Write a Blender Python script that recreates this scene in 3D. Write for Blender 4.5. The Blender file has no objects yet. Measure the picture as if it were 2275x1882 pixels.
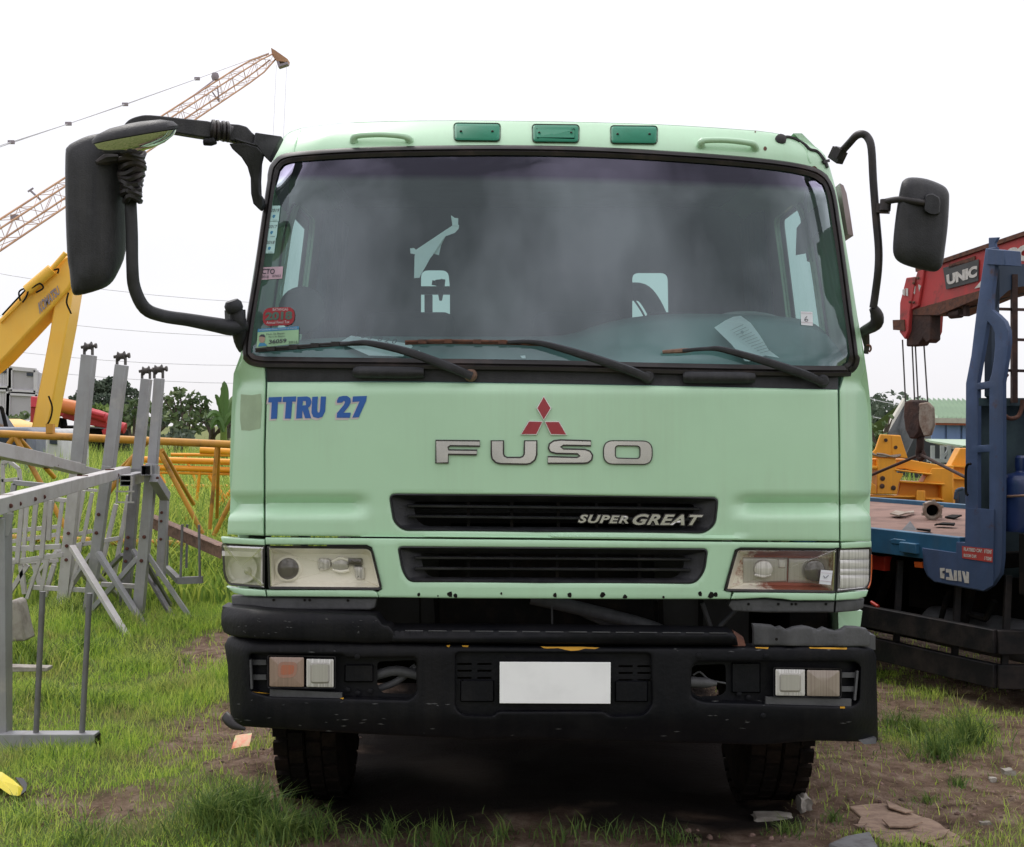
import bpy, bmesh, math, random
import numpy as np
from mathutils import Vector, Matrix
from mathutils.geometry import delaunay_2d_cdt
R = math.radians
random.seed(7); rng = np.random.default_rng(7)
scene = bpy.context.scene
C = scene.collection
# ---------------------------------------------------------------- camera
F, CX, CY, H = 2900.0, 1137.5, 941.0, 1.8
cam = bpy.data.cameras.new('camera'); co = bpy.data.objects.new('camera', cam); C.objects.link(co)
co.location = (0, 0, H); co.rotation_euler = (R(90), 0, 0)
cam.sensor_width = 36; cam.lens = 36*F/2275; cam.clip_start = .05; cam.clip_end = 3000
scene.camera = co
scene.render.resolution_x = 1024; scene.render.resolution_y = 847
# ---------------------------------------------------------------- sky and sun
SUN_EL, SUN_ROT = R(56), R(-35)
w = bpy.data.worlds.new('World'); scene.world = w; w.use_nodes = True
nt = w.node_tree; nt.nodes.clear()
N = nt.nodes.new; L = nt.links.new
out = N('ShaderNodeOutputWorld'); bg = N('ShaderNodeBackground'); bg.inputs[1].default_value = .12
sky = N('ShaderNodeTexSky'); sky.sky_type = 'NISHITA'; sky.sun_disc = False
sky.sun_elevation = SUN_EL; sky.sun_rotation = SUN_ROT
tc = N('ShaderNodeTexCoord'); sep = N('ShaderNodeSeparateXYZ'); L(tc.outputs['Generated'], sep.inputs[0])
# overcast cloud deck: brighter towards the zenith, cloud texture from noise
el = N('ShaderNodeMapRange'); el.inputs[1].default_value = -.02; el.inputs[2].default_value = .75
el.inputs[3].default_value = 6.15; el.inputs[4].default_value = 10.4; L(sep.outputs[2], el.inputs[0])
mp = N('ShaderNodeMapping'); mp.inputs['Scale'].default_value = (1.15, 1.15, 2.0); L(tc.outputs['Generated'], mp.inputs[0])
nz = N('ShaderNodeTexNoise'); nz.inputs['Scale'].default_value = 3.0; nz.inputs['Detail'].default_value = 5; nz.inputs['Roughness'].default_value = .55
L(mp.outputs[0], nz.inputs[0])
back = N('ShaderNodeMapRange'); back.inputs[1].default_value = .25; back.inputs[2].default_value = -.6   # heavier clouds in the half of the sky behind the photographer
back.inputs[3].default_value = 0; back.inputs[4].default_value = 1; L(sep.outputs[1], back.inputs[0])
cl = N('ShaderNodeMapRange'); cl.inputs[1].default_value = .4; cl.inputs[2].default_value = .66
cl.inputs[3].default_value = .42; cl.inputs[4].default_value = 1.5; L(nz.outputs[0], cl.inputs[0])
clf = N('ShaderNodeMapRange'); clf.inputs[1].default_value = .35; clf.inputs[2].default_value = .65
clf.inputs[3].default_value = .97; clf.inputs[4].default_value = 1.03; L(nz.outputs[0], clf.inputs[0])
mxf = N('ShaderNodeMix'); L(back.outputs[0], mxf.inputs[0]); L(clf.outputs[0], mxf.inputs[2]); L(cl.outputs[0], mxf.inputs[3])
mul = N('ShaderNodeMath'); mul.operation = 'MULTIPLY'; L(el.outputs[0], mul.inputs[0]); L(mxf.outputs[0], mul.inputs[1])
cc = N('ShaderNodeCombineXYZ')
for i, k in enumerate((1.0, .985, 1.03)):
    m = N('ShaderNodeMath'); m.operation = 'MULTIPLY'; m.inputs[1].default_value = k; L(mul.outputs[0], m.inputs[0]); L(m.outputs[0], cc.inputs[i])
mix = N('ShaderNodeMix'); mix.data_type = 'RGBA'; mix.inputs[0].default_value = .93
L(sky.outputs[0], mix.inputs[6]); L(cc.outputs[0], mix.inputs[7]); L(mix.outputs[2], bg.inputs[0]); L(bg.outputs[0], out.inputs[0])
sun = bpy.data.lights.new('sun', 'SUN'); sun.energy = 1.3; sun.angle = R(20); sun.color = (1, .96, .9)
so = bpy.data.objects.new('sun', sun); C.objects.link(so)
sd = Vector((math.sin(SUN_ROT)*math.cos(SUN_EL), math.cos(SUN_ROT)*math.cos(SUN_EL), math.sin(SUN_EL)))
so.rotation_euler = sd.to_track_quat('Z', 'Y').to_euler(); so.location = (0, 0, 30)
scene.view_settings.view_transform = 'Standard'; scene.view_settings.look = 'None'
scene.view_settings.exposure = 0.28; scene.view_settings.gamma = 1
# ---------------------------------------------------------------- helpers
def P(px, py, Y): return Vector(((px-CX)*Y/F, Y, H+(CY-py)*Y/F))
def lerp(a, b, t): return a+(b-a)*t
def interp(x, pts):
    if x <= pts[0][0]: return pts[0][1]
    for (a, u), (b, v) in zip(pts, pts[1:]):
        if x <= b: return u+(v-u)*(x-a)/(b-a)
    return pts[-1][1]
def sm(t): t = max(0., min(1., t)); return t*t*(3-2*t)
def S(r, g, b):
    f = lambda c: (c/255/12.92) if c/255 <= .04045 else ((c/255+.055)/1.055)**2.4
    return (f(r), f(g), f(b))

MATS = {}
def mat(name, col, rough=.5, metal=0., col2=None, nscale=6., nlo=.45, nhi=.65, bump=0., bscale=40., coat=0., rv=.1, spec=.5, stretch=(1, 1, 1),
        col3=None, n3=1.5, lo3=.6, hi3=.75, island=0., trans=0., streak=0., dust=(.3, .27, .2)):
    m = bpy.data.materials.new(name); m.use_nodes = True; t = m.node_tree
    b = t.nodes['Principled BSDF']; N = t.nodes.new; L = t.links.new
    g = N('ShaderNodeNewGeometry'); mp = N('ShaderNodeMapping'); mp.inputs['Scale'].default_value = stretch; L(g.outputs['Position'], mp.inputs[0])
    b.inputs['Roughness'].default_value = rough; b.inputs['Metallic'].default_value = metal
    b.inputs['Coat Weight'].default_value = coat; b.inputs['Coat Roughness'].default_value = .08
    b.inputs['Specular IOR Level'].default_value = spec
    c = (*col, 1); b.inputs['Base Color'].default_value = c
    n = N('ShaderNodeTexNoise'); n.inputs['Scale'].default_value = nscale; n.inputs['Detail'].default_value = 8; n.inputs['Roughness'].default_value = .62
    L(mp.outputs[0], n.inputs[0])
    src = None
    if col2 is None: col2 = tuple(x*.86 for x in col)
    mr = N('ShaderNodeMapRange'); mr.inputs[1].default_value = nlo; mr.inputs[2].default_value = nhi; L(n.outputs[0], mr.inputs[0])
    mx = N('ShaderNodeMix'); mx.data_type = 'RGBA'; mx.inputs[6].default_value = c; mx.inputs[7].default_value = (*col2, 1)
    L(mr.outputs[0], mx.inputs[0]); src = mx.outputs[2]
    if col3 is not None:
        n3n = N('ShaderNodeTexNoise'); n3n.inputs['Scale'].default_value = n3; n3n.inputs['Detail'].default_value = 10; n3n.inputs['Roughness'].default_value = .7
        off = N('ShaderNodeVectorMath'); off.inputs[1].default_value = (13.7, 4.1, 7.9); L(mp.outputs[0], off.inputs[0]); L(off.outputs[0], n3n.inputs[0])
        m3 = N('ShaderNodeMapRange'); m3.inputs[1].default_value = lo3; m3.inputs[2].default_value = hi3; L(n3n.outputs[0], m3.inputs[0])
        mx3 = N('ShaderNodeMix'); mx3.data_type = 'RGBA'; mx3.inputs[7].default_value = (*col3, 1); L(src, mx3.inputs[6]); L(m3.outputs[0], mx3.inputs[0]); src = mx3.outputs[2]
    if streak:
        mp2 = N('ShaderNodeMapping'); mp2.inputs['Scale'].default_value = (26, 8, 1.1); L(g.outputs['Position'], mp2.inputs[0])
        ns = N('ShaderNodeTexNoise'); ns.inputs['Scale'].default_value = 1; ns.inputs['Detail'].default_value = 9; ns.inputs['Roughness'].default_value = .7; L(mp2.outputs[0], ns.inputs[0])
        nl = N('ShaderNodeTexNoise'); nl.inputs['Scale'].default_value = 2.3; nl.inputs['Detail'].default_value = 7; L(g.outputs['Position'], nl.inputs[0])
        m4 = N('ShaderNodeMath'); m4.operation = 'MULTIPLY'; L(ns.outputs[0], m4.inputs[0]); L(nl.outputs[0], m4.inputs[1])
        m5 = N('ShaderNodeMapRange'); m5.inputs[1].default_value = .22; m5.inputs[2].default_value = .42; m5.inputs[4].default_value = streak; L(m4.outputs[0], m5.inputs[0])
        m6 = N('ShaderNodeMix'); m6.data_type = 'RGBA'; m6.inputs[7].default_value = (*dust, 1); L(src, m6.inputs[6]); L(m5.outputs[0], m6.inputs[0]); src = m6.outputs[2]
    if island:
        hv = N('ShaderNodeHueSaturation'); L(src, hv.inputs['Color'])
        r1 = N('ShaderNodeMapRange'); r1.inputs[3].default_value = 1-island; r1.inputs[4].default_value = 1+island; L(g.outputs['Random Per Island'], r1.inputs[0])
        r2 = N('ShaderNodeMapRange'); r2.inputs[3].default_value = .5+.03*island; r2.inputs[4].default_value = .5-.09*island; L(g.outputs['Random Per Island'], r2.inputs[0])
        L(r1.outputs[0], hv.inputs['Value']); L(r2.outputs[0], hv.inputs['Hue']); src = hv.outputs[0]
    L(src, b.inputs['Base Color'])
    if rv:
        r = N('ShaderNodeMapRange'); r.inputs[3].default_value = max(.02, rough-rv); r.inputs[4].default_value = min(1, rough+rv); L(n.outputs[0], r.inputs[0]); L(r.outputs[0], b.inputs['Roughness'])
    if bump:
        nb = N('ShaderNodeTexNoise'); nb.inputs['Scale'].default_value = bscale; nb.inputs['Detail'].default_value = 6; L(g.outputs['Position'], nb.inputs[0])
        bp = N('ShaderNodeBump'); bp.inputs['Strength'].default_value = min(1, bump*20 if bump < .05 else bump); bp.inputs['Distance'].default_value = .01; L(nb.outputs[0], bp.inputs['Height']); L(bp.outputs[0], b.inputs['Normal'])
    if trans:
        o = t.nodes['Material Output']; tr = N('ShaderNodeBsdfTranslucent'); L(src, tr.inputs[0]); ms = N('ShaderNodeMixShader'); ms.inputs[0].default_value = trans
        L(b.outputs[0], ms.inputs[1]); L(tr.outputs[0], ms.inputs[2]); L(ms.outputs[0], o.inputs[0])
    MATS[name] = m; return m
def glass(name, tint, refl=1.0, rough=.02, band=None, gcol=(1, 1, 1)):
    m = bpy.data.materials.new(name); m.use_nodes = True; t = m.node_tree; t.nodes.clear(); N = t.nodes.new; L = t.links.new
    o = N('ShaderNodeOutputMaterial'); tr = N('ShaderNodeBsdfTransparent'); gl = N('ShaderNodeBsdfGlossy'); gl.inputs['Roughness'].default_value = rough
    gl.inputs[0].default_value = (*gcol, 1)
    fr = N('ShaderNodeFresnel'); fr.inputs[0].default_value = 1.52
    k = N('ShaderNodeMath'); k.operation = 'MULTIPLY'; k.inputs[1].default_value = 2*refl; L(fr.outputs[0], k.inputs[0]); k.use_clamp = True
    tr.inputs[0].default_value = (*tint, 1)
    dust = N('ShaderNodeBsdfDiffuse'); dust.inputs[0].default_value = (.3, .39, .4, 1); bandout = None
    if band:
        g = N('ShaderNodeNewGeometry'); s = N('ShaderNodeSeparateXYZ'); L(g.outputs['Position'], s.inputs[0])
        x2 = N('ShaderNodeMath'); x2.operation = 'MULTIPLY_ADD'; x2.inputs[1].default_value = band[4]; L(s.outputs[0], x2.inputs[0]); L(s.outputs[2], x2.inputs[2])
        mr = N('ShaderNodeMapRange'); mr.inputs[1].default_value = band[0]; mr.inputs[2].default_value = band[1]; L(x2.outputs[0], mr.inputs[0])
        mx = N('ShaderNodeMix'); mx.data_type = 'RGBA'; mx.inputs[6].default_value = (*tint, 1); mx.inputs[7].default_value = (*band[2], 1); L(mr.outputs[0], mx.inputs[0]); L(mx.outputs[2], tr.inputs[0]); bandout = mr.outputs[0]
        mg = N('ShaderNodeMix'); mg.data_type = 'RGBA'; mg.inputs[6].default_value = (*gcol, 1); mg.inputs[7].default_value = (.62, .58, .78, 1); L(mr.outputs[0], mg.inputs[0]); L(mg.outputs[2], gl.inputs[0])
    ms = N('ShaderNodeMixShader'); L(k.outputs[0], ms.inputs[0]); L(tr.outputs[0], ms.inputs[1]); L(gl.outputs[0], ms.inputs[2])
    md = N('ShaderNodeMixShader'); n = N('ShaderNodeTexNoise'); n.inputs['Scale'].default_value = 2.5; n.inputs['Detail'].default_value = 6
    g2 = N('ShaderNodeNewGeometry'); L(g2.outputs['Position'], n.inputs[0])
    mr = N('ShaderNodeMapRange'); mr.inputs[1].default_value = .35; mr.inputs[2].default_value = .75; mr.inputs[3].default_value = .004; mr.inputs[4].default_value = .03; L(n.outputs[0], mr.inputs[0])
    dsrc = mr.outputs[0]
    if bandout is not None:
        mr.inputs[3].default_value = .05; mr.inputs[4].default_value = .14  # below the tint band the dust film also paints in pale cab haze
        inv = N('ShaderNodeMath'); inv.operation = 'MULTIPLY_ADD'; inv.inputs[1].default_value = -.85; inv.inputs[2].default_value = 1; L(bandout, inv.inputs[0]); mm = N('ShaderNodeMath'); mm.operation = 'MULTIPLY'; L(inv.outputs[0], mm.inputs[0]); L(mr.outputs[0], mm.inputs[1]); dsrc = mm.outputs[0]
    L(dsrc, md.inputs[0]); L(ms.outputs[0], md.inputs[1]); L(dust.outputs[0], md.inputs[2]); L(md.outputs[0], o.inputs[0])
    MATS[name] = m; return m

SPLIT = {'bolts': 'bolt', 'pressings': 'pressing', 'fog_lamp_fins': 'fog_lamp_fin', 'cab_mount': 'cab_mount_bracket', 'hydraulic_hose': 'hose', 'hoses': 'hose', 'bolt_holes': 'bolt_hole', 'screws': 'screw',
         'radiator_guard': 'radiator_bar', 'guard_bracket': 'bracket', 'cable_sockets': 'cable_socket', 'coolant_hose': 'hose', 'boom_bolts': 'boom_bolt', 'posts': 'post', 'pipes': 'pipe', 'holes': 'hole', 'flange_lug': 'lug',
         'ribbed_bands': 'ribbed_band', 'rust_spots': 'rust_spot', 'paint_chips': 'paint_chip', 'yellow_paint': 'yellow_paint_chip', 'grid_bars': 'grid_bar', 'ram': 'ram_tube', 'fuel_tank': 'tank', 'wire_rope_set': 'wire_rope', 'pendant_cables': 'pendant_cable',
         'boom_chords': 'boom_chord', 'boom_fittings': 'boom_fitting', 'shade_boxes': 'shade_box', 'curtain': 'curtain_fold', 'wheel_arch': 'wheel_housing', 'step_tread': 'tread_rib', 'head_stickers': 'head_sticker', 'boom_letters_': 'x', 'bumper_end': 'bumper_end_piece'}
class MB:
    def __init__(s): s.v = []; s.f = []; s.mi = []; s.m = 0; s.fl = []; s.flat = False
    def add(s, vs, fs):
        o = len(s.v); s.v += [tuple(v) for v in vs]
        for f in fs: s.f.append(tuple(i+o for i in f)); s.mi.append(s.m)
    def box(s, c, d, rot=None):
        c = Vector(c); M = rot or Matrix.Identity(3)
        vs = [c+M@Vector((x*d[0]/2, y*d[1]/2, z*d[2]/2)) for x in (-1, 1) for y in (-1, 1) for z in (-1, 1)]
        s.add(vs, [(0, 1, 3, 2), (4, 6, 7, 5), (0, 4, 5, 1), (2, 3, 7, 6), (0, 2, 6, 4), (1, 5, 7, 3)])
    def beam(s, a, b, w, h=None, up=Vector((0, 0, 1)), w2=None):
        a = Vector(a); b = Vector(b); h = h or w; d = (b-a).normalized()
        if abs(d.dot(up)) > .97: up = Vector((0, 1, 0))
        x = d.cross(up).normalized(); y = x.cross(d); k = (w2/w) if w2 else 1
        vs = [a+x*w/2*i+y*h/2*j for i, j in ((-1, -1), (1, -1), (1, 1), (-1, 1))]+[b+x*w/2*k*i+y*h/2*k*j for i, j in ((-1, -1), (1, -1), (1, 1), (-1, 1))]
        s.add(vs, [(3, 2, 1, 0), (4, 5, 6, 7), (0, 1, 5, 4), (1, 2, 6, 5), (2, 3, 7, 6), (3, 0, 4, 7)])
    def tube(s, pts, r, n=12, caps=True, sub=0, flat=1., closed=False):
        pts = [Vector(p) for p in pts]
        rs = list(r) if isinstance(r, (list, tuple)) else [r]*len(pts)
        if sub and len(pts) > 2:
            q = []; rr = []
            m = len(pts)
            rngi = range(m if closed else m-1)
            for i in rngi:
                if closed: p0, p1, p2, p3 = pts[(i-1) % m], pts[i], pts[(i+1) % m], pts[(i+2) % m]
                else: p1, p2 = pts[i], pts[i+1]; p0 = pts[i-1] if i else p1*2-p2; p3 = pts[i+2] if i+2 < m else p2*2-p1
                for k in range(sub):
                    t = k/sub
                    q.append(.5*((2*p1)+(p2-p0)*t+(2*p0-5*p1+4*p2-p3)*t*t+(3*p1-p0-3*p2+p3)*t**3)); rr.append(lerp(rs[i], rs[(i+1) % m], t))
            if not closed: q.append(pts[-1]); rr.append(rs[-1])
            pts, rs = q, rr
        m = len(pts); ref = None; vs = []
        for i, p in enumerate(pts):
            if closed: d = (pts[(i+1) % m]-pts[i-1]).normalized()
            else: d = (pts[min(i+1, m-1)]-pts[max(i-1, 0)]).normalized()
            if ref is None:
                ref = d.cross(Vector((0, 1, 0)))
                if ref.length < .1: ref = d.cross(Vector((1, 0, 0)))
            ref = (ref-d*ref.dot(d)).normalized(); y = d.cross(ref)
            for k in range(n):
                a = 2*math.pi*k/n; vs.append(p+(ref*math.cos(a)+y*math.sin(a)*flat)*rs[i])
        fs = []
        for i in range(m if closed else m-1):
            j = (i+1) % m
            for k in range(n): fs.append((i*n+k, i*n+(k+1) % n, j*n+(k+1) % n, j*n+k))
        if caps and not closed: fs += [tuple(range(n))[::-1], tuple((m-1)*n+k for k in range(n))]
        s.add(vs, fs)
    def lathe(s, prof, c, axis=(0, 0, 1), n=24):
        c = Vector(c); q = Vector((0, 0, 1)).rotation_difference(Vector(axis).normalized()); vs = []
        for r, z in prof:
            for k in range(n):
                a = 2*math.pi*k/n; vs.append(c+q@Vector((r*math.cos(a), r*math.sin(a), z)))
        fs = [(i*n+k, i*n+(k+1) % n, (i+1)*n+(k+1) % n, (i+1)*n+k) for i in range(len(prof)-1) for k in range(n)]
        fs += [tuple(range(n))[::-1], tuple((len(prof)-1)*n+k for k in range(n))]
        s.add(vs, fs)
    def prism(s, pts, vec):
        n = len(pts); vec = Vector(vec); a = [Vector(p) for p in pts]
        s.add(a+[p+vec for p in a], [tuple(range(n)), tuple(range(2*n-1, n-1, -1))]+[(i, (i+1) % n, n+(i+1) % n, n+i) for i in range(n)])
    def rings(s, loops, cap0=True, cap1=True, fan=False):
        n = len(loops[0]); vs = [p for l in loops for p in l]
        fs = [(i*n+k, i*n+(k+1) % n, (i+1)*n+(k+1) % n, (i+1)*n+k) for i in range(len(loops)-1) for k in range(n)]
        if cap0: fs.append(tuple(range(n))[::-1])
        if cap1 and fan:
            c = Vector((0, 0, 0))
            for p in loops[-1]: c += Vector(p)
            vs.append(c/n); o = (len(loops)-1)*n; fs += [(o+k, o+(k+1) % n, len(loops)*n) for k in range(n)]
        elif cap1: fs.append(tuple((len(loops)-1)*n+k for k in range(n)))
        s.add(vs, fs)
    def islands(s):
        par = list(range(len(s.v)))
        def find(i):
            while par[i] != i: par[i] = par[par[i]]; i = par[i]
            return i
        for f in s.f:
            for i in f[1:]:
                a, b_ = find(f[0]), find(i)
                if a != b_: par[a] = b_
        gr = {}
        for k, f in enumerate(s.f): gr.setdefault(find(f[0]), []).append(k)
        out = []
        for ks in gr.values():
            m = MB(); ids = {}
            for k in ks:
                for i in s.f[k]:
                    if i not in ids: ids[i] = len(m.v); m.v.append(s.v[i])
                m.f.append(tuple(ids[i] for i in s.f[k])); m.mi.append(s.mi[k])
            out.append(m)
        return out
    def build(s, name, mats, parent=None, bevel=0, sharp=38, recalc=True, wn=False):
        if name in SPLIT and parent is not None:
            o = None
            for m in s.islands(): o = m.build(SPLIT[name], mats, parent, bevel, sharp, recalc)
            return o
        me = bpy.data.meshes.new(name)
        off = Vector((0, 0, 0))
        if parent is None and s.v:
            a = np.array(s.v); off = Vector(((a[:, 0].min()+a[:, 0].max())/2, (a[:, 1].min()+a[:, 1].max())/2, a[:, 2].min()))
        me.from_pydata([tuple(Vector(v)-off) for v in s.v], [], s.f)
        if not isinstance(mats, (list, tuple)): mats = [mats]
        for m in mats: me.materials.append(MATS[m] if isinstance(m, str) else m)
        if len(mats) > 1: me.polygons.foreach_set('material_index', s.mi)
        if recalc:
            bm = bmesh.new(); bm.from_mesh(me); bmesh.ops.recalc_face_normals(bm, faces=bm.faces); bm.to_mesh(me); bm.free()
        me.polygons.foreach_set('use_smooth', [True]*len(me.polygons)); me.set_sharp_from_angle(angle=R(sharp))
        o = bpy.data.objects.new(name, me); C.objects.link(o)
        if parent is not None: put(o, parent)
        else: o.location = off
        if bevel:
            b = o.modifiers.new('bevel', 'BEVEL'); b.width = bevel; b.segments = 2; b.limit_method = 'ANGLE'; b.angle_limit = R(40); b.harden_normals = False
        return o
WORLD = {}
def put(o, parent):
    o.parent = parent; WORLD.setdefault(parent.name, Vector((0, 0, 0)))
    o.location = -WPOS(parent)
def WPOS(o):
    v = Vector(o.location); p = o.parent
    while p is not None: v += Vector(p.location); p = p.parent
    return v
def thing(name, label, cat, loc=(0, 0, 0), group=None):
    o = bpy.data.objects.new(name, None); o.empty_display_size = .2; C.objects.link(o); o.location = loc; return tag(o, label, cat, group)
def tag(o, label, cat, group=None, kind=None):
    o['label'] = label; o['category'] = cat
    if group: o['group'] = group
    if kind: o['kind'] = kind
    return o
def structure(o, label=None):
    o['kind'] = 'structure'
    if label: o['label'] = label
    return o

def resample(poly, step):
    q = []
    n = len(poly)
    for i in range(n):
        a, b = np.array(poly[i], float), np.array(poly[(i+1) % n], float); k = max(1, int(round(np.linalg.norm(b-a)/step)))
        for j in range(k): q.append(a+(b-a)*j/k)
    return np.array(q)
def inpoly(pts, poly):
    x, y = pts[:, 0], pts[:, 1]; r = np.zeros(len(pts), bool); n = len(poly)
    for i in range(n):
        x1, y1 = poly[i]; x2, y2 = poly[(i+1) % n]
        if y1 == y2: continue
        c = ((y1 > y) != (y2 > y)) & (x < (x2-x1)*(y-y1)/(y2-y1)+x1); r ^= c
    return r
def area(p): p = np.array(p); return .5*np.sum(p[:, 0]*np.roll(p[:, 1], -1)-np.roll(p[:, 0], -1)*p[:, 1])
def inset(poly, d):
    poly = np.asarray(poly, float)
    if area(poly) < 0: d = -d
    a = np.roll(poly, 1, 0); b = np.roll(poly, -1, 0); t = b-a; t /= np.linalg.norm(t, axis=1)[:, None]+1e-9
    return poly+np.stack([-t[:, 1], t[:, 0]], 1)*d
def rounded(pts, r, n=5):
    """round polygon corners; r a number or one per corner"""
    out = []; m = len(pts)
    for i in range(m):
        p = np.array(pts[i], float); a = np.array(pts[i-1], float)-p; b = np.array(pts[(i+1) % m], float)-p
        rr = r[i] if isinstance(r, (list, tuple)) else r
        k = min(rr, np.linalg.norm(a)*.45, np.linalg.norm(b)*.45)
        p0 = p+a/np.linalg.norm(a)*k; p1 = p+b/np.linalg.norm(b)*k
        if rr <= 0: out.append(tuple(p)); continue
        for j in range(n+1):
            t = j/n; out.append(tuple((1-t)**2*p0+2*t*(1-t)*p+t*t*p1))
    return out
def spline(pts, sub=4, closed=False):
    m = MB(); m.tube([(x, 0, y) for x, y in pts], .001, n=3, sub=sub, caps=False, closed=closed)
    v = np.array(m.v).reshape(-1, 3, 3).mean(1); return [(a[0], a[2]) for a in v]
def panel(mb, outer, mapf, holes=(), step=14, rim=0, rd=0, thick=(0, .02, 0), estep=None):
    """triangulated sheet over a 2-D outline; mapf(u, v, back) gives the 3-D point pushed in by back"""
    es = estep or step
    loops = [resample(outer, es)]+[resample(h, es) for h in holes]
    V = []; E = []; push = []
    def addloop(l, p):
        o = len(V); n = len(l); V.extend(map(tuple, l)); push.extend([p]*n); E.extend([(o+i, o+(i+1) % n) for i in range(n)])
    for li, l in enumerate(loops):
        addloop(l, rd)
        if rim:
            sgn = 1 if li == 0 else -1
            addloop(inset(l, sgn*rim*.35), rd*.25); addloop(inset(l, sgn*rim), 0)
    nb = [len(l) for l in loops]
    mn = loops[0].min(0); mxx = loops[0].max(0)
    gx, gy = np.meshgrid(np.arange(mn[0]+step*.5, mxx[0], step), np.arange(mn[1]+step*.5, mxx[1], step)); G = np.stack([gx.ravel(), gy.ravel()], 1)
    ok = inpoly(G, loops[0])
    for h in loops[1:]: ok &= ~inpoly(G, h)
    G = G[ok]
    B = np.concatenate(loops)
    if len(G):
        d = np.full(len(G), 1e9)
        for i in range(0, len(B), 200): d = np.minimum(d, np.sqrt(((G[:, None]-B[None, i:i+200])**2).sum(2)).min(1))
        G = G[d > max(step*.55, rim*1.25)]
    V.extend(map(tuple, G)); push.extend([0]*len(G))
    vv, ee, ff, ov, oe, of = delaunay_2d_cdt([Vector(p) for p in V], E, [], 0, 1e-5)
    cen = np.array([[sum(vv[i].x for i in f)/3, sum(vv[i].y for i in f)/3] for f in ff])
    keep = inpoly(cen, loops[0])
    for h in loops[1:]: keep &= ~inpoly(cen, h)
    pp = [(push[o[0]] if o else 0) for o in ov]
    pts = [Vector(mapf(vv[i].x, vv[i].y, pp[i])) for i in range(len(vv))]
    fs = [f for f, k in zip(ff, keep) if k]
    mb.add(pts, fs)
    # side walls
    cnt = {}
    for f in fs:
        for i in range(len(f)):
            e = (f[i], f[(i+1) % len(f)]); key = tuple(sorted(e)); cnt[key] = cnt.get(key, []) + [e]
    bd = [v[0] for v in cnt.values() if len(v) == 1]
    tv = Vector(thick) if not callable(thick) else None
    ids = {}; nv = []
    for a, b in bd:
        for i in (a, b):
            if i not in ids: ids[i] = len(nv); nv.append(i)
    base = [pts[i] for i in nv]; bk = [p+(tv if tv is not None else thick(p)) for p in base]
    n = len(base); mb.add(base+bk, [(ids[b], ids[a], ids[a]+n, ids[b]+n) for a, b in bd])

def text_data(body, offset=0., shear=0., space=1.):
    c = bpy.data.curves.new('t', 'FONT'); c.body = body; c.offset = offset; c.shear = shear; c.extrude = .05; c.space_character = space; c.resolution_u = 4
    o = bpy.data.objects.new('t', c); C.objects.link(o); dg = bpy.context.evaluated_depsgraph_get()
    me = bpy.data.meshes.new_from_object(o.evaluated_get(dg)); v = np.array([x.co[:] for x in me.vertices]); f = [tuple(p.vertices) for p in me.polygons]
    bpy.data.objects.remove(o); bpy.data.curves.remove(c); bpy.data.meshes.remove(me)
    v -= v.min(0); v[:, 0] /= v[:, 0].max(); v[:, 1] /= v[:, 1].max(); v[:, 2] /= v[:, 2].max()
    return v, f
def text(mb, body, quad, surf, depth=.002, lift=.002, **k):
    """quad: tl, tr, br, bl in pixels; surf(px, py) a 3-D point; letters rise towards the camera side"""
    v, f = text_data(body, **k); tl, tr, br, bl = [np.array(q, float) for q in quad]; out = []
    for u, t, d in v:
        p = (tl*(1-u)+tr*u)*t+(bl*(1-u)+br*u)*(1-t); q = surf(p[0], p[1]); out.append(q+Vector((0, -1, 0))*(lift+depth*d))
    mb.add(out, f)
# ---------------------------------------------------------------- ground
def vnoise(x, y, s, seed=0):
    x = np.asarray(x, float)/s; y = np.asarray(y, float)/s; xi = np.floor(x).astype(int); yi = np.floor(y).astype(int); fx = x-xi; fy = y-yi
    def h(i, j): v = np.sin(i*127.1+j*311.7+seed*74.7)*43758.5453; return v-np.floor(v)
    fx = fx*fx*(3-2*fx); fy = fy*fy*(3-2*fy)
    return (h(xi, yi)*(1-fx)+h(xi+1, yi)*fx)*(1-fy)+(h(xi, yi+1)*(1-fx)+h(xi+1, yi+1)*fx)*fy
def bump_(x, y, cx, cy, rx, ry): return np.exp(-(((x-cx)/rx)**2+((y-cy)/ry)**2))
def gh(x, y):
    x = np.asarray(x, float); y = np.asarray(y, float)
    near = np.clip((40-y)/20, 0, 1)
    z = near*(.07*(vnoise(x, y, 1.3, 1)-.5)+.05*(vnoise(x, y, .45, 2)-.5)+.03*(vnoise(x, y, .16, 3)-.5))
    z += .09*bump_(x, y, -1.25, 6.6, .35, .5)+.10*bump_(x, y, 1.62, 6.5, .28, .5)+.06*bump_(x, y, .2, 5.9, .6, .4)-.04*bump_(x, y, 1.2, 6.3, .3, .5)-.04*bump_(x, y, -.92, 6.3, .3, .5)
    z += .05*bump_(x, y, 2.9, 7.3, .4, .5)
    return z
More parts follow.
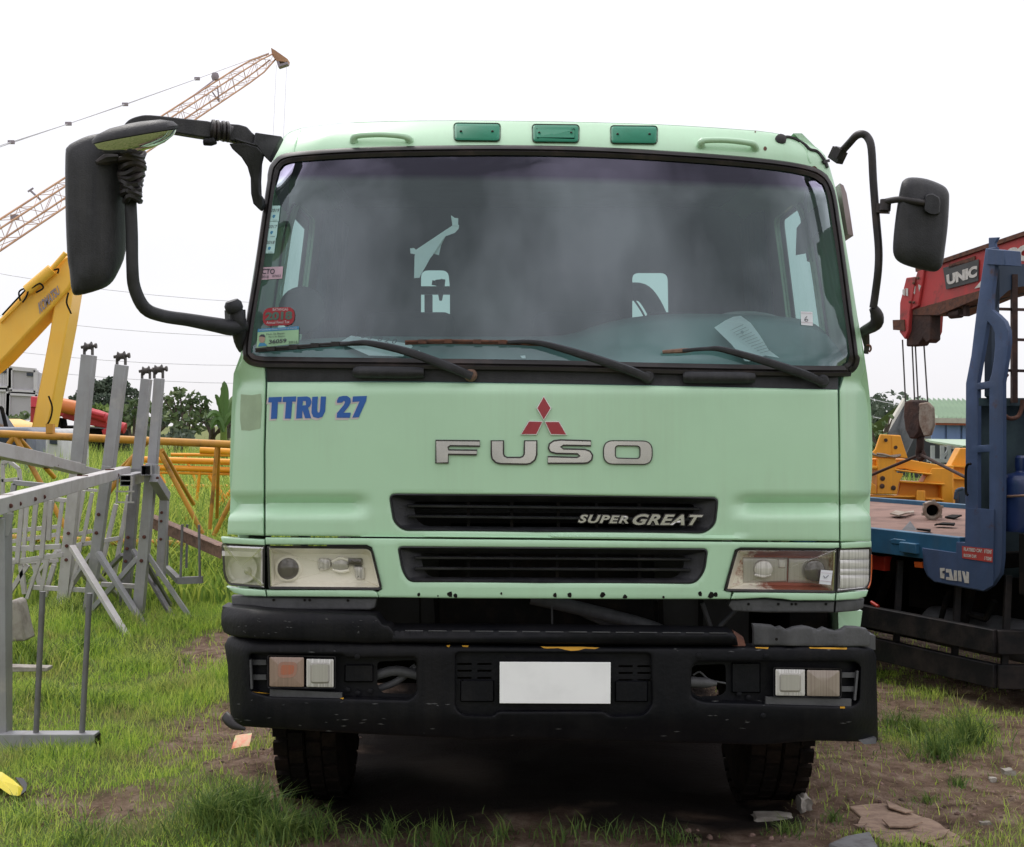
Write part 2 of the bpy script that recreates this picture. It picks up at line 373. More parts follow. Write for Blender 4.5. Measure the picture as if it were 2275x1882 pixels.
def soil(x, y):
    """1 = bare earth, 0 = grass"""
    x = np.asarray(x, float); y = np.asarray(y, float); n = vnoise(x, y, .5, 5)*.6+vnoise(x, y, .17, 6)*.4
    s = np.zeros(np.broadcast(x, y).shape)
    s = np.maximum(s, 1.6*np.clip(1-np.abs((x-.15)/1.5)**4, 0, 1)*(y > 5.75)*(y < 14))
    s = np.maximum(s, 1.15*np.clip(1-np.abs((x-.3)/1.5)**4, 0, 1)*(y > 4.5)*(y < 6))
    s = np.maximum(s, 1.5*bump_(x, y, -1.25, 6.75, .33, .5))
    s = np.maximum(s, 1.1*bump_(x, y, -2.35, 10.3, .35, 1.6)+.0*x)
    s = np.maximum(s, .85*bump_(x, y, -1.75, 7.6, .5, 1.1)); s = np.maximum(s, .72*bump_(x, y, -1.95, 6.1, .8, .5)); s = np.maximum(s, .16*(x < -1)*(y < 12))
    s = np.maximum(s, 1.35*bump_(x, y, 1.9, 6.5, .75, 1.2)); s = np.maximum(s, 1.25*bump_(x, y, 3.1, 7.0, .8, .9)); s = np.maximum(s, 1.4*bump_(x, y, 4.3, 8.8, 1.6, 1.8))
    s = np.maximum(s, .9*bump_(x, y, 2.4, 8.3, .6, 1.0)); s = s*(1-.9*bump_(x, y, 2.42, 7.3, .38, .3))
    s = np.maximum(s, 1.5*((x > 2)&(y > 9.5)&(y < 13)).astype(float))
    return np.clip((s+.55*(n-.5)-.35)/.35, 0, 1)
xs = np.concatenate([[-600, -300, -150, -80, -50, -30, -20, -14], np.arange(-10, 6, .07), [7, 9, 12, 16, 22, 30, 50, 90, 160, 300, 600]])
ys = np.concatenate([[-200, -60, -20, -8, -2, 1, 3], np.arange(4.3, 16, .07), np.arange(16, 30, .5), [32, 36, 42, 50, 60, 80, 110, 160, 240, 400, 900]])
X, Y = np.meshgrid(xs, ys); Z = gh(X, Y); nx, ny = len(xs), len(ys)
me = bpy.data.meshes.new('ground'); V = np.stack([X.ravel(), Y.ravel(), Z.ravel()], 1)
i = np.arange((ny-1)*(nx-1)); r = i//(nx-1); c = i % (nx-1); q = r*nx+c
me.from_pydata(V.tolist(), [], np.stack([q, q+1, q+nx+1, q+nx], 1).tolist())
at = me.attributes.new('soil', 'FLOAT', 'POINT'); at.data.foreach_set('value', soil(X, Y).ravel().astype(np.float32))
# shade under the truck, painted near-black into the ground colour with ragged edges
def under_shade_f(X, Y): return np.clip((np.clip(1-np.abs((X-.2)/1.3)**3, 0, 1)*np.clip(1-np.abs((Y-7.65)/2.2)**4, 0, 1)*1.6+.9*(vnoise(X, Y, .4, 31)-.5)+.5*(vnoise(X, Y, .13, 32)-.5)-.35)/.3, 0, 1)
under_shade = under_shade_f(X, Y)
at2 = me.attributes.new('under_shade', 'FLOAT', 'POINT'); at2.data.foreach_set('value', under_shade.ravel().astype(np.float32))
me.polygons.foreach_set('use_smooth', [True]*len(me.polygons))
m = bpy.data.materials.new('ground'); m.use_nodes = True; t = m.node_tree; N = t.nodes.new; L = t.links.new; bs = t.nodes['Principled BSDF']; bs.inputs['Roughness'].default_value = .95; bs.inputs['Specular IOR Level'].default_value = .2
g = N('ShaderNodeNewGeometry'); a = N('ShaderNodeAttribute'); a.attribute_name = 'soil'
def ramp(scale, cols, detail=8, rough=.65):
    n = N('ShaderNodeTexNoise'); n.inputs['Scale'].default_value = scale; n.inputs['Detail'].default_value = detail; n.inputs['Roughness'].default_value = rough; L(g.outputs['Position'], n.inputs[0])
    r = N('ShaderNodeValToRGB'); L(n.outputs[0], r.inputs[0]); e = r.color_ramp.elements
    e[0].position, e[0].color = cols[0][0], (*cols[0][1], 1); e[1].position, e[1].color = cols[-1][0], (*cols[-1][1], 1)
    for p, c_ in cols[1:-1]: k = e.new(p); k.color = (*c_, 1)
    return r.outputs[0]
so_ = ramp(7, [(.3, (.075, .045, .033)), (.44, (.21, .135, .095)), (.58, (.33, .23, .17)), (.72, (.47, .37, .29))])
gr_ = ramp(3, [(.3, (.08, .1, .03)), (.5, (.16, .19, .06)), (.7, (.27, .24, .12))])
mx = N('ShaderNodeMix'); mx.data_type = 'RGBA'; L(a.outputs['Fac'], mx.inputs[0]); L(gr_, mx.inputs[6]); L(so_, mx.inputs[7])
a2 = N('ShaderNodeAttribute'); a2.attribute_name = 'under_shade'; mo = N('ShaderNodeMix'); mo.data_type = 'RGBA'; mo.inputs[7].default_value = (.022, .015, .012, 1); L(a2.outputs['Fac'], mo.inputs[0]); L(mx.outputs[2], mo.inputs[6]); L(mo.outputs[2], bs.inputs['Base Color'])
n = N('ShaderNodeTexNoise'); n.inputs['Scale'].default_value = 38; n.inputs['Detail'].default_value = 8; n.inputs['Roughness'].default_value = .7; L(g.outputs['Position'], n.inputs[0])
bp = N('ShaderNodeBump'); bp.inputs['Strength'].default_value = 1; bp.inputs['Distance'].default_value = .05; L(n.outputs[0], bp.inputs['Height']); L(bp.outputs[0], bs.inputs['Normal'])
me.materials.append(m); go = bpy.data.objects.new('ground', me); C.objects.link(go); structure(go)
# ---------------------------------------------------------------- materials
green = (.47, .71, .49)
mat('green_paint', green, .34, streak=.1, col2=(.44, .67, .46), nscale=1.2, coat=.35, rv=.06, col3=(.4, .59, .41), n3=2.2, lo3=.62, hi3=.85)
mat('patch_paint', (.36, .47, .31), .6, coat=0)
mat('lamp_green', (.015, .17, .095), .45, coat=.0, col2=(.02, .2, .12), nscale=5, spec=.2)
mat('black_plastic', (.019, .019, .022), .5, spec=.35, streak=.25, dust=(.1, .095, .09), col2=(.032, .032, .037), nscale=14, bump=.01, bscale=180, rv=.15)
mat('bumper_paint', (.0045, .0048, .0072), .5, spec=.18, streak=.2, dust=(.035, .03, .027), col2=(.009, .009, .011), nscale=5, bump=.008, bscale=60, col3=(.12, .11, .1), n3=30, lo3=.7, hi3=.76, rv=.15)
mat('grey_plastic', (.085, .085, .09), .6, col2=(.05, .05, .053), nscale=6, stretch=(1, 1, .4), bump=.01, bscale=90, col3=(.16, .15, .13), n3=5, lo3=.62, hi3=.85)
mat('rubber', (.02, .017, .018), .45, spec=.4, col2=(.06, .042, .038), nscale=9, nlo=.5, nhi=.75, rv=.2)
mat('rubber_dusty', (.035, .03, .03), .6, col2=(.1, .065, .045), nscale=12, nlo=.45, nhi=.7)
mat('tyre', (.009, .0075, .0065), .9, spec=.05, col2=(.02, .014, .011), nscale=7, bump=.02, bscale=70)
mat('dark_metal', (.01, .0095, .009), .8, spec=.1, col2=(.025, .019, .015), nscale=8, nlo=.5, nhi=.7, bump=.01)
mat('interior', (.028, .028, .03), .8, col2=(.045, .045, .047))
mat('interior_panel', (.16, .17, .16), .8)
mat('curtain', (.035, .05, .07), .9, stretch=(14, 14, .6), nscale=1.2, col2=(.1, .1, .11))
mat('dash', (.16, .29, .27), .7, col2=(.13, .23, .22), nscale=3, coat=.15)
mat('chrome', (.66, .63, .63), .22, .85, col2=(.5, .48, .48), nscale=3, rv=.1)
mat('chrome_edge', (.035, .03, .028), .5)
mat('red_enamel', (.33, .01, .022), .35, coat=.4, col2=(.22, .012, .018), nscale=30, nlo=.55, nhi=.8)
mat('blue_vinyl', (.025, .12, .43), .45)
mat('white_vinyl', (.62, .55, .56), .5, rv=0)
mat('reflector', (.93, .9, .8), .35, .1, col2=(.8, .76, .62), nscale=4)
mat('reflector_dull', (.72, .69, .69), .5, .1, col2=(.5, .47, .46), nscale=5)
mat('reflector_rust', (.88, .84, .74), .35, .2, col2=(.3, .075, .045), nscale=5, nlo=.44, nhi=.5)
mat('lens_dark', (.085, .07, .068), .15, coat=1, col2=(.11, .095, .09), nscale=9)
mat('lens_dome', (.5, .48, .44), .2, .2, coat=.6, stretch=(120, 1, 1), nscale=2)
mat('lens_white', (.68, .66, .63), .25, .1, coat=.6, stretch=(110, 1, 1), nscale=2, col2=(.38, .36, .34))
mat('lens_amber', (.36, .25, .2), .3, .1, coat=.6, stretch=(90, 1, 1), nscale=2, col2=(.28, .2, .16))
mat('amber_core', (.38, .2, .15), .4, stretch=(90, 1, 1), nscale=2, col2=(.32, .19, .14))
mat('amber_hot', (.43, .14, .08), .4, stretch=(90, 1, 1), nscale=2, col2=(.36, .16, .1))
mat('lens_pale_amber', (.36, .3, .25), .3, .1, coat=.6, stretch=(90, 1, 1), nscale=2, col2=(.27, .21, .18))
mat('amber', (.6, .11, .02), .3, coat=.5)
mat('rust', (.13, .05, .028), .8, col2=(.06, .03, .025), nscale=25, bump=.02)
mat('rust_light', (.24, .14, .1), .75, col2=(.12, .07, .05), nscale=20, bump=.02)
mat('yellow_chip', (.72, .36, .02), .6)
mat('plate_white', (.98, .98, .98), .5, rv=0, col2=(.92, .92, .92))
mat('paper', (.93, .98, .98), .7, col2=(.88, .94, .95), nscale=3, trans=.3)
mat('paper_white', (.75, .76, .8), .6, rv=0, col2=(.72, .73, .77))
mat('ink', (.05, .05, .07), .6, rv=0)
mat('ink_soft', (.3, .36, .37), .6, rv=0)
mat('sticker_cyan', (.5, .75, .74), .5, rv=0); mat('sticker_blue', (.05, .25, .45), .5, rv=0)
mat('sticker_pink', (.6, .42, .5), .5, rv=0); mat('sticker_red', (.33, .012, .02), .45, rv=0)
mat('sticker_green', (.33, .55, .33), .5, rv=0); mat('sticker_darkgreen', (.07, .13, .1), .5, rv=0); mat('skin', (.4, .28, .22), .6, rv=0)
mat('mirror_glass', (.8, .82, .8), .04, 1., rv=0, col2=(.75, .77, .76))
mat('visor', (.36, .27, .28), .25, coat=.5)
mat('wood_dirt', (.2, .14, .1), .9, col2=(.1, .07, .05), nscale=12, bump=.02)
mat('radiator', (.02, .02, .02), .6, stretch=(1, 1, 1), col2=(.03, .03, .03))
glass('windshield_glass', (.7, .84, .83), 1.1, .03, gcol=(.84, .93, 1), band=(2.762, 2.792, (.28, .26, .42), None, .022))
glass('side_glass', (.42, .56, .52), .08)
glass('lamp_glass', (.97, .96, .94), .25, .05)

# ---------------------------------------------------------------- GREEN TRUCK
sil = [(265, 500), (300, 570), (347, 612), (433, 640), (600, 665), (823, 700), (1095, 708), (1125, 702), (1150, 714), (1186, 716), (1325, 712)]
def hw(py): return interp(py, sil)
def prof(px, py):
    wgt = max(sm((832-px)/60), sm((px-1615)/60))
    g = interp(py, [(1098, 0), (1117, .038), (1121, .038), (1150, -.018), (1190, -.018)])
    o = g*wgt
    if py > 1192: o = -.018
    if py < 874: o += .022*sm((874-py)/30)
    if py < 812: o += (812-py)/580*.17
    if py < 345: o += .10*((345-py)/72)**2
    return o
def cabY(px, py):
    s = (px-1222)/hw(py); a = min(abs(s), 1.03); t = max(0, (a-.86)/.14)
    k = interp(py, [(330, .45), (420, .14), (790, .14), (850, 1)])
    return 5.06+.11*s*s+.15*t*t*k+prof(px, py)
def FS(px, py, b=0): return P(px, py, cabY(px, py)+b)          # front surface
truck = thing('truck', 'pale green heavy truck with black bumper facing the camera in the middle', 'truck', (.15, 5.6, 0))

gask = [(549, 770), (560, 690), (575, 600), (592, 480), (606, 390), (614, 368), (636, 352), (700, 345), (800, 339), (950, 335), (1150, 334), (1350, 339), (1550, 351), (1700, 364), (1785, 377), (1825, 393), (1845, 425), (1858, 500), (1872, 600), (1885, 700), (1896, 780), (1896, 805), (1884, 819), (1850, 825), (1500, 819), (1200, 812), (900, 808), (640, 805), (575, 803), (553, 793)]
gs = spline(gask, 5, True)
# cab body: frame round the windscreen, corner panels
left_sil = [(505, 1187), (508, 1150), (520, 1125), (513, 1095), (517, 1000), (521, 900), (524, 823), (536, 802), (549, 700), (563, 607), (577, 520), (590, 433), (600, 385), (611, 340), (624, 313), (643, 294), (672, 284)]
top_sil = [(710, 279), (790, 272), (932, 268), (1090, 268), (1246, 270), (1400, 274), (1517, 279), (1679, 290), (1740, 299)]
right_sil = [(1782, 311), (1812, 326), (1834, 347), (1850, 395), (1864, 455), (1890, 607), (1913, 758), (1921, 823), (1929, 900), (1933, 1000), (1933, 1095), (1924, 1125), (1934, 1150), (1935, 1202)]
def arc_between(loop, a, b):
    """part of the closed gasket loop from the point nearest a to the point nearest b, in loop order"""
    A = np.array(loop); i = int(((A-a)**2).sum(1).argmin()); j = int(((A-b)**2).sum(1).argmin())
    out = []; k = i
    while True:
        out.append(tuple(A[k]));
        if k == j: break
        k = (k+1) % len(A)
    return out
ga = arc_between(gs, (588, 804), (1866, 824))
outer = spline(left_sil, 2)+spline(top_sil, 2)+spline(right_sil, 2)+[(1867, 1203), (1866, 1000), (1865, 867)]+ga[::-1]+[(590, 850), (586, 1000), (586, 1190)]
b = MB(); panel(b, outer, FS, step=8, estep=8, rim=5, rd=.008, thick=(0, .025, 0))
cab = b.build('cab_body', 'green_paint', truck, sharp=50)
def sX(side, z):
    tab = []
    for px, py in (left_sil if side < 0 else right_sil)[:: 1]:
        p = FS(px, py); tab.append((p.z, p.x))
    tab.sort(); return interp(z, tab)
def sideedgeY(side, z):
    tab = sorted((FS(px, py).z, FS(px, py).y) for px, py in (left_sil if side < 0 else right_sil)); return interp(z, tab)
CB = 7.18
for side in (-1, 1):
    b = MB()
    z0, z1 = 1.36, 3.0
    front = [(sideedgeY(side, z)+.004, z) for z in np.linspace(z1, z0, 24)]
    outl = [(CB, z1-.02), *front, (CB, z0)]
    win = rounded([(5.74, 2.07), (5.8, 2.66), (5.92, 2.80), (6.4, 2.80), (6.4, 2.07)], .06)
    panel(b, outl, lambda u, v, k: Vector((sX(side, v)+side*(.012*math.sin(max(0, min(1, (v-z0)/.9))*math.pi)-k), u, v)), holes=[win], step=.1, thick=(-side*.035, 0, 0))
    o = b.build('side_panel', 'green_paint', truck, sharp=40)
    b = MB(); panel(b, win, lambda u, v, k: Vector((sX(side, v)-side*.02, u, v)), step=.3, thick=(-side*.004, 0, 0)); b.build('side_window', 'side_glass', o)
    b = MB(); b.tube([Vector((sX(side, v)+side*.004, u, v)) for u, v in win], .012, n=6, closed=True); b.build('window_seal', 'rubber', o)
# lower side of the cab behind the corner lamps, wheel arch
for side in (-1, 1):
    b = MB(); x = sX(side, 1.36)
    b.prism([(x, 5.5, 1.36), (x, CB, 1.36), (x, CB, 1.15), (x, 6.95, 1.1), (x, 6.7, 1.28), (x, 6.0, 1.28), (x, 5.86, 1.05), (x, 5.8, .8), (x, 5.5, .8)], (-side*.05, 0, 0))
    b.build('lower_side_panel', 'green_paint', truck, bevel=.006)
# roof sheet and back wall
b = MB(); edge = [FS(x, y) for x, y in spline(left_sil[-6:], 2)+spline(top_sil, 2)+spline(right_sil[:3], 2)]
mid = [Vector((p.x, max(p.y+.15, 5.75), p.z+.02)) for p in edge]; rear = [Vector((p.x, CB, p.z-.01)) for p in edge]
n = len(edge); b.add([p+Vector((0, .002, 0)) for p in edge]+mid+rear, [(r*n+i, r*n+i+1, (r+1)*n+i+1, (r+1)*n+i) for r in (0, 1) for i in range(n-1)])
b.build('roof', 'green_paint', truck)
b = MB(); bw = [(sX(-1, 1.36)+.01, 1.36), (sX(-1, 2.9)+.01, 3.02), (-.8, 3.07), (1.05, 3.07), (sX(1, 2.9)-.01, 3.02), (sX(1, 1.36)-.01, 1.36)]
def W(px, py, Y=CB): q = P(px, py, Y); return (q.x, q.z)
w1 = rounded([W(935, 600), W(996, 600), W(1000, 640), W(1000, 800), W(935, 800)], .04); w2 = rounded([W(1404, 606), W(1484, 606), W(1487, 800), W(1404, 800)], .04)
panel(b, bw, lambda u, v, k: Vector((u, CB-.02, v)), holes=[w1, w2], step=.15, thick=(0, .04, 0))
bwall = b.build('rear_wall', 'interior', truck)
for w_ in (w1, w2):
    b = MB(); panel(b, w_, lambda u, v, k: Vector((u, CB, v)), step=.3, thick=(0, .004, 0)); b.build('rear_window', 'side_glass', bwall)
b = MB(); b.box((.15, 6.3, 1.45), (2.4, 1.8, .04)); b.build('cab_floor', 'interior', truck)
b = MB(); b.box((.15, 6.35, 2.985), (2.0, 1.5, .015)); b.build('headliner', 'interior_panel', truck)

# gasket
b = MB(); m_ = [FS(x, y, -.004) for x, y in gs]; n = len(m_); wid = []
loops = [[], [], [], [], [], []]
A = np.array(gs); c0 = A.mean(0)
ta = np.roll(A, -1, 0)-np.roll(A, 1, 0); ta /= np.linalg.norm(ta, axis=1)[:, None]; nn = np.stack([-ta[:, 1], ta[:, 0]], 1)
for (x, y), (nx, ny) in zip(gs, nn):
    if (x-c0[0])*nx+(y-c0[1])*ny < 0: nx, ny = -nx, -ny
    hwd = 13.5 if y > 790 else (10 if y > 400 else 12)
    for l, (q, d) in enumerate(((1, .004), (.8, -.014), (.25, -.016), (.05, -.006), (-.2, -.013), (-.9, -.004))): loops[l].append(FS(x+nx*q*hwd, y+ny*q*hwd, d))
vs = [p for l in loops for p in l]; k = len(loops)
b.add(vs, [(i*n+j, i*n+(j+1) % n, (i+1)*n+(j+1) % n, (i+1)*n+j) for i in range(k-1) for j in range(n)])
gasket = b.build('windshield_seal', 'rubber', truck)
b = MB(); panel(b, gs, lambda x, y, k: FS(x, y, .004), step=22, thick=(0, .005, 0)); ws = b.build('windshield', 'windshield_glass', truck)
# hood panel with grille opening
g1 = rounded([(864, 1097), (1200, 1099), (1596, 1105), (1590, 1165), (1566, 1185), (1200, 1182), (896, 1179), (874, 1160)], [16, 0, 14, 30, 20, 0, 20, 26])
hood = [(594, 849), (900, 849), (1200, 853), (1500, 858), (1861, 866), (1863, 1000), (1864, 1202), (1600, 1200), (1225, 1196), (900, 1193), (590, 1190), (590, 1000)]
b = MB(); panel(b, hood, FS, holes=[g1], step=8, estep=8, rim=4, rd=.006, thick=(0, .02, 0)); hoodo = b.build('front_panel', 'green_paint', truck, sharp=50)
g2 = rounded([(883, 1214), (1200, 1216), (1573, 1219), (1566, 1270), (1545, 1297), (1200, 1295), (908, 1293), (893, 1268)], [12, 0, 12, 24, 20, 0, 20, 26])
low = [(590, 1194), (900, 1197), (1225, 1200), (1600, 1204), (1864, 1206), (1864, 1217), (1850, 1219), (1645, 1217), (1633, 1222), (1608, 1312), (1625, 1316), (1622, 1331), (1400, 1331), (1200, 1330), (1000, 1329), (842, 1327), (838, 1316), (848, 1309), (826, 1216), (815, 1211), (590, 1210)]
b = MB(); panel(b, low, FS, holes=[g2], step=12, estep=9, rim=3, rd=.006, thick=(0, .02, 0)); lowp = b.build('lower_panel', 'green_paint', truck, sharp=50)
for q in ([(592, 1311), (828, 1311), (838, 1316), (840, 1327), (594, 1325)], [(503, 1303), (540, 1308), (589, 1311), (591, 1325), (545, 1324), (520, 1317), (508, 1308)],
          [(1630, 1316), (1856, 1318), (1854, 1334), (1760, 1334), (1740, 1331), (1700, 1328), (1640, 1331), (1624, 1331)], [(1858, 1318), (1929, 1312), (1924, 1325), (1905, 1331), (1857, 1334)],
          [(491, 1193), (588, 1199), (588, 1212), (494, 1207)], [(1868, 1206), (1936, 1203), (1936, 1216), (1869, 1219)]):
    b = MB(); panel(b, q, lambda x, y, k: P(x, y, cabY(x, y)-.004+k), step=10, rim=2.5, rd=.006, thick=(0, .03, 0)); b.build('trim_strip', 'green_paint', truck, sharp=50)
def grille(hole, slats, divs, name, bot):
    gr_in = np.array(hole); c = gr_in.mean(0); b = MB()
    l0 = [FS(x, y, .0) for x, y in hole]; l1 = [FS(x, y, -.003) for x, y in inset(gr_in, 2.5)]
    inn = []
    for x, y in hole:
        xx = c[0]+(x-c[0])*(.855 if abs(x-c[0]) > 250 else .9); yy = c[1]+(y-c[1])*.66; inn.append((xx, yy))
    l2 = [FS(x, y, .055) for x, y in inn]
    b.rings([l0, l1, [FS(x, y, .012) for x, y in inset(gr_in, 5)], l2], False, False)
    b.build(name, 'black_plastic', truck) if False else None
    x0 = min(p[0] for p in inn); x1 = max(p[0] for p in inn)
    root = b.build(name, 'black_plastic', truck)
    for ya, yb in slats:
        s = MB(); xs = np.linspace(x0-12, x1+12, 24); L_ = [[], [], [], []]
        for x in xs:
            t = (x-xs[0])/(xs[-1]-xs[0]); y = lerp(ya, yb, t)
            for i, (dy, bk) in enumerate(((-1.5, .012), (-4, .05), (4, .06), (2.2, .014))): L_[i].append(FS(x, y+dy, bk))
        s.rings([[L_[i][k] for i in range(4)] for k in range(len(xs))]); s.build('slat', 'black_plastic', root)
    for dx in divs:
        s = MB(); y0 = min(p[1] for p in inn)-4; y1 = max(p[1] for p in inn)+4
        s.beam(FS(dx, y0, .075), FS(dx, y1, .075), .012, .03); s.build('divider', 'dark_metal', root)
    return root
gA = grille(g1, [(1124, 1131), (1147, 1155)], [1041, 1137, 1240, 1325, 1420], 'upper_grille', 0)
gB = grille(g2, [(1239, 1243), (1263, 1266)], [1041, 1137, 1238, 1325, 1420], 'lower_grille', 0)
# logo, lettering
def slab(mb, poly, lift, surf=FS, taper=0, h=.006):
    A = np.array(poly, float); l0 = [surf(x, y, -lift+.002) for x, y in A]; l1 = [surf(x, y, -lift-h) for x, y in inset(A, taper)]
    mb.rings([l0, l1], False, True)
em = None
for k, q in enumerate(([(1208, 879), (1226, 907), (1208, 935), (1191, 907)], [(1209, 936), (1243, 935), (1260, 967), (1223, 967)], [(1207, 936), (1174, 934), (1156, 966), (1193, 967)])):
    b = MB(); slab(b, q, 0, taper=1, h=.008); e = b.build('emblem_rim', 'chrome', hoodo); e.name = 'emblem'
    b = MB(); slab(b, inset(np.array(q, float), 2.6), .007, taper=.6, h=.003); b.build('emblem_inlay', 'red_enamel', hoodo)
def letter(name, polys):
    b = MB(); c = MB()
    for q in polys:
        q = np.array(q, float); sg = 1
        slab(b, inset(q, -1.2), .0, h=.007); slab(c, inset(q, 1.2), .006, taper=1.2, h=.004)
    o = b.build(name, 'chrome_edge', hoodo); c.build('letter_face', 'chrome', hoodo); return o
letter('letter_f', [[(968, 978), (1066, 979), (1066, 992), (1000, 991), (996, 994), (996, 999), (1060, 1000), (1059, 1011), (996, 1010), (996, 1029), (968, 1029)]])
letter('letter_u', [[(1091, 979), (1119, 979), (1119, 1008), (1121, 1013), (1127, 1016), (1155, 1016), (1161, 1014), (1164, 1009), (1165, 979), (1193, 979), (1193, 1010), (1189, 1022), (1179, 1030), (1170, 1032), (1113, 1031), (1101, 1028), (1093, 1020), (1091, 1010)]])
letter('letter_s', [[(1313, 979), (1313, 991), (1252, 990), (1246, 993), (1252, 997), (1299, 998), (1311, 1002), (1317, 1011), (1315, 1022), (1306, 1029), (1295, 1030), (1217, 1030), (1217, 1014), (1282, 1016), (1288, 1013), (1283, 1009), (1235, 1008), (1222, 1004), (1218, 996), (1220, 986), (1230, 979), (1245, 977)]])
o_out = rounded([(1341, 979), (1449, 980), (1449, 1032), (1341, 1031)], 22, 6); o_in = rounded([(1367, 990), (1422, 991), (1422, 1019), (1367, 1018)], 8, 6)
b = MB(); c_ = MB()
for mb, a, i, l, h in ((b, inset(np.array(o_out), -1.2), inset(np.array(o_in), 1.2), 0, .007), (c_, inset(np.array(o_out), 1.2), inset(np.array(o_in), -1.2), .006, .004)):
    panel(mb, a, lambda x, y, k: FS(x, y, -l-h), holes=[i], step=7, thick=(0, h+.002, 0))
b.build('letter_o', 'chrome_edge', hoodo); c_.build('letter_face', 'chrome', hoodo)
FSg = lambda x, y, b=0: FS(x, y, b-.0)
for body, q, off, sh, s1 in (('SUPER', [(1286, 1143), (1396, 1146), (1396, 1163), (1284, 1161)], .03, .25, 1.15), ('GREAT', [(1408, 1142), (1562, 1144), (1556, 1167), (1404, 1166)], .03, .25, 1.1)):
    b = MB(); text(b, body, [(q[0][0]-2, q[0][1]-2), (q[1][0]+2, q[1][1]-2), (q[2][0]+2, q[2][1]+2), (q[3][0]-2, q[3][1]+2)], lambda x, y: FS(x, y, .006), .004, .0, offset=off+.05, shear=sh, space=s1); b.build('badge_backing', 'chrome_edge', gA)
    b = MB(); text(b, body, q, lambda x, y: FS(x, y, .002), .006, .0, offset=off, shear=sh, space=s1); b.build('badge_letters', 'chrome', gA)
# blue lettering
GL = [([(597, 883), (626, 882), (625, 893), (617, 893), (615, 930), (602, 931), (604, 894), (596, 894)], None), ([(629, 882), (658, 881), (657, 892), (649, 892), (646, 930), (633, 930), (636, 893), (628, 893)], None),
      ([(661, 882), (682, 881), (689, 884), (692, 893), (689, 902), (684, 906), (691, 929), (678, 929), (672, 911), (671, 929), (658, 930)], [(673, 891), (679, 891), (680, 900), (672, 901)]),
      ([(694, 882), (706, 881), (704, 912), (706, 917), (710, 916), (711, 912), (713, 881), (724, 881), (722, 914), (716, 926), (706, 929), (696, 926), (692, 916)], None),
      ([(749, 890), (753, 882), (762, 880), (771, 880), (778, 885), (779, 893), (775, 902), (763, 917), (779, 917), (777, 928), (748, 928), (749, 918), (764, 900), (767, 893), (764, 890), (760, 894), (749, 895)], None),
      ([(784, 881), (815, 880), (813, 891), (797, 927), (783, 928), (799, 892), (783, 893)], None)]
for q, hq in GL:
    for mtl, dx, dy, lf, gw in (('white_vinyl', -3, 3.5, .0012, 1.7), ('blue_vinyl', 0, 0, .0026, .3)):
        b = MB(); qq = inset(np.array(q, float), -gw)+np.array([dx, dy]); panel(b, qq, lambda x, y, k: FS(x, y, -lf), holes=([[(x+dx, y+dy) for x, y in hq]] if hq else ()), step=6, thick=(0, .0008, 0)); b.build('fleet_number', mtl, hoodo)
b = MB(); q = [(535, 876), (560, 878), (579, 875), (582, 900), (580, 925), (578, 952), (555, 957), (536, 956), (533, 930), (534, 900)]
panel(b, q, lambda x, y, k: FS(x, y, -.0015), step=10, thick=(0, .001, 0)); b.build('paint_patch', 'patch_paint', cab)
# paint chips at the lower edge
b = MB()
for x, y, r in ((930, 1321, 5), (1000, 1320, 7), (1012, 1324, 6), (973, 1324, 2), (1114, 1319, 3), (1233, 1322, 6), (1266, 1322, 6), (1338, 1322, 7), (1389, 1326, 6), (1474, 1327, 4), (1555, 1319, 6), (1580, 1323, 8), (1590, 1320, 6), (832, 1319, 3)):
    q = [(x+r*(.6+.5*random.random())*math.cos(a), y+r*(.7+.5*random.random())*math.sin(a)) for a in np.linspace(0, 6.28, 8)[:-1]]
    b.add([FS(px, min(py, 1330), -.0015) for px, py in q], [tuple(range(7))])
b.build('paint_chips', 'dark_metal', lowp)
b = MB()
for x0, x1 in ((1575, 1650), (1760, 1815)):
    top = [(x, 357+(x-1575)*.085-random.uniform(.5, 3)*(1 if x0 < x < x1 else 0)) for x in np.linspace(x0, x1, 14)]; l = [(x, y+3) for x, y in top][::-1]
    b.add([FS(px, py-5, -.0015) for px, py in top+l], [tuple(range(28))])
q = [(1700+4*math.cos(a), 330+5*math.sin(a)) for a in np.linspace(0, 6, 8)]; b.add([FS(x, y, -.0015) for x, y in q], [tuple(range(8))])
q = [(1678+2*math.cos(a), 293+2*math.sin(a)) for a in np.linspace(0, 6, 6)]; b.add([FS(x, y, -.0015) for x, y in q], [tuple(range(6))])
b.build('rust_spots', 'rust', cab)
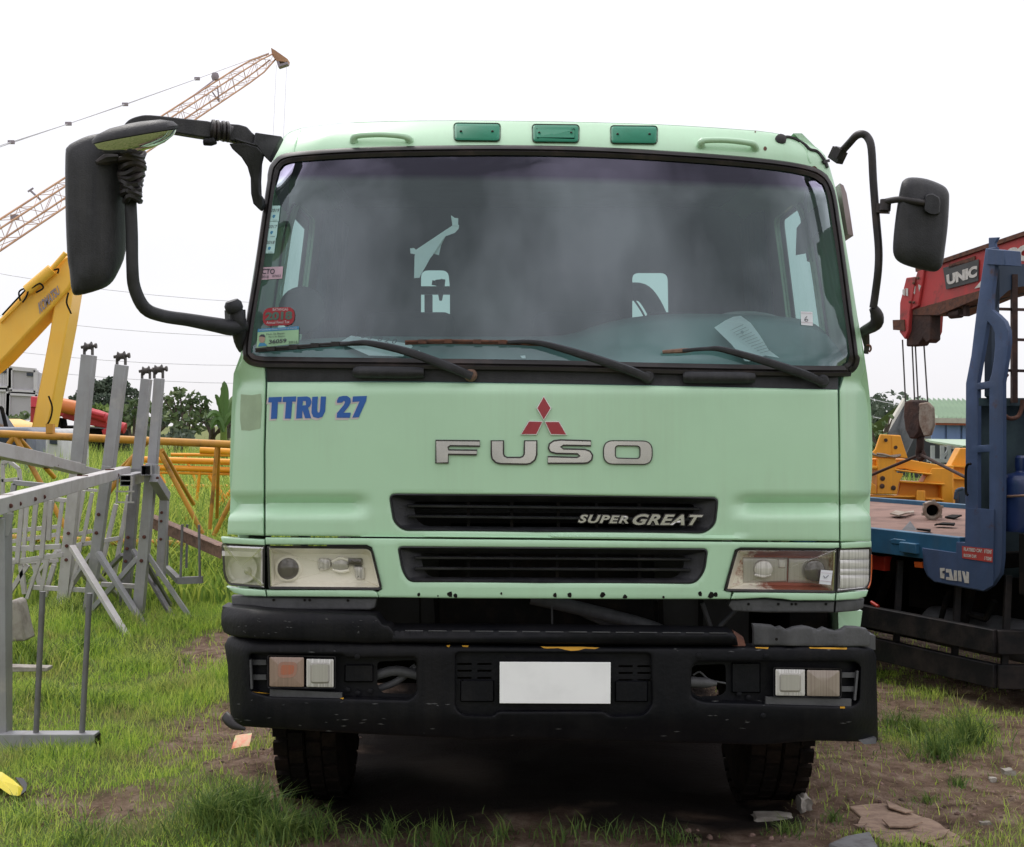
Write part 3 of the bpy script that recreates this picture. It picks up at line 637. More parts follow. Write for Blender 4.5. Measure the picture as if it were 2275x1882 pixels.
# cowl, wipers
b = MB(); panel(b, [(591, 800), (1200, 806), (1862, 818), (1862, 865), (1500, 857), (1200, 851), (900, 847), (593, 847)], lambda x, y, k: FS(x, y, .012), step=16, thick=(0, .02, 0)); cowl = b.build('cowl_panel', 'black_plastic', truck)
for x0, x1, y0, y1 in ((782, 948, 812, 842), (1513, 1681, 824, 853)):
    b = MB(); b.tube([FS(x0+6, (y0+y1)/2-.6, -.008), FS(x0+20, (y0+y1)/2-.4, -.01), FS(x1-40, (y0+y1)/2+.6, -.01), FS(x1-6, (y0+y1)/2+1, -.008)], [.018, .024, .024, .02], n=12, sub=3); b.build('washer_tube', 'black_plastic', truck)
def wiper(arm, blade, hub, rustp=False):
    b = MB(); b.tube([FS(x, y, d) for x, y, d in arm], [.016, .018, .016, .012, .008, .007][:len(arm)], n=8, sub=4, flat=.7)
    o = b.build('wiper', 'black_plastic', truck)
    b = MB(); x, y = hub; b.lathe([(.0, 0), (.02, 0), (.026, .006), (.026, .03), (.018, .04), (0, .041)], FS(x, y, .02), (0, -1, 0), 14); b.build('wiper_hub', 'rust_light' if rustp else 'black_plastic', o)
    if blade:
        b = MB(); b.tube([FS(x, y, -.022) for x, y in blade], .0055, n=6, sub=4); b.tube([FS(x, y+5, -.012) for x, y in blade], .004, n=6, sub=3)
        for t in (.12, .3, .5, .7, .88):
            k = t*(len(blade)-1); i = min(int(k), len(blade)-2); x = lerp(blade[i][0], blade[i+1][0], k-i); y = lerp(blade[i][1], blade[i+1][1], k-i); b.beam(FS(x-9, y+1, -.026), FS(x+9, y+1, -.026), .012, .016)
        b.build('wiper_blade', 'rust' if rustp is None else 'rubber', o)
    return o
wiper([(1048, 836, -.02), (990, 812, -.04), (900, 780, -.045), (823, 763, -.04), (790, 761, -.036), (756, 766, -.03)], [(568, 776), (640, 771), (700, 766), (757, 762), (815, 761)], (1046, 834), True)
wiper([(1440, 840, -.02), (1385, 818, -.04), (1290, 787, -.045), (1212, 765, -.04), (1170, 759, -.036), (1128, 760, -.03)], [(900, 759), (980, 757), (1060, 758), (1130, 759), (1200, 762)], (1438, 838), None)
wiper([(1826, 850, -.02), (1787, 832, -.04), (1700, 803, -.045), (1608, 777, -.04), (1570, 775, -.034), (1516, 779, -.03)], None, (1824, 847))
b = MB(); b.tube([FS(1472, 782, -.02), FS(1520, 779, -.024), FS(1545, 777, -.026)], [.007, .01, .006], n=6); b.build('wiper_stub', 'rust_light', truck)
# roof lamps, handles, cable
for x0, x1, y0, y1 in ((1008, 1112, 273, 313), (1182, 1287, 276, 316), (1356, 1461, 279, 319)):
    q = np.array(rounded([(x0, y0), (x1, y0+1), (x1-1, y1+1), (x0+1, y1)], 9, 5)); b = MB()
    b.rings([[FS(x, y, .004) for x, y in inset(q, -1.5)], [FS(x, y, -.01) for x, y in q]], False, False)
    r = b.build('lamp_rim', 'dark_metal', truck); r.name = 'roof_lamp'
    b = MB(); b.rings([[FS(x, y, .004) for x, y in inset(q, 1)], [FS(x, y, -.014) for x, y in inset(q, 2)], [FS(x, y, -.019) for x, y in inset(q, 6)]], False, True); b.build('lamp_lens', 'lamp_green', r)
    b = MB()
    for xx in (x0+16, x1-18): b.lathe([(0, 0), (.0055, 0), (.0055, .003), (0, .004)], FS(xx, y0+19, -.018), (0, -1, -.4), 8)
    b.build('screws', 'chrome_edge', r)
    if x0 == 1182:
        b = MB(); q2 = inset(q, 11); b.rings([[FS(x, y, -.018) for x, y in q2], [FS(x, y, -.02) for x, y in q2]], False, True); b.build('lens_insert', 'lamp_green', r)
for pts in ([(786, 314), (787, 305), (800, 301), (845, 299), (890, 302), (905, 306), (910, 313)], [(1557, 324), (1558, 316), (1570, 312), (1615, 312), (1660, 317), (1674, 321), (1678, 330)]):
    b = MB(); b.tube([FS(x, y, d) for (x, y), d in zip(pts, (.0, -.03, -.04, -.045, -.04, -.03, 0))], [.018, .014, .012, .0115, .012, .014, .018], n=10, sub=5); b.build('grab_handle', 'green_paint', truck)
b = MB(); b.tube([FS(x, y, -.008) for x, y in ((1735, 307), (1750, 304), (1768, 309), (1788, 321), (1800, 332), (1815, 336), (1828, 350), (1835, 362), (1838, 372))], .0065, n=6, sub=4)
b.lathe([(0, 0), (.024, 0), (.022, .012), (.01, .018), (0, .018)], FS(1734, 311, 0), (0, -1, .3), 12); b.beam(FS(1828, 360, -.01), FS(1841, 357, -.01), .012); b.build('roof_cable', 'rubber', truck)
# seams of the roof ends (raised folds)
for q in (((668, 291), (660, 310), (654, 330), (652, 342)), ((1776, 317), (1789, 330), (1796, 350), (1800, 362))):
    b = MB(); b.tube([FS(x, y, .0) for x, y in q], .004, n=6, sub=3); b.build('roof_fold', 'green_paint', cab)
# wipers' shadow gap behind hood, dark backing
b = MB(); b.box((.12, 5.38, 1.62), (2.2, .01, .34)); b.build('shadow_gap_backing', 'dark_metal', truck)
# headlights
def quadi(q, s): A = np.array(q, float); c = A.mean(0); return c+(A-c)*np.array(s)
def lampunit(name, q, rmat, inner=(.93, .8), dp=.07, frame=5, ysh=0):
    A = np.array(q, float); b = MB()
    b.rings([[FS(x, y, .012) for x, y in inset(A, -1)], [FS(x, y, -.008) for x, y in A], [FS(x, y, -.004) for x, y in inset(A, frame)], [FS(x, y, .008) for x, y in inset(A, frame)]], False, False)
    root = b.build(name, 'rubber', truck)
    I = inset(A, frame-1); J = quadi(I, inner)+np.array([0, ysh]); b = MB()
    b.rings([[FS(x, y, .004) for x, y in I], [FS(x, y, dp) for x, y in J]], False, True, True); b.build('reflector', rmat, root)
    b = MB(); b.rings([[FS(x, y, -.006) for x, y in I], [FS(x, y, -.011) for x, y in inset(I, 4)]], False, True, True); b.build('lens', 'lamp_glass', root)
    return root
def domeat(mb, px, py, r, bk, h, n=24): mb.lathe([(r, 0), (r, .01), (r*.97, .012+h*.25), (r*.8, .012+h*.6), (r*.5, .012+h*.88), (r*.2, .012+h), (0, .012+h)], FS(px, py, bk), (0, -1, 0), n)
def fl(mb, q, bk, dome=0.02):
    A = np.array(q, float); mb.rings([[FS(x, y, bk) for x, y in A], [FS(x, y, bk-dome*.8) for x, y in inset(A, 3)], [FS(x, y, bk-dome) for x, y in inset(A, 9)]], False, True, True)
hl = lampunit('headlight', rounded([(594, 1213), (817, 1215), (828, 1222), (848, 1304), (844, 1310), (597, 1308)], [5, 8, 6, 8, 8, 6]), 'reflector', inner=(.93, .72))
b = MB(); domeat(b, 641, 1263, .043, .062, .012); b.build('projector', 'lens_dark', hl)
b = MB(); b.lathe([(.044, 0), (.052, 0), (.052, .006), (.044, .012)], FS(641, 1263, .066), (0, -1, 0), 24); b.build('projector_ring', 'reflector', hl)
b = MB(); fl(b, rounded([(706, 1239), (735, 1241), (737, 1262), (722, 1268), (706, 1268)], 8), .068); fl(b, rounded([(784, 1257), (810, 1258), (811, 1289), (790, 1288)], 6), .068); b.build('fluted_lens', 'lens_white', hl)
b = MB(); fl(b, rounded([(771, 1239), (806, 1240), (807, 1257), (771, 1258)], 5), .066); b.build('fluted_lens', 'lens_dark', hl)
b = MB(); domeat(b, 757, 1255, .034, .075, .01); b.build('reflector_bowl', 'lens_dome', hl)
b = MB(); b.tube([FS(738, 1248, .06), FS(757, 1240, .055), FS(778, 1246, .06)], .006, n=8, sub=4); b.tube([FS(740, 1266, .06), FS(758, 1270, .055), FS(776, 1267, .06)], .006, n=8, sub=4); b.build('bulb_shield', 'reflector', hl)
hr = lampunit('headlight', rounded([(1636, 1218), (1860, 1220), (1856, 1317), (1610, 1313), (1618, 1280)], [10, 5, 6, 8, 0]), 'reflector_rust', inner=(.9, .74))
hr['label'] = 'headlight with reddish rust stains and a paper tag'
b = MB(); fl(b, [(1650, 1238), (1750, 1239), (1748, 1293), (1651, 1295)], .07, .008); fl(b, [(1752, 1240), (1842, 1241), (1840, 1296), (1750, 1294)], .07, .006); b.build('reflector_plate', 'lens_dome', hr)
b = MB(); domeat(b, 1809, 1268, .043, .05, .012); b.build('projector', 'lens_dark', hr)
b = MB(); domeat(b, 1695, 1264, .036, .055, .012); b.tube([FS(1676, 1277, .04), FS(1695, 1281, .036), FS(1712, 1277, .04)], .005, n=8, sub=3); b.build('reflector_bowl', 'lens_white', hr)
b = MB(); fl(b, [(1728, 1242), (1746, 1242), (1746, 1262), (1730, 1262)], .062, .006); b.build('fluted_lens', 'lens_white', hr)
b = MB(); b.add([FS(x, y, -.014) for x, y in ((1824, 1266), (1850, 1268), (1846, 1300), (1820, 1297))], [(0, 1, 2, 3)])
b.m = 1; b.tube([FS(1830, 1279, -.016), FS(1833, 1285, -.016), FS(1841, 1278, -.016)], .0013, n=4); b.m = 2; b.beam(FS(1821, 1290, -.0155), FS(1847, 1292.5, -.0155), .0012); b.beam(FS(1824, 1272, -.0155), FS(1848, 1274, -.0155), .0008)
b.build('paper_tag', ['paper_white', 'ink', 'sticker_pink'], hr, recalc=False)
cl_ = lampunit('corner_lamp', rounded([(493, 1208), (588, 1212), (588, 1306), (506, 1299), (497, 1275)], [4, 4, 4, 10, 8]), 'reflector_dull', inner=(.84, .8), dp=.05, frame=5)
cl_['label'] = 'corner lamp with a clear lens and dull grey bowl'
b = MB(); b.rings([[FS(538+33*math.cos(a), 1263+33*math.sin(a), .03) for a in np.linspace(0, 2*math.pi, 24, False)], [FS(536+22*math.cos(a), 1265+22*math.sin(a), .062) for a in np.linspace(0, 2*math.pi, 24, False)]], False, True); b.build('bowl', 'reflector_dull', cl_)
b = MB(); domeat(b, 552, 1268, .016, .06, .02, 14); b.build('bulb', 'lens_dome', cl_)
b = MB(); b.beam(FS(500, 1229, .02), FS(580, 1232, .02), .03, .02); b.build('ledge', 'reflector_dull', cl_)
cr_ = lampunit('corner_lamp', rounded([(1862, 1219), (1936, 1217), (1934, 1290), (1927, 1308), (1858, 1315)], [4, 4, 6, 10, 4]), 'lens_white', inner=(.95, .9), dp=.012, frame=3)
cr_['label'] = 'corner lamp with a whitish ribbed lens'
b = MB()
for y0, y1 in ((1222, 1242), (1246, 1263), (1266, 1277), (1280, 1306)): fl(b, [(1866, y0-2), (1931, y0-3), (1930, y1), (1865, y1+1)], .003, .004)
b.build('ribbed_bands', 'lens_white', cr_)
for o in list(cr_.children):
    if o.name.startswith('lens'): bpy.data.objects.remove(o)
b = MB(); b.tube([FS(1935, 1232, -.002), FS(1935, 1262, -.002), FS(1933, 1292, -.002), FS(1928, 1306, -.002)], .005, n=6, sub=3); b.build('amber_edge', 'amber', cr_)
# black strips below the headlights
for q in (spline([(514, 1324), (590, 1327), (838, 1329), (833, 1350), (822, 1355), (592, 1355), (530, 1351), (516, 1345)], 1), [(1624, 1333), (1700, 1330), (1760, 1336), (1854, 1336), (1852, 1361), (1700, 1361), (1628, 1358), (1618, 1345)], [(1857, 1336), (1905, 1333), (1920, 1330), (1918, 1350), (1905, 1357), (1855, 1361)]):
    b = MB(); panel(b, q, lambda x, y, k: P(x, y, cabY(x, 1300)+.02+k), step=10, rim=3, rd=.01, thick=(0, .05, 0)); st = b.build('valance', 'grey_plastic', truck, sharp=50)
b = MB()
for x, y in ((608, 1333), (677, 1333), (688, 1333), (773, 1334), (1663, 1342), (1729, 1342), (1759, 1342), (1768, 1342), (1835, 1342)): b.lathe([(0, 0), (.0055, 0), (.0055, .002), (0, .002)], P(x, y, cabY(x, 1300)+.018), (0, -1, 0), 8)
b.build('bolt_holes', 'dark_metal', truck)
b = MB(); b.prism([P(1862, 1360, 5.42), P(1916, 1357, 5.48), P(1908, 1420, 5.48), P(1864, 1420, 5.42)], (0, .4, 0)); b.build('door_sill', 'green_paint', truck)
# bumper
def bumY(px, py):
    s = (px-1225)/722; a = min(1.05, abs(s)); t = max(0, (a-.9)/.1)
    y = 4.99+.07*s*s+.12*t*t
    y += interp(py, [(1410, .05), (1430, .012), (1448, 0), (1585, 0), (1600, .006), (1650, .05)])
    return y
def BS(px, py, b=0): return P(px, py, bumY(px, py)+b)
bo = spline([(506, 1418), (600, 1421), (800, 1428), (1000, 1433), (1300, 1437), (1600, 1438), (1800, 1437), (1915, 1439), (1944, 1450), (1947, 1500), (1949, 1560), (1950, 1620), (1947, 1650), (1907, 1648), (1800, 1646), (1700, 1654), (1600, 1652), (1400, 1648), (1200, 1642), (1090, 1642), (1040, 1645), (1010, 1640), (800, 1630), (640, 1620), (560, 1615), (519, 1607), (510, 1560), (506, 1480)], 3, True)
hL = rounded([(554, 1452), (760, 1454), (770, 1462), (920, 1460), (927, 1468), (927, 1540), (910, 1556), (600, 1548), (556, 1536)], 10); hC = rounded([(1012, 1450), (1446, 1452), (1450, 1565), (1430, 1590), (1356, 1592), (1340, 1580), (1108, 1580), (1095, 1592), (1028, 1590), (1011, 1572)], 12)
hR = rounded([(1548, 1470), (1900, 1470), (1912, 1480), (1909, 1560), (1892, 1570), (1560, 1560), (1535, 1548), (1536, 1484)], 12)
b = MB(); panel(b, bo, BS, holes=[hL, hC, hR], step=13, estep=9, rim=5, rd=.008, thick=(0, .09, 0)); bump = b.build('bumper', 'bumper_paint', truck, sharp=60)
for h_, dp in ((hL, .06), (hC, .028), (hR, .06)):
    b = MB(); hs = []
    if h_ is hL: hs = [rounded([(838, 1470), (925, 1466), (925, 1536), (915, 1543), (850, 1540), (838, 1525)], 10)]
    if h_ is hR: hs = [rounded([(1538, 1478), (1612, 1475), (1613, 1535), (1600, 1546), (1550, 1548), (1534, 1535)], 10)]
    if h_ is hC: hs = [rounded([(x, y), (x+w2_, y), (x+w2_, y+4.5), (x, y+4.5)], 2) for x, w2_, yy in ((1016, 32, 0), (1060, 32, 0), (1374, 32, 5), (1416, 30, 5)) for y in (1473+yy, 1488+yy, 1504+yy)]
    panel(b, inset(np.array(h_), -3), lambda x, y, k: BS(x, y, dp+k*.5), holes=hs, step=13, estep=6, thick=(0, .004, 0)); b.build('recess_plate', 'bumper_paint', bump)
# little pressed boxes in the recesses
b = MB()
for x0, x1, y0, y1 in ((765, 830, 1476, 1516), (1625, 1690, 1472, 1540), (1022, 1098, 1510, 1560), (1366, 1440, 1512, 1560)):
    q = rounded([(x0, y0), (x1, y0), (x1, y1), (x0, y1)], 5); dp = .025 if 1000 < x0 < 1500 else .055
    b.rings([[BS(x, y, dp) for x, y in q], [BS(x, y, dp-.014) for x, y in inset(np.array(q), 3)]], False, True)
for x, y in ((772, 1533), (822, 1536), (795, 1540), (1642, 1542), (1663, 1550), (1552, 1457), (1702, 1458), (1695, 1590), (794, 1459)): b.lathe([(.004, 0), (.011, 0), (.011, .004), (.005, .006), (0, .006)], BS(x, y, .05 if 1465 < y < 1560 else .0), (0, -1, 0), 10)
b.build('pressings', 'bumper_paint', bump)
b = MB(); b.tube([BS(x, y, .1) for x, y in ((835, 1500), (880, 1490), (930, 1500))], .02, sub=3); b.tube([BS(x, y, .12) for x, y in ((840, 1530), (880, 1515), (925, 1480))], .014, sub=3)
b.tube([BS(x, y, .05) for x, y in ((1530, 1515), (1570, 1517), (1592, 1519))], [.022, .02, .008], sub=3); b.tube([BS(x, y, .06) for x, y in ((1540, 1500), (1555, 1493), (1575, 1510), (1612, 1518))], .004, sub=3); b.build('hoses', 'grey_plastic', bump)
b = MB()
for q in ([(541, 1470), (592, 1470), (592, 1473), (541, 1473)], [(546, 1503), (592, 1503), (592, 1506), (546, 1506)], [(1870, 1497), (1905, 1499), (1905, 1502), (1870, 1500)], [(1866, 1528), (1900, 1530), (1900, 1533), (1866, 1531)]):
    b.beam(BS(q[0][0], (q[0][1]+q[2][1])/2, .03), BS(q[1][0], (q[0][1]+q[2][1])/2, .03), .006, .02)
b.beam(BS(1904, 1490, .02), BS(1898, 1555, .02), .008, .02); b.beam(BS(557, 1465, .02), BS(560, 1530, .02), .008, .02)
b.beam(BS(600, 1545, .02), BS(760, 1553, .02), .012, .05); b.beam(BS(1700, 1562, .015), BS(1890, 1567, .015), .012, .05); b.build('fog_lamp_fins', 'grey_plastic', bump)
def fog(qa, ma, qb, mb_, lab):
    A = np.array(rounded([(min(qa[0], qb[0])-4, qa[1]-4), (max(qa[2], qb[2])+4, qa[1]-1), (max(qa[2], qb[2])+4, qa[3]+4), (min(qa[0], qb[0])-4, qa[3]+3)], 5)); b = MB()
    b.rings([[BS(x, y, .055) for x, y in A], [BS(x, y, .0) for x, y in A], [BS(x, y, .006) for x, y in inset(A, 3)]], False, False); r = b.build('fog_lamp', 'black_plastic', bump); r['label'] = lab
    for (x0, y0, x1, y1), m in ((qa, ma), (qb, mb_)):
        q = np.array(rounded([(x0, y0), (x1, y0+1), (x1, y1+1), (x0, y1)], 4)); b = MB(); b.rings([[BS(x, y, .02) for x, y in q], [BS(x, y, -.003) for x, y in inset(q, 1)], [BS(x, y, -.0045) for x, y in inset(q, 3)]], False, True, True); b.build('lens', m, r)
        if m == 'lens_amber':
            b = MB(); q3 = rounded([(618, 1470), (662, 1471), (658, 1505), (616, 1507)], 14); b.add([BS(x, y, -.0055) for x, y in q3], [tuple(range(len(q3)))]); b.build('amber_core', 'amber_core', r); b = MB(); q3 = inset(np.array(q3), 7); b.add([BS(x, y, -.006) for x, y in q3], [tuple(range(len(q3)))]); b.build('amber_bulb', 'amber_hot', r)
    x0, y0, x1, y1 = qa if ma == 'lens_white' else qb
    q = np.array(rounded([(x0+9, y0+9), (x1-9, y0+9), (x1-9, y1-8), (x0+9, y1-8)], 8)); b = MB(); b.rings([[BS(x, y, -.004) for x, y in q], [BS(x, y, -.012) for x, y in inset(q, 4)]], False, True); b.build('inner_lens', 'lens_dome', r)
fog((598, 1459, 676, 1526), 'lens_amber', (680, 1463, 742, 1527), 'lens_white', 'fog lamp with a faded orange half on its outer side')
fog((1722, 1486, 1789, 1546), 'lens_white', (1792, 1488, 1866, 1547), 'lens_pale_amber', 'fog lamp with a pale brownish outer half')
b = MB(); b.beam(P(1110, 1516.5, 4.975), P(1356.5, 1517.5, 4.975), .004, .158); pl = b.build('licence_plate', 'plate_white', bump, bevel=.0015); pl['label'] = 'blank white licence plate'
b = MB()
for q in ([(992, 1434), (1000, 1433), (998, 1438), (993, 1437)], [(1026, 1434), (1041, 1434), (1040, 1438), (1028, 1437)], [(1201, 1436), (1214, 1437), (1236, 1437), (1290, 1437), (1332, 1439), (1322, 1442), (1300, 1441), (1285, 1445), (1268, 1446), (1252, 1443), (1240, 1440), (1216, 1441), (1208, 1440)],
          [(1677, 1438), (1708, 1438), (1706, 1442), (1694, 1441), (1680, 1440)], [(1797, 1438), (1882, 1439), (1881, 1443), (1800, 1441)], [(1866, 1570), (1877, 1570), (1877, 1574), (1867, 1574)], [(560, 1537), (580, 1540), (600, 1541), (575, 1538)], [(755, 1551), (764, 1550), (762, 1554)]):
    b.add([BS(x, y, -.0015 if y > 1436 else -.004) for x, y in q], [tuple(range(len(q)))])
b.build('yellow_paint', 'yellow_chip', bump)
b = MB(); rs_ = random.Random(4)
for i in range(70):
    x = rs_.uniform(520, 1930); y = rs_.choice((rs_.uniform(1441, 1449), rs_.uniform(1556, 1568), rs_.uniform(1585, 1640), rs_.uniform(1595, 1610)))
    if 1000 < x < 1460 and y < 1595: continue
    l_, h_, sl_ = rs_.uniform(1.5, 9), rs_.uniform(.5, 1.5), rs_.uniform(-2, 2)
    b.add([BS(px_, py_, -.0012) for px_, py_ in ((x-l_, y), (x, y-h_+sl_*.3), (x+l_, y+sl_), (x, y+h_+sl_*.3))], [(0, 1, 2, 3)])
b.build('scuff_marks', 'grey_plastic', bump)
b = MB()
for i in range(26):
    x = rs_.uniform(520, 850); y = rs_.uniform(1372, 1385) if i % 2 else rs_.uniform(1388, 1415); l_ = rs_.uniform(1, 5)
    b.add([P(x+u, y+v, bumY(x, 1500)-.0225) for u, v in ((-l_, 0), (0, -.8), (l_, .6), (0, 1))], [(0, 1, 2, 3)])
b.build('scuff_marks', 'grey_plastic', bump)
# step and cap pieces on top of the bumper
def SS(px, py, b=0): return P(px, py, bumY(px, 1500)-.02+b+interp(py, [(1350, .05), (1368, .01), (1380, 0), (1410, 0), (1424, .006), (1436, .02)]))
cap = spline([(494, 1352), (505, 1349), (600, 1356), (700, 1361), (820, 1366), (838, 1372), (850, 1388), (868, 1395), (868, 1428), (700, 1424), (560, 1418), (497, 1404)], 3, True)
b = MB(); panel(b, cap, SS, step=12, rim=4, rd=.006, thick=(0, .12, 0)); b.build('bumper_cap', 'bumper_paint', bump, sharp=60)
ste = [(870, 1397), (1200, 1399), (1500, 1402), (1628, 1405), (1636, 1415), (1640, 1434), (1200, 1431), (870, 1427)]
b = MB(); panel(b, ste, lambda x, y, k: P(x, y, bumY(x, 1500)-.02+k+interp(y, [(1395, .06), (1404, .005), (1410, 0), (1425, 0), (1436, .03)])), step=12, rim=4, rd=.012, thick=(0, .14, 0)); b.build('step', 'bumper_paint', bump, sharp=60)
b = MB()
for i in range(14): x = 900+i*52; b.beam(SS(x, 1401+i*.4, .0), SS(x+40, 1401.3+i*.4, .0), .004, .003)
b.build('step_tread', 'grey_plastic', bump)
b = MB(); b.prism([BS(1630, 1402, .02), BS(1652, 1416, .02), BS(1658, 1436, .02), BS(1628, 1436, .02)], (0, .05, 0)); b.build('bracket', 'rust', bump, bevel=.003)
torn = [(1672, 1387), (1695, 1388), (1715, 1390), (1725, 1395), (1735, 1392), (1748, 1400), (1765, 1394), (1785, 1391), (1800, 1394), (1818, 1400), (1830, 1394), (1845, 1400), (1858, 1403), (1870, 1399), (1880, 1392), (1905, 1393), (1925, 1397), (1932, 1408), (1932, 1436), (1800, 1436), (1674, 1433), (1675, 1405)]
b = MB(); panel(b, torn, lambda x, y, k: P(x, y, bumY(x, 1500)+.004+k+.012*math.sin(x*.11)), step=9, rim=2.5, rd=.006, thick=(0, .03, 0)); t_ = b.build('torn_cap', 'grey_plastic', bump, sharp=50); t_['label'] = 'torn grey plastic cap on the bumper'
b = MB(); b.lathe([(0, 0), (.006, 0), (.006, .002), (0, .002)], BS(1725, 1448, -.01)+Vector((0, 0, .048)), (0, -1, 0), 8); b.build('hole', 'dark_metal', bump)
b = MB(); b.prism([P(1918, 1408, 5.15), P(1945, 1412, 5.2), P(1945, 1444, 5.2), P(1918, 1440, 5.15)], (0, .1, 0)); b.prism([P(1907, 1644, 5.12), P(1947, 1640, 5.16), P(1947, 1652, 5.16), P(1920, 1654, 5.12)], (0, .08, 0)); b.build('bumper_end', 'grey_plastic', bump)
b = MB(); b.tube([P(500, 1590, 5.1), P(508, 1600, 5.08), P(520, 1612, 5.06), P(545, 1620, 5.05)], [.02, .022, .016, .006], sub=3, flat=.5); b.build('mud_flap_scrap', 'rubber', bump)
# radiator, hoses behind the gap
b = MB(); b.box((.14, 5.62, 1.05), (1.75, .05, .42)); rad = b.build('radiator', 'radiator', truck)
b = MB()
for x in (934, 972, 1010, 1060, 1098, 1132, 1160, 1182, 1203, 1228, 1290, 1340, 1430, 1470, 1560): b.beam(P(x+random.uniform(-4, 4), 1325, 5.5), P(x+random.uniform(-4, 4), 1410, 5.5), random.choice((.008, .012, .02)), .01)
b.build('radiator_guard', 'dark_metal', truck)
b = MB(); b.tube([P(x, y, 5.35) for x, y in ((1180, 1328), (1280, 1350), (1370, 1372), (1450, 1395), (1500, 1420))], .028, sub=4); b.tube([P(x, y, 5.38) for x, y in ((1230, 1330), (1330, 1375), (1400, 1400))], .02, sub=4); b.tube([P(x, y, 5.33) for x, y in ((1226, 1340), (1227, 1395))], .004)
b.tube([P(1560, 1340, 5.4), P(1585, 1410, 5.4)], .01); b.tube([P(1640, 1350, 5.4), P(1580, 1410, 5.4)], .01); b.build('coolant_hose', 'grey_plastic', truck)
b = MB(); b.box((1.25-.0, 5.75, 1.0), (.16, .5, .5)); b.box((-.92, 5.7, 1.0), (.3, .5, .45)); b.build('cab_mount', 'dark_metal', truck)
# chassis, load body, wheels
b = MB()
for x in (-.28, .57): b.box((x, 9.6, .92), (.09, 8.2, .26))
for y in (5.6, 6.6, 8, 9.5, 11, 12.5): b.box((.145, y, .92), (.8, .1, .18))
b.box((.145, 6.35, .62), (1.9, .14, .14)); b.box((.145, 6.0, 1.05), (.9, 1.1, .5)); chs = b.build('chassis', 'dark_metal', truck, bevel=.006)
b = MB(); b.box((.145, 10.6, 1.62), (2.3, 5.6, 1.0)); b.box((.145, 7.75, 1.5), (2.2, .06, .9)); b.build('load_body', 'dark_metal', truck, bevel=.02)
b = MB(); b.box((-.85, 8.0, .85), (.5, .7, .5)); b.box((1.1, 8.1, .85), (.5, .9, .5)); b.build('fuel_tank', 'dark_metal', truck, bevel=.04)
b = MB()  # unseen boxes added below the truck to keep light off the ground
for x in (-.98, 1.27): b.box((x, 9.3, .7), (.1, 1.1, .62)); b.box((x, 11.1, .9), (.06, 2.6, .5)); b.box((x, 7.45, .66), (.1, .5, .6))
b.box((.145, 13.2, .75), (2.3, .05, .9)); b.box((.145, 7.0, .75), (.9, .9, .5)); b.build('shade_boxes', 'dark_metal', truck)
b = MB()   # frame seen through the small rear windows
Yr = 7.5
for y0, y1 in ((636, 653), (700, 717)): b.prism([P(925, y0, Yr), P(1012, y0, Yr), P(1012, y1, Yr), P(925, y1, Yr)], (0, .05, 0))
b.prism([P(943, 655, Yr+.1), P(960, 655, Yr+.1), P(960, 840, Yr+.1), P(943, 840, Yr+.1)], (0, .05, 0)); b.prism([P(1010, 640, Yr+.1), P(1020, 640, Yr+.1), P(1020, 840, Yr+.1), P(1010, 840, Yr+.1)], (0, .05, 0))
b.prism([P(930, 800, Yr), P(1020, 800, Yr), P(1020, 840, Yr), P(930, 840, Yr)], (0, .2, 0))
b.tube([P(960, 628, Yr), P(978, 630, Yr), P(985, 622, Yr)], .014, sub=3); b.tube([P(978, 622, Yr), P(979, 640, Yr), P(979, 668, Yr)], [.03, .022, .008], sub=3); b.build('rear_rack', 'dark_metal', truck)
b = MB(); b.tube([P(1395, 648, 7.8), P(1425, 650, 7.8), P(1445, 670, 7.8), P(1465, 710, 7.8), P(1485, 770, 7.8)], .055, sub=4); b.tube([P(1408, 665, 7.7), P(1425, 690, 7.7), P(1440, 720, 7.7)], .006, sub=3); b.build('air_intake', 'dark_metal', truck)
def tyre_mb(mb, c, r, wd, treads=36, mudr=0):
    c = Vector(c); h = wd/2
    mb.lathe([(r*.55, -h*.8), (r*.62, -h), (r*.86, -h*1.02), (r*.96, -h*.92), (r, -h*.72), (r, -h*.02), (r*.985, 0), (r, h*.02), (r, h*.72), (r*.96, h*.92), (r*.86, h*1.02), (r*.62, h), (r*.55, h*.8)], c, (1, 0, 0), 56)
    for k in range(treads):
        a = 2*math.pi*k/treads
        for j, x0, x1 in ((0, -.98, -.55), (1, -.5, -.06), (0, .06, .5), (1, .55, .98)):
            aa = a+j*math.pi/treads; p = c+Vector(((x0+x1)/2*h, math.cos(aa)*(r+.006), math.sin(aa)*(r+.006)))
            M = Matrix.Rotation(aa, 3, 'X'); mb.box(p, ((x1-x0)*h, .024, 2*math.pi*r/treads*.72), M)
for x in (-.94, 1.23):
    b = MB(); tyre_mb(b, (x, 6.42, .51), .52, .29); wh = b.build('wheel', 'tyre', truck)
    b = MB(); s_ = -1 if x < 0 else 1
    b.lathe([(.29, 0), (.29, .1), (.27, .12), (.2, .05), (.12, .05), (.1, .14), (.0, .15)], (x+s_*.02, 6.42, .51), (s_, 0, 0), 24); b.build('rim', 'dark_metal', wh)
for y in (10.4, 11.75):
    for x in (-.82, 1.11):
        b = MB(); tyre_mb(b, (x, y, .5), .51, .58, 20); b.build('wheel', 'tyre', truck)
b = MB(); b.box((-1.0, 5.9, .62), (.22, .02, .22)); b.build('mud_flap', 'grey_plastic', truck)
b = MB()
for x in (-.925, 1.195):
    prof_ = [(math.cos(a)*.63, math.sin(a)*.63) for a in np.linspace(R(-5), R(185), 16)]
    vs = [(x+s*.24, 6.42+u, .51+v) for s in (-1, 1) for u, v in prof_]; n = 16
    b.add(vs, [(i, i+1, n+i+1, n+i) for i in range(n-1)])
b.build('wheel_arch', 'dark_metal', truck)
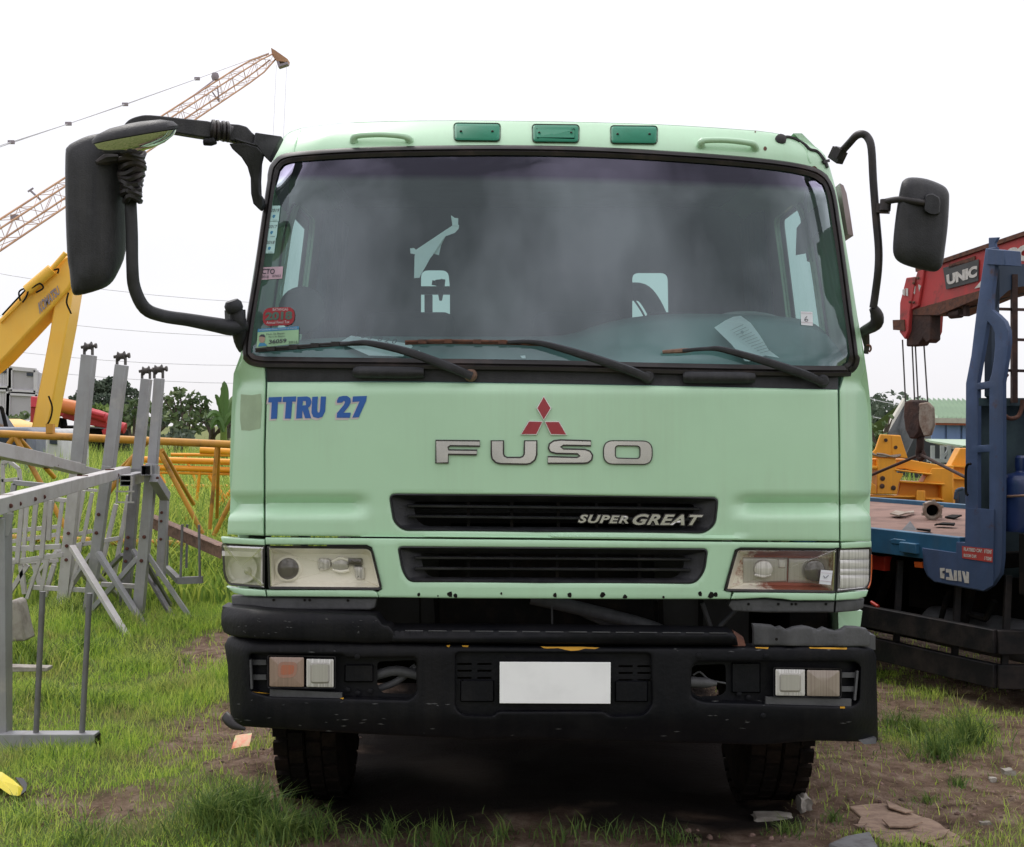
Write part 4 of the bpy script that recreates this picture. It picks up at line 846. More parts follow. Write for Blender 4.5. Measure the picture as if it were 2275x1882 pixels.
# ---------------------------------------------------------------- cab interior
mat('wheel_grey', (.45, .5, .5), .5)
b = MB()
dprof = [(555, 770, 5.45), (640, 757, 5.5), (800, 748, 5.6), (935, 748, 5.75), (1100, 748, 5.85), (1250, 745, 5.85), (1330, 722, 5.8), (1400, 706, 5.75), (1500, 697, 5.7), (1620, 698, 5.6), (1720, 702, 5.5), (1790, 712, 5.45), (1830, 735, 5.42), (1862, 780, 5.36)]
dp_ = spline([(a[0], a[1]) for a in dprof], 4); Ys = spline([(a[0], a[2]*100) for a in dprof], 4)
r0 = [P(x, y, yy[1]/100) for (x, y), yy in zip(dp_, Ys)]; 
r1 = [Vector((p.x, p.y-.13, p.z-.045)) for p in r0]; r2 = [Vector((p.x*.99+.001, 5.31, 2.02)) for p in r0]; r3 = [Vector((p.x, 5.31, 1.5)) for p in r0]; rb = [Vector((p.x, p.y+.06, p.z-.04)) for p in r0]; rc = [Vector((p.x, p.y+.08, 1.5)) for p in r0]
rows = [rc, rb, r0, r1, r2, r3]; n = len(r0)
b.add([p for r in rows for p in r], [(i*n+j, i*n+j+1, (i+1)*n+j+1, (i+1)*n+j) for i in range(5) for j in range(n-1)])
dash = b.build('dashboard', 'dash', truck, sharp=60)
b = MB(); c0 = P(1672, 752, 6.0); nrm = Vector((0, -.55, .83)).normalized(); q = Vector((0, 0, 1)).rotation_difference(nrm)
b.tube([c0+q@Vector((.235*math.cos(a), .235*math.sin(a), 0)) for a in np.linspace(0, 2*math.pi, 32, False)], .014, n=8, closed=True)
for a in (.3, 2.8, 4.7): b.tube([c0, c0+q@Vector((.235*math.cos(a), .235*math.sin(a), 0))], .014)
b.tube([c0, c0-nrm*.5], .03); b.build('steering_wheel', 'wheel_grey', truck)
for x in (-.55, .35, .95):
    b = MB(); b.box((x, 6.75, 1.8), (.5, .5, .16)); b.box((x, 7.0, 2.1), (.48, .13, .6), Matrix.Rotation(R(-8), 3, 'X')); b.build('seat', 'interior', truck, bevel=.05)
b = MB()
for i in range(9): b.tube([Vector((sX(-1, 2.75)+.1, 6.45+i*.06, 2.85)), Vector((sX(-1, 2.4)+.1+.02*(i % 2), 6.45+i*.06, 2.4)), Vector((sX(-1, 2)+.12, 6.45+i*.06, 1.9))], .035, n=8)
b.build('curtain', 'curtain', truck)
b = MB()
for i in range(7): b.tube([Vector((sX(1, 2.75)-.1, 6.5+i*.06, 2.85)), Vector((sX(1, 2.4)-.1-.02*(i % 2), 6.5+i*.06, 2.4)), Vector((sX(1, 2)-.12, 6.5+i*.06, 1.9))], .035, n=8)
b.build('curtain', 'curtain', truck)
b = MB(); b.prism([P(1772, 505, 5.75), P(1770, 566, 5.75), P(1792, 562, 5.72), P(1800, 535, 5.7), P(1835, 500, 5.6), P(1835, 440, 5.6), P(1800, 470, 5.7)], (0, .02, 0)); b.build('sun_visor', 'interior_panel', truck)
b = MB(); b.lathe([(0, 0), (.09, 0), (.1, .01), (.09, .03), (0, .035)], P(672, 690, 5.45), (.25, -1, 0), 28); b.tube([P(672, 690, 5.46), P(658, 740, 5.5), P(655, 765, 5.5)], .012); b.build('dashboard_fan', 'interior', truck)
b = MB(); b.tube([FS(1812, 392, .03), FS(1798, 415, .03), FS(1790, 445, .03), FS(1790, 470, .03), FS(1797, 500, .04), FS(1803, 530, .06)], .008, n=6, sub=4); b.build('antenna_cable', 'interior', truck)
b = MB(); b.prism([FS(612, 395, .03), FS(642, 400, .03), FS(640, 440, .05), FS(640, 478, .08), FS(622, 452, .05), FS(612, 425, .03)], (0, .02, 0)); b.build('pillar_trim', 'interior', truck)
# papers (own things)
def sheet(name, q, label, cat, surf, mats, lines=None, thick=.0008):
    b = MB(); pts = [surf(x, y) for x, y in q]; b.prism(pts, (0, thick, thick)); b.m = 1
    if lines: lines(b)
    return tag(b.build(name, mats, recalc=False), label, cat)
def onDash(px, py):    # ray meets the sloping dashboard top
    if px > 1400: Y = interp(py, [(700, 5.55), (718, 5.42), (821, 5.26)])
    else: Y = interp(py, [(748, 5.56), (767, 5.42), (821, 5.26)])
    return P(px, py, Y-.02)
def tl(b):
    for i in range(11):
        u = i/11; x0 = 1610+i*1.5; 
        b.beam(onDash(1650+i*6.3, 725+i*5.6)+Vector((0, -.012, .006)), onDash(1622+i*6.6, 738+i*5.0)+Vector((0, -.012, .006)), .003, .002)
    b.lathe([(0, 0), (.007, 0), (.007, .001)], onDash(1648, 742)+Vector((0, -.012, .006)), (0, -1, .5), 10)
sheet('paper_sheet', [(1587, 728), (1612, 712), (1630, 704), (1646, 702), (1668, 718), (1690, 748), (1708, 778), (1731, 795), (1700, 790), (1665, 803), (1655, 802), (1625, 765)], 'printed pale sheet of paper leaning on the dashboard near the steering wheel', 'paper', onDash, ['paper', 'ink_soft'], tl)
def tl2(b):
    text(b, '1 0 5  8 2 0', [(795, 750), (885, 766), (880, 776), (790, 760)], lambda x, y: onDash(x, y)+Vector((0, -.03, .02)), .0005, .001)
sheet('paper_sheet', [(752, 762), (780, 746), (850, 756), (912, 764), (917, 770), (895, 792), (820, 790), (780, 772)], 'crumpled paper sheet lying flat on the dashboard behind the left wiper', 'paper', onDash, ['paper', 'ink'], tl2)
sheet('paper_scrap', [(930, 778), (936, 783), (934, 790), (927, 786)], 'tiny paper scrap on the dashboard beside the crumpled paper sheet', 'paper', onDash, ['paper', 'ink'])
sheet('paper_scrap', [(1156, 791), (1167, 790), (1168, 796), (1160, 796)], 'tiny paper scrap near the middle of the dashboard', 'paper', onDash, ['paper', 'ink'])
b = MB(); q = [(924, 555), (1005, 501), (1020, 500), (1019, 508), (1011, 517), (990, 525), (975, 545), (964, 563), (955, 575), (947, 590), (938, 605), (932, 617), (920, 618), (921, 570)]
b.prism([FS(x, y, .03) for x, y in q], (0, .001, 0)); b.prism([FS(x, y, .045) for x, y in ((990, 524), (980, 545), (975, 567), (962, 563), (975, 545))], (0, .001, 0))
b.prism([FS(x, y, .028) for x, y in ((1002, 478), (1010, 484), (1018, 485), (1018, 502), (1005, 501))], (0, .001, 0)); b.prism([FS(x, y, .028) for x, y in ((911, 552), (920, 551), (925, 556), (922, 565), (912, 563))], (0, .001, 0))
b.build('taped_paper', 'paper', ws)
# stickers on the windscreen
GS = lambda x, y, b=0: FS(x, y, -.001+b)
def sticker(q, m, fn, extra, lab):
    b = MB(); b.add([GS(x, y, 0) for x, y in q], [tuple(range(len(q)))]); b.m = 1; fn(b); o = b.build('sticker', [m]+extra, ws, recalc=False); o['label'] = lab
for i, (yr, x, y) in enumerate((('2019', 602, 457), ('2017', 597, 493), ('2018', 592, 528))):
    def fn(b, x=x, y=y, yr=yr):
        text(b, yr, [(x+1, y+7), (x+19, y+7), (x+17, y+14), (x-1, y+14)], GS, .0003, .0005)
        b.m = 2; b.lathe([(.004, 0), (.007, 0), (.007, .0005), (.004, .0005)], GS(x+7, y+24, -.0005), (0, -1, 0), 12); b.m = 1; b.beam(GS(x+4, y+32, -.0008), GS(x+14, y+32, -.0008), .002, .0005)
    sticker([(x, y), (x+21, y), (x+17, y+35), (x-7, y+35)], 'sticker_cyan', fn, ['ink', 'sticker_blue'], 'pale '+yr+' registration sticker')
def fn(b):
    text(b, 'CTO', [(583, 597), (611, 597), (610, 609), (582, 609)], GS, .0003, .0005, offset=.02); text(b, '2018', [(582, 612), (597, 612), (596, 618), (581, 618)], GS, .0003, .0005); text(b, '07453', [(606, 611), (624, 610), (623, 615), (605, 616)], GS, .0003, .0005)
sticker([(581, 594), (629, 592), (627, 619), (579, 622)], 'sticker_pink', fn, ['ink'], 'pink sticker reading CTO')
def fn(b):
    b.m = 2; text(b, '2018', [(590, 694), (650, 691), (649, 710), (589, 712)], GS, .0003, .0005, offset=.05); b.m = 1; text(b, 'BATANGAS', [(606, 685), (640, 684), (640, 690), (606, 691)], GS, .0003, .0005); text(b, 'Annual Fixed Tax', [(592, 714), (643, 712), (643, 718), (592, 720)], GS, .0003, .0005)
sticker(rounded([(585, 684), (655, 682), (654, 722), (583, 725)], 18, 6), 'sticker_red', fn, ['white_vinyl', 'sticker_darkgreen'], 'red oval 2018 tax sticker')
def fn(b):
    b.m = 2; b.add([GS(x, y, -.0006) for x, y in ((573, 731), (664, 725), (664, 732), (572, 738))], [(0, 1, 2, 3)])
    b.m = 1; text(b, '36059', [(598, 755), (637, 752), (636, 761), (597, 764)], GS, .0003, .0005, offset=.02); text(b, '2016', [(641, 758), (661, 757), (661, 762), (641, 763)], GS, .0003, .0005)
    text(b, 'Mula Sa Bayan', [(592, 741), (632, 738), (632, 743), (592, 746)], GS, .0002, .0005); text(b, 'Para Sa Bayan', [(597, 747), (633, 745), (633, 749), (597, 751)], GS, .0002, .0005)
    b.m = 3; text(b, 'Provincial Government of Cavite', [(577, 732), (660, 727), (660, 730), (577, 735)], GS, .0002, .001)
    b.m = 4; b.add([GS(582+7*math.cos(a), 753+9*math.sin(a), -.0007) for a in np.linspace(0, 6.28, 12)[:-1]], [tuple(range(11))]); b.m = 1; b.add([GS(x, y, -.0009) for x, y in ((575, 748), (580, 743), (587, 743), (590, 750), (583, 748))], [tuple(range(5))])
    b.m = 2; b.add([GS(x, y, -.0009) for x, y in ((573, 770), (577, 762), (588, 762), (594, 768))], [tuple(range(4))])
sticker([(573, 731), (664, 725), (663, 763), (570, 773)], 'sticker_green', fn, ['ink', 'sticker_blue', 'white_vinyl', 'skin'], 'green rectangular permit sticker with a number')
def fn(b):
    b.tube([GS(x, y, -.001) for x, y in ((1793, 703), (1789, 707), (1788, 712), (1792, 714), (1795, 711), (1791, 709), (1789, 711))], .0012, n=4, sub=3); b.m = 2; b.beam(GS(1780, 716, -.001), GS(1805, 717, -.001), .001); b.beam(GS(1780, 695, -.001), GS(1804, 696, -.001), .001)
sticker([(1779, 692), (1805, 693), (1806, 724), (1780, 722)], 'paper_white', fn, ['ink', 'sticker_pink'], 'white sticker with a handwritten 6')

# ---------------------------------------------------------------- mirrors
ml = thing('m', '', ''); bpy.data.objects.remove(ml)
b = MB()   # big left mirror housing: a deep rounded shell
ho = spline([(145, 345), (150, 326), (165, 315), (195, 302), (228, 296), (262, 300), (280, 312), (285, 350), (284, 450), (280, 555), (262, 606), (244, 632), (218, 645), (175, 656), (160, 648), (154, 600), (149, 564), (145, 450)], 3, True)
A = np.array(ho); c0 = A.mean(0)
def MY(x, y, k): return P(x, y, 4.86+k+.10*max(0, (x-205)/80)**2-.0*(y-470))
l = [];
for sc, k in ((1, .10), (1, .05), (.97, .018), (.88, .004), (.6, -.006), (.25, -.01)): l.append([MY(c0[0]+(x-c0[0])*sc, c0[1]+(y-c0[1])*(1-(1-sc)*.6), k) for x, y in A])
b.rings(l, True, True); mh = b.build('mirror_housing', 'black_plastic', truck, sharp=60); mh['label'] = 'tall black mirror housing'
b = MB(); b.rings([[P(c0[0]+(x-c0[0])*.9, c0[1]+(y-c0[1])*.94, 4.99) for x, y in A], [P(c0[0]+(x-c0[0])*.9, c0[1]+(y-c0[1])*.94, 4.995) for x, y in A]]); b.build('mirror_glass', 'mirror_glass', mh)
b = MB(); ce = P(300, 303, 4.78); ax = (P(394, 284, 4.78)-P(206, 318, 4.78))/2; up = Vector((0, .0, 1)); ry = Vector((0, 1, 0))*.11; uz = Vector((.004, -.05, .052))
def dish(s, h): return [ce+ax*math.cos(a)*s+(ry*.9+uz*.35)*math.sin(a)*s+Vector((0, 0, h)) for a in np.linspace(0, 2*math.pi, 40, False)]
# rim + black top dome + mirror underside
b.rings([dish(1, 0), dish(1.01, .012), dish(.9, .03), dish(.6, .045), dish(.2, .05)], False, True); um = b.build('kerb_mirror', 'black_plastic', truck)
b = MB(); b.rings([dish(.97, -.003), dish(.9, -.022), dish(.7, -.042), dish(.4, -.055), dish(.1, -.06)], False, True); b.build('mirror_glass', 'mirror_glass', um)
b = MB()
aY = lambda x: interp(x, [(266, 4.95), (340, 5.0), (463, 5.08), (566, 5.15), (600, 5.2), (626, 5.26)])
b.prism([P(x, y, aY(x)) for x, y in spline([(264, 300), (270, 284), (285, 266), (308, 257), (334, 255), (400, 262), (482, 274), (482, 306), (400, 297), (330, 285), (300, 290), (280, 306)], 3, True)], (0, .06, 0))
b.prism([P(x, y, aY(x)+.01) for x, y in rounded([(478, 273), (500, 274), (530, 276), (548, 281), (558, 293), (567, 300), (567, 320), (540, 318), (508, 312), (478, 306)], 5)], (0, .055, 0))
b.prism([P(x, y, aY(x)-.005) for x, y in ((566, 293), (600, 299), (626, 302), (613, 328), (597, 357), (583, 343), (570, 326), (520, 312), (522, 306), (563, 318))], (0, .06, 0))
b.prism([P(508, 318, 5.12), P(545, 318, 5.13), P(572, 326, 5.15), P(583, 340, 5.16), P(578, 360, 5.18), P(576, 400, 5.2), P(577, 430, 5.22), P(584, 440, 5.24), P(586, 455, 5.25), P(577, 467, 5.25), P(562, 452, 5.22), P(557, 430, 5.2), P(556, 395, 5.18), P(549, 370, 5.16), P(535, 348, 5.14), P(515, 330, 5.12)], (0, .05, 0))
b.tube([P(452, 315, 5.08), P(468, 316, 5.08), P(480, 312, 5.08)], .016, n=8)
b.tube([P(452, 315, 5.08), P(468, 316, 5.08), P(480, 312, 5.08)], .016, n=8)
am = b.build('mirror_arm', 'black_plastic', truck, bevel=.009, sharp=50)
b = MB()
for x in (474, 483, 496, 505): b.tube([P(x+4*math.cos(a), 291+(x-490)*.12+20*math.sin(a), 5.105-.045*math.cos(a)) for a in np.linspace(0, 2*math.pi, 14, False)], .008, n=6, closed=True)
b.tube([P(472, 289, 5.1), P(485, 291, 5.1), P(498, 292, 5.11), P(511, 298, 5.12)], [.033, .036, .033, .034], n=12); b.build('tape_wrap', 'rubber', am)
b = MB(); b.tube([P(290, 335, 4.9), P(288, 400, 4.9), P(290, 450, 4.9), P(293, 520, 4.9), P(294, 590, 4.9), P(299, 640, 4.92), P(322, 685, 4.95), P(362, 702, 5.0), P(420, 711, 5.06), P(480, 722, 5.12), P(515, 728, 5.16), P(542, 722, 5.2)], [.022, .022, .023, .023, .023, .024, .025, .025, .026, .03, .033, .03], n=12, sub=4); 
b.lathe([(0, 0), (.03, 0), (.036, .01), (.036, .03), (.025, .045), (0, .046)], P(523, 692, 5.16), (-.3, -.3, 1), 14); b.tube([P(523, 690, 5.17), P(530, 720, 5.18), P(532, 760, 5.22), P(536, 780, 5.25)], [.03, .034, .022, .01], n=10, sub=3); b.beam(P(505, 700, 5.16), P(540, 700, 5.2), .05, .04)
lr = b.build('mirror_tube', 'black_plastic', truck)
b = MB(); random.seed(3)
for i in range(9):
    y = 345+i*12; b.tube([P(291+random.uniform(-5, 5)+(28-i*1.5)*math.cos(a)*(.9+.25*random.random()), y+6*math.sin(a*2+i), 4.88-.05*math.sin(a)) for a in np.linspace(0, 2*math.pi, 12, False)], .012, n=6, closed=True, sub=2)
b.tube([P(291, 335, 4.9), P(291, 380, 4.9), P(290, 430, 4.9)], [.052, .048, .032], n=12, sub=2)
for i in range(4): y = 400+i*9; b.tube([P(290+20*math.cos(a), y+2*math.sin(a), 4.9-.035*math.sin(a)) for a in np.linspace(0, 2*math.pi, 12, False)], .008, n=6, closed=True)
b.tube([P(214, 362, 4.82), P(235, 355, 4.84), P(262, 352, 4.86)], [.008, .022, .018], n=8, sub=3); b.tube([P(300, 436, 4.86), P(309, 448, 4.86), P(310, 452, 4.86)], .006); b.build('tape_wrap', 'rubber', lr)
# right mirror
b = MB(); b.tube([P(x, y, d) for x, y, d in ((1858, 344, 5.3), (1872, 334, 5.25), (1888, 317, 5.2), (1902, 302, 5.16), (1916, 298, 5.13), (1928, 306, 5.12), (1936, 330, 5.1), (1940, 400, 5.1), (1946, 480, 5.1), (1952, 552, 5.1), (1951, 600, 5.1), (1945, 650, 5.12), (1940, 684, 5.13))], .0155, n=10, sub=4)
b.tube([P(1940, 684, 5.13), P(1948, 700, 5.14), P(1946, 720, 5.16), P(1918, 736, 5.26)], [.018, .026, .026, .02], n=10, sub=3); b.beam(P(1851, 338, 5.3), P(1871, 352, 5.26), .035, .05); b.beam(P(1858, 336, 5.26), P(1870, 344, 5.24), .04)
b.tube([P(1922, 742, 5.28), P(1926, 770, 5.3), P(1924, 786, 5.3)], [.018, .012, .01], n=8)
rm = b.build('mirror_tube', 'rubber', truck)
b = MB(); b.beam(P(1948, 463, 5.08), P(1976, 464, 5.06), .035, .035); b.tube([P(1966, 468, 5.04), P(1968, 444, 5.04)], .022, n=10); b.tube([P(1968, 448, 5.03), P(1990, 444, 5.0), P(2010, 444, 4.98), P(2040, 449, 4.96), P(2060, 452, 4.96)], .0125, n=10, sub=4); b.build('mirror_bracket', 'rubber', rm)
ho2 = spline([(2000, 418), (2008, 400), (2026, 394), (2060, 398), (2095, 412), (2107, 426), (2109, 445), (2106, 500), (2100, 550), (2094, 588), (2082, 602), (2066, 603), (2030, 595), (2000, 584), (1986, 568), (1984, 540), (1990, 480)], 3, True)
A = np.array(ho2); c0 = A.mean(0); b = MB(); l = []
for sc, k in ((.96, .12), (1, .08), (1, .05), (.95, .022), (.8, .005), (.4, 0)): l.append([P(c0[0]+(x-c0[0])*sc, c0[1]+(y-c0[1])*(1-(1-sc)*.8), 4.97+k) for x, y in A])
b.rings(l, True, True); rh = b.build('mirror_housing', 'black_plastic', rm, sharp=60); rh['label'] = 'small black rectangular mirror housing'
b = MB(); b.rings([[P(x, y, 4.975) for x, y in rounded([(2054, 432), (2070, 428), (2088, 438), (2091, 450), (2088, 478), (2070, 480), (2050, 470), (2052, 458)], 6)], [P(x, y, 4.945) for x, y in rounded([(2057, 435), (2070, 431), (2086, 440), (2088, 451), (2085, 475), (2070, 476), (2054, 467), (2055, 457)], 6)]], False, True); b.build('mirror_clamp', 'black_plastic', rm)
b = MB(); b.prism([P(x, y, 5.4) for x, y in ((1866, 407), (1874, 412), (1881, 430), (1888, 470), (1896, 524), (1884, 520), (1876, 470))], (.0, .75, -.02)); b.build('wind_deflector', 'visor', truck)
b = MB(); b.tube([P(1925, 767, 5.2), P(1933, 768, 5.2), P(1935, 776, 5.2), P(1931, 782, 5.2)], .004, sub=3); b.build('hook', 'rust', truck)
# ---------------------------------------------------------------- BLUE CRANE TRUCK (right)
mat('blue_paint', S(66, 82, 112), .55, spec=.3, streak=.35, dust=(.06, .055, .055), col2=S(74, 90, 124), nscale=3, col3=S(84, 62, 60), n3=6, lo3=.6, hi3=.72, bump=.006)
mat('blue_dark', (.018, .035, .065), .6, col2=(.03, .05, .08), nscale=4, col3=(.08, .04, .03), n3=4, lo3=.65, hi3=.8)
mat('teal_paint', S(50, 102, 134), .5, streak=.4, dust=(.08, .06, .05), col2=S(40, 86, 118), nscale=3, col3=S(90, 70, 60), n3=5, lo3=.68, hi3=.85)
mat('blue_box', (.02, .04, .05), .7, col2=(.05, .085, .09), nscale=3)
mat('deck', S(132, 102, 90), .85, col2=S(108, 82, 72), nscale=4, col3=S(90, 60, 52), n3=3, lo3=.6, hi3=.9, bump=.02)
mat('red_paint', S(186, 60, 60), .55, streak=.5, dust=(.12, .07, .055), col2=S(165, 58, 58), nscale=3, col3=S(90, 58, 50), n3=3.5, lo3=.52, hi3=.66)
mat('rust_dark', (.035, .017, .013), .8, col2=(.075, .035, .024), nscale=9, bump=.02)
mat('rusty_rail', (.012, .012, .014), .6, spec=.25, col2=(.035, .028, .027), nscale=6, col3=(.09, .055, .045), n3=4, lo3=.68, hi3=.85, bump=.01)
mat('decal_black', (.055, .055, .055), .6, col2=(.07, .07, .07)); mat('decal_white', (.6, .57, .53), .6, col2=(.45, .42, .38), nscale=40)
mat('decal_red', (.5, .06, .05), .6); mat('tank_blue', (.012, .028, .11), .35, col2=(.02, .04, .14), nscale=4, coat=.3)
mat('wire', (.09, .08, .075), .5, .3)
mat('red_plastic', (.5, .035, .02), .4); mat('steel_pipe', (.3, .25, .2), .7, col2=(.2, .13, .09), nscale=14, bump=.02)
mat('yellow_deep', S(226, 154, 34), .5, streak=.3, dust=(.25, .13, .05), col2=S(216, 142, 30), nscale=1.5, col3=S(150, 84, 30), n3=2.5, lo3=.64, hi3=.85)
A0 = Vector((2.547, 9.26, 0)); dd = Vector((.426, -.905, 0)); nv = Vector((.905, .426, 0))
def SP(px, py, off=0.):
    k = (px-CX)/F; t = (k*(A0.y+nv.y*off)-A0.x-nv.x*off)/(dd.x-k*dd.y); Y = A0.y+dd.y*t+nv.y*off
    return P(px, py, Y)
def TLp(t, off, z): return A0+dd*t+nv*off+Vector((0, 0, z))
ct = thing('crane_truck', 'old blue flatbed truck with red crane parked on the right', 'truck', (3.6, 9.2, 0))
ZB = 1.05
b = MB(); b.add([TLp(-9, .02, ZB), TLp(.9, .02, ZB), TLp(.9, 2.25, ZB), TLp(-9, 2.25, ZB), TLp(-9, .02, ZB-.05), TLp(.9, .02, ZB-.05), TLp(.9, 2.25, ZB-.05), TLp(-9, 2.25, ZB-.05)], [(0, 1, 2, 3), (7, 6, 5, 4), (0, 4, 5, 1), (1, 5, 6, 2), (2, 6, 7, 3), (3, 7, 4, 0)]); deck = b.build('flatbed', 'deck', ct)
b = MB(); b.beam(TLp(-9, -.02, ZB-.07), TLp(.9, -.02, ZB-.07), .06, .17); b.beam(TLp(-9, 2.25, ZB-.02), TLp(.9, 2.25, ZB-.02), .05, .12)
for t in (-.55, .38, -2): b.beam(TLp(t, -.06, ZB-.09), TLp(t+.16, -.06, ZB-.09), .05, .07)
b.prism([SP(x, y, -.055) for x, y in ((1975, 1200), (1985, 1196), (2012, 1200), (2010, 1212), (1980, 1208))], nv*.03)
b.build('bed_edge', 'teal_paint', ct, bevel=.006)
b = MB(); b.beam(TLp(-9, .5, .82), TLp(3, .5, .82), .12, .22); b.beam(TLp(-9, 1.4, .82), TLp(3, 1.4, .82), .12, .22)
for t in np.arange(-8, 3, .7): b.beam(TLp(t, .05, .93), TLp(t, 2.2, .93), .07, .1)
b.beam(TLp(-.4, .1, .9), TLp(-.75, .15, .4), .04); b.beam(TLp(.15, .1, .85), TLp(-.35, .3, .35), .05); b.beam(TLp(.9, .1, .9), TLp(.75, .1, .35), .05)
b.prism([TLp(-1.5, .3, .3), TLp(-.55, .3, .3), TLp(-.55, .3, .78), TLp(-1.5, .3, .78)], nv*.5); b.prism([TLp(0.1, .25, .5), TLp(.9, .25, .5), TLp(.9, .25, .8), TLp(.1, .25, .8)], nv*.4)
b.prism([TLp(-6.5, .9, .12), TLp(2.2, .9, .12), TLp(2.2, .9, .9), TLp(-6.5, .9, .9)], nv*.25)
b.build('chassis', 'dark_metal', ct, bevel=.008)
for z, off in ((.44, -.05), (.22, -.03)):
    b = MB(); p1 = SP(2215, 1500 if z > .3 else 1600, off); a_ = TLp(-5.5, off, z); c_ = Vector((SP(2215, 1500, off).x, SP(2215, 1500, off).y, z)); e_ = c_+Vector((.6, -.06, .0)); b.beam(a_, c_, .06, .15); b.beam(c_, e_, .06, .15); b.build('side_guard', 'rusty_rail', ct, bevel=.006)
b = MB()
for px in (1990, 2120, 2230): p = SP(px, 1450, .02); b.beam(Vector((p.x, p.y, .2)), Vector((p.x+.03, p.y, .85)), .04, .03)
b.build('guard_bracket', 'rusty_rail', ct)
for t in (-6, -4.7):
    c = TLp(t, .35, .5); b = MB(); b.lathe([(.3, -.14), (.46, -.14), (.5, -.1), (.5, .1), (.46, .14), (.3, .14)], c, nv, 32); b.build('wheel', 'tyre', ct)
c = TLp(2.15, .3, .5); b = MB(); b.lathe([(.25, -.1), (.3, -.15), (.46, -.15), (.5, -.1), (.5, .1), (.46, .14), (.3, .14)], c, nv, 32); b.build('wheel', 'tyre', ct)
# air tank
b = MB(); c = SP(2180, 1407, .25); b.lathe([(0, -.5), (.08, -.49), (.125, -.44), (.135, -.38), (.135, .38), (.125, .44), (.08, .49), (0, .5)], c, dd, 24); tank = b.build('air_tank', 'grey_plastic', ct)
b = MB(); text(b, 'AIR', [(2148, 1397), (2186, 1402), (2183, 1412), (2146, 1408)], lambda x, y: SP(x, y, .105), .001, .004, offset=.03); text(b, 'TANK', [(2146, 1410), (2183, 1415), (2180, 1424), (2144, 1419)], lambda x, y: SP(x, y, .115), .001, .004, offset=.03); b.build('lettering', 'decal_white', tank)
b = MB(); b.tube([SP(2085, 1398, .1), SP(2100, 1340, .1), SP(2110, 1310, .12)], .018, sub=3); b.tube([SP(2120, 1340, .1), SP(2150, 1365, .1), SP(2190, 1378, .1)], .014, sub=3); b.tube([SP(2210, 1335, .1), SP(2190, 1375, .1)], .02); b.build('hoses', 'dark_metal', ct)
b = MB(); b.prism([SP(1937, 1233, .05), SP(1966, 1237, .05), SP(1965, 1269, .05), SP(1937, 1265, .05)], nv*.1); b.build('reflector', 'red_plastic', ct, bevel=.004)
b = MB(); b.prism([SP(2031, 1248, -.05), SP(2048, 1249, -.05), SP(2049, 1262, -.05), SP(2032, 1260, -.05)], nv*.05); b.build('side_marker', 'amber', ct)
b = MB(); b.tube([SP(1936, 1338, -.05), SP(1951, 1348, -.05)], .013); b.build('red_handle', 'red_plastic', ct)
# headboard post: plate frame in the side plane with depth
PO = -.06
mapS = lambda x, y, k: SP(x, y, PO+k)
outer = [(2190, 552), (2212, 549), (2210, 600), (2202, 665), (2203, 688), (2218, 700), (2232, 714), (2240, 735), (2241, 760), (2236, 800), (2228, 850), (2228, 1100), (2226, 1240), (2222, 1275), (2205, 1300), (2185, 1314), (2150, 1308), (2075, 1293), (2060, 1280), (2052, 1262), (2049, 1217), (2124, 1228), (2125, 1204), (2144, 1205), (2145, 1130), (2146, 852), (2158, 790), (2170, 690), (2180, 620)]
hl1 = [(2194, 714), (2204, 725), (2210, 740), (2211, 765), (2208, 800), (2203, 830), (2198, 847), (2171, 851), (2177, 815), (2186, 765)]
hl2 = [(2172, 866), (2198, 863), (2198, 988), (2172, 990)]; hl3 = [(2172, 1006), (2198, 1004), (2198, 1132), (2172, 1130)]
b = MB(); panel(b, outer, mapS, holes=[hl1, hl2, hl3], step=16, rim=1.5, rd=.004, thick=tuple(nv*.03)); hb = b.build('headboard_post', 'blue_paint', ct, sharp=40)
b = MB(); b.prism([SP(2145, 1130, PO-.008), SP(2208, 1132, PO-.008), SP(2206, 1300, PO-.008), SP(2185, 1312, PO-.008), SP(2075, 1291, PO-.008), SP(2062, 1279, PO-.008), SP(2051, 1219, PO-.008), SP(2125, 1229, PO-.008), SP(2125, 1206, PO-.008), SP(2144, 1206, PO-.008)], nv*.006); b.build('side_plate', 'blue_paint', hb)
b = MB(); b.add([SP(x, y, PO-.011) for x, y in ((2137, 1213), (2206, 1220), (2205, 1250), (2138, 1240))], [(0, 1, 2, 3)]); b.m = 1
for s_, q in (('FLATBED CAP.', [(2141, 1216), (2183, 1220), (2182, 1228), (2141, 1224)]), ('8 TONS', [(2187, 1220), (2203, 1222), (2202, 1231), (2186, 1229)]), ('BOOM CAP.', [(2141, 1230), (2170, 1233), (2169, 1240), (2141, 1237)]), ('5 TONS', [(2187, 1236), (2203, 1238), (2202, 1246), (2186, 1244)])): text(b, s_, q, lambda x, y: SP(x, y, PO-.011), .0005, .002, offset=.04)
b.build('capacity_sign', ['decal_red', 'decal_white'], hb, recalc=False)
b = MB()
for q in ([(2088, 1262), (2098, 1262), (2098, 1268), (2093, 1269), (2093, 1274), (2098, 1275), (2097, 1286), (2089, 1284)], [(2101, 1264), (2112, 1265), (2118, 1290), (2102, 1288), (2102, 1282), (2110, 1283), (2108, 1272), (2102, 1272)], [(2119, 1267), (2125, 1268), (2126, 1291), (2119, 1290)], [(2128, 1268), (2134, 1268), (2136, 1292), (2129, 1291)], [(2137, 1269), (2142, 1270), (2146, 1284), (2147, 1270), (2152, 1272), (2152, 1296), (2143, 1295)]):
    b.prism([SP(x, y, PO-.012) for x, y in q], nv*.003)
b.build('worn_lettering', 'decal_white', hb)
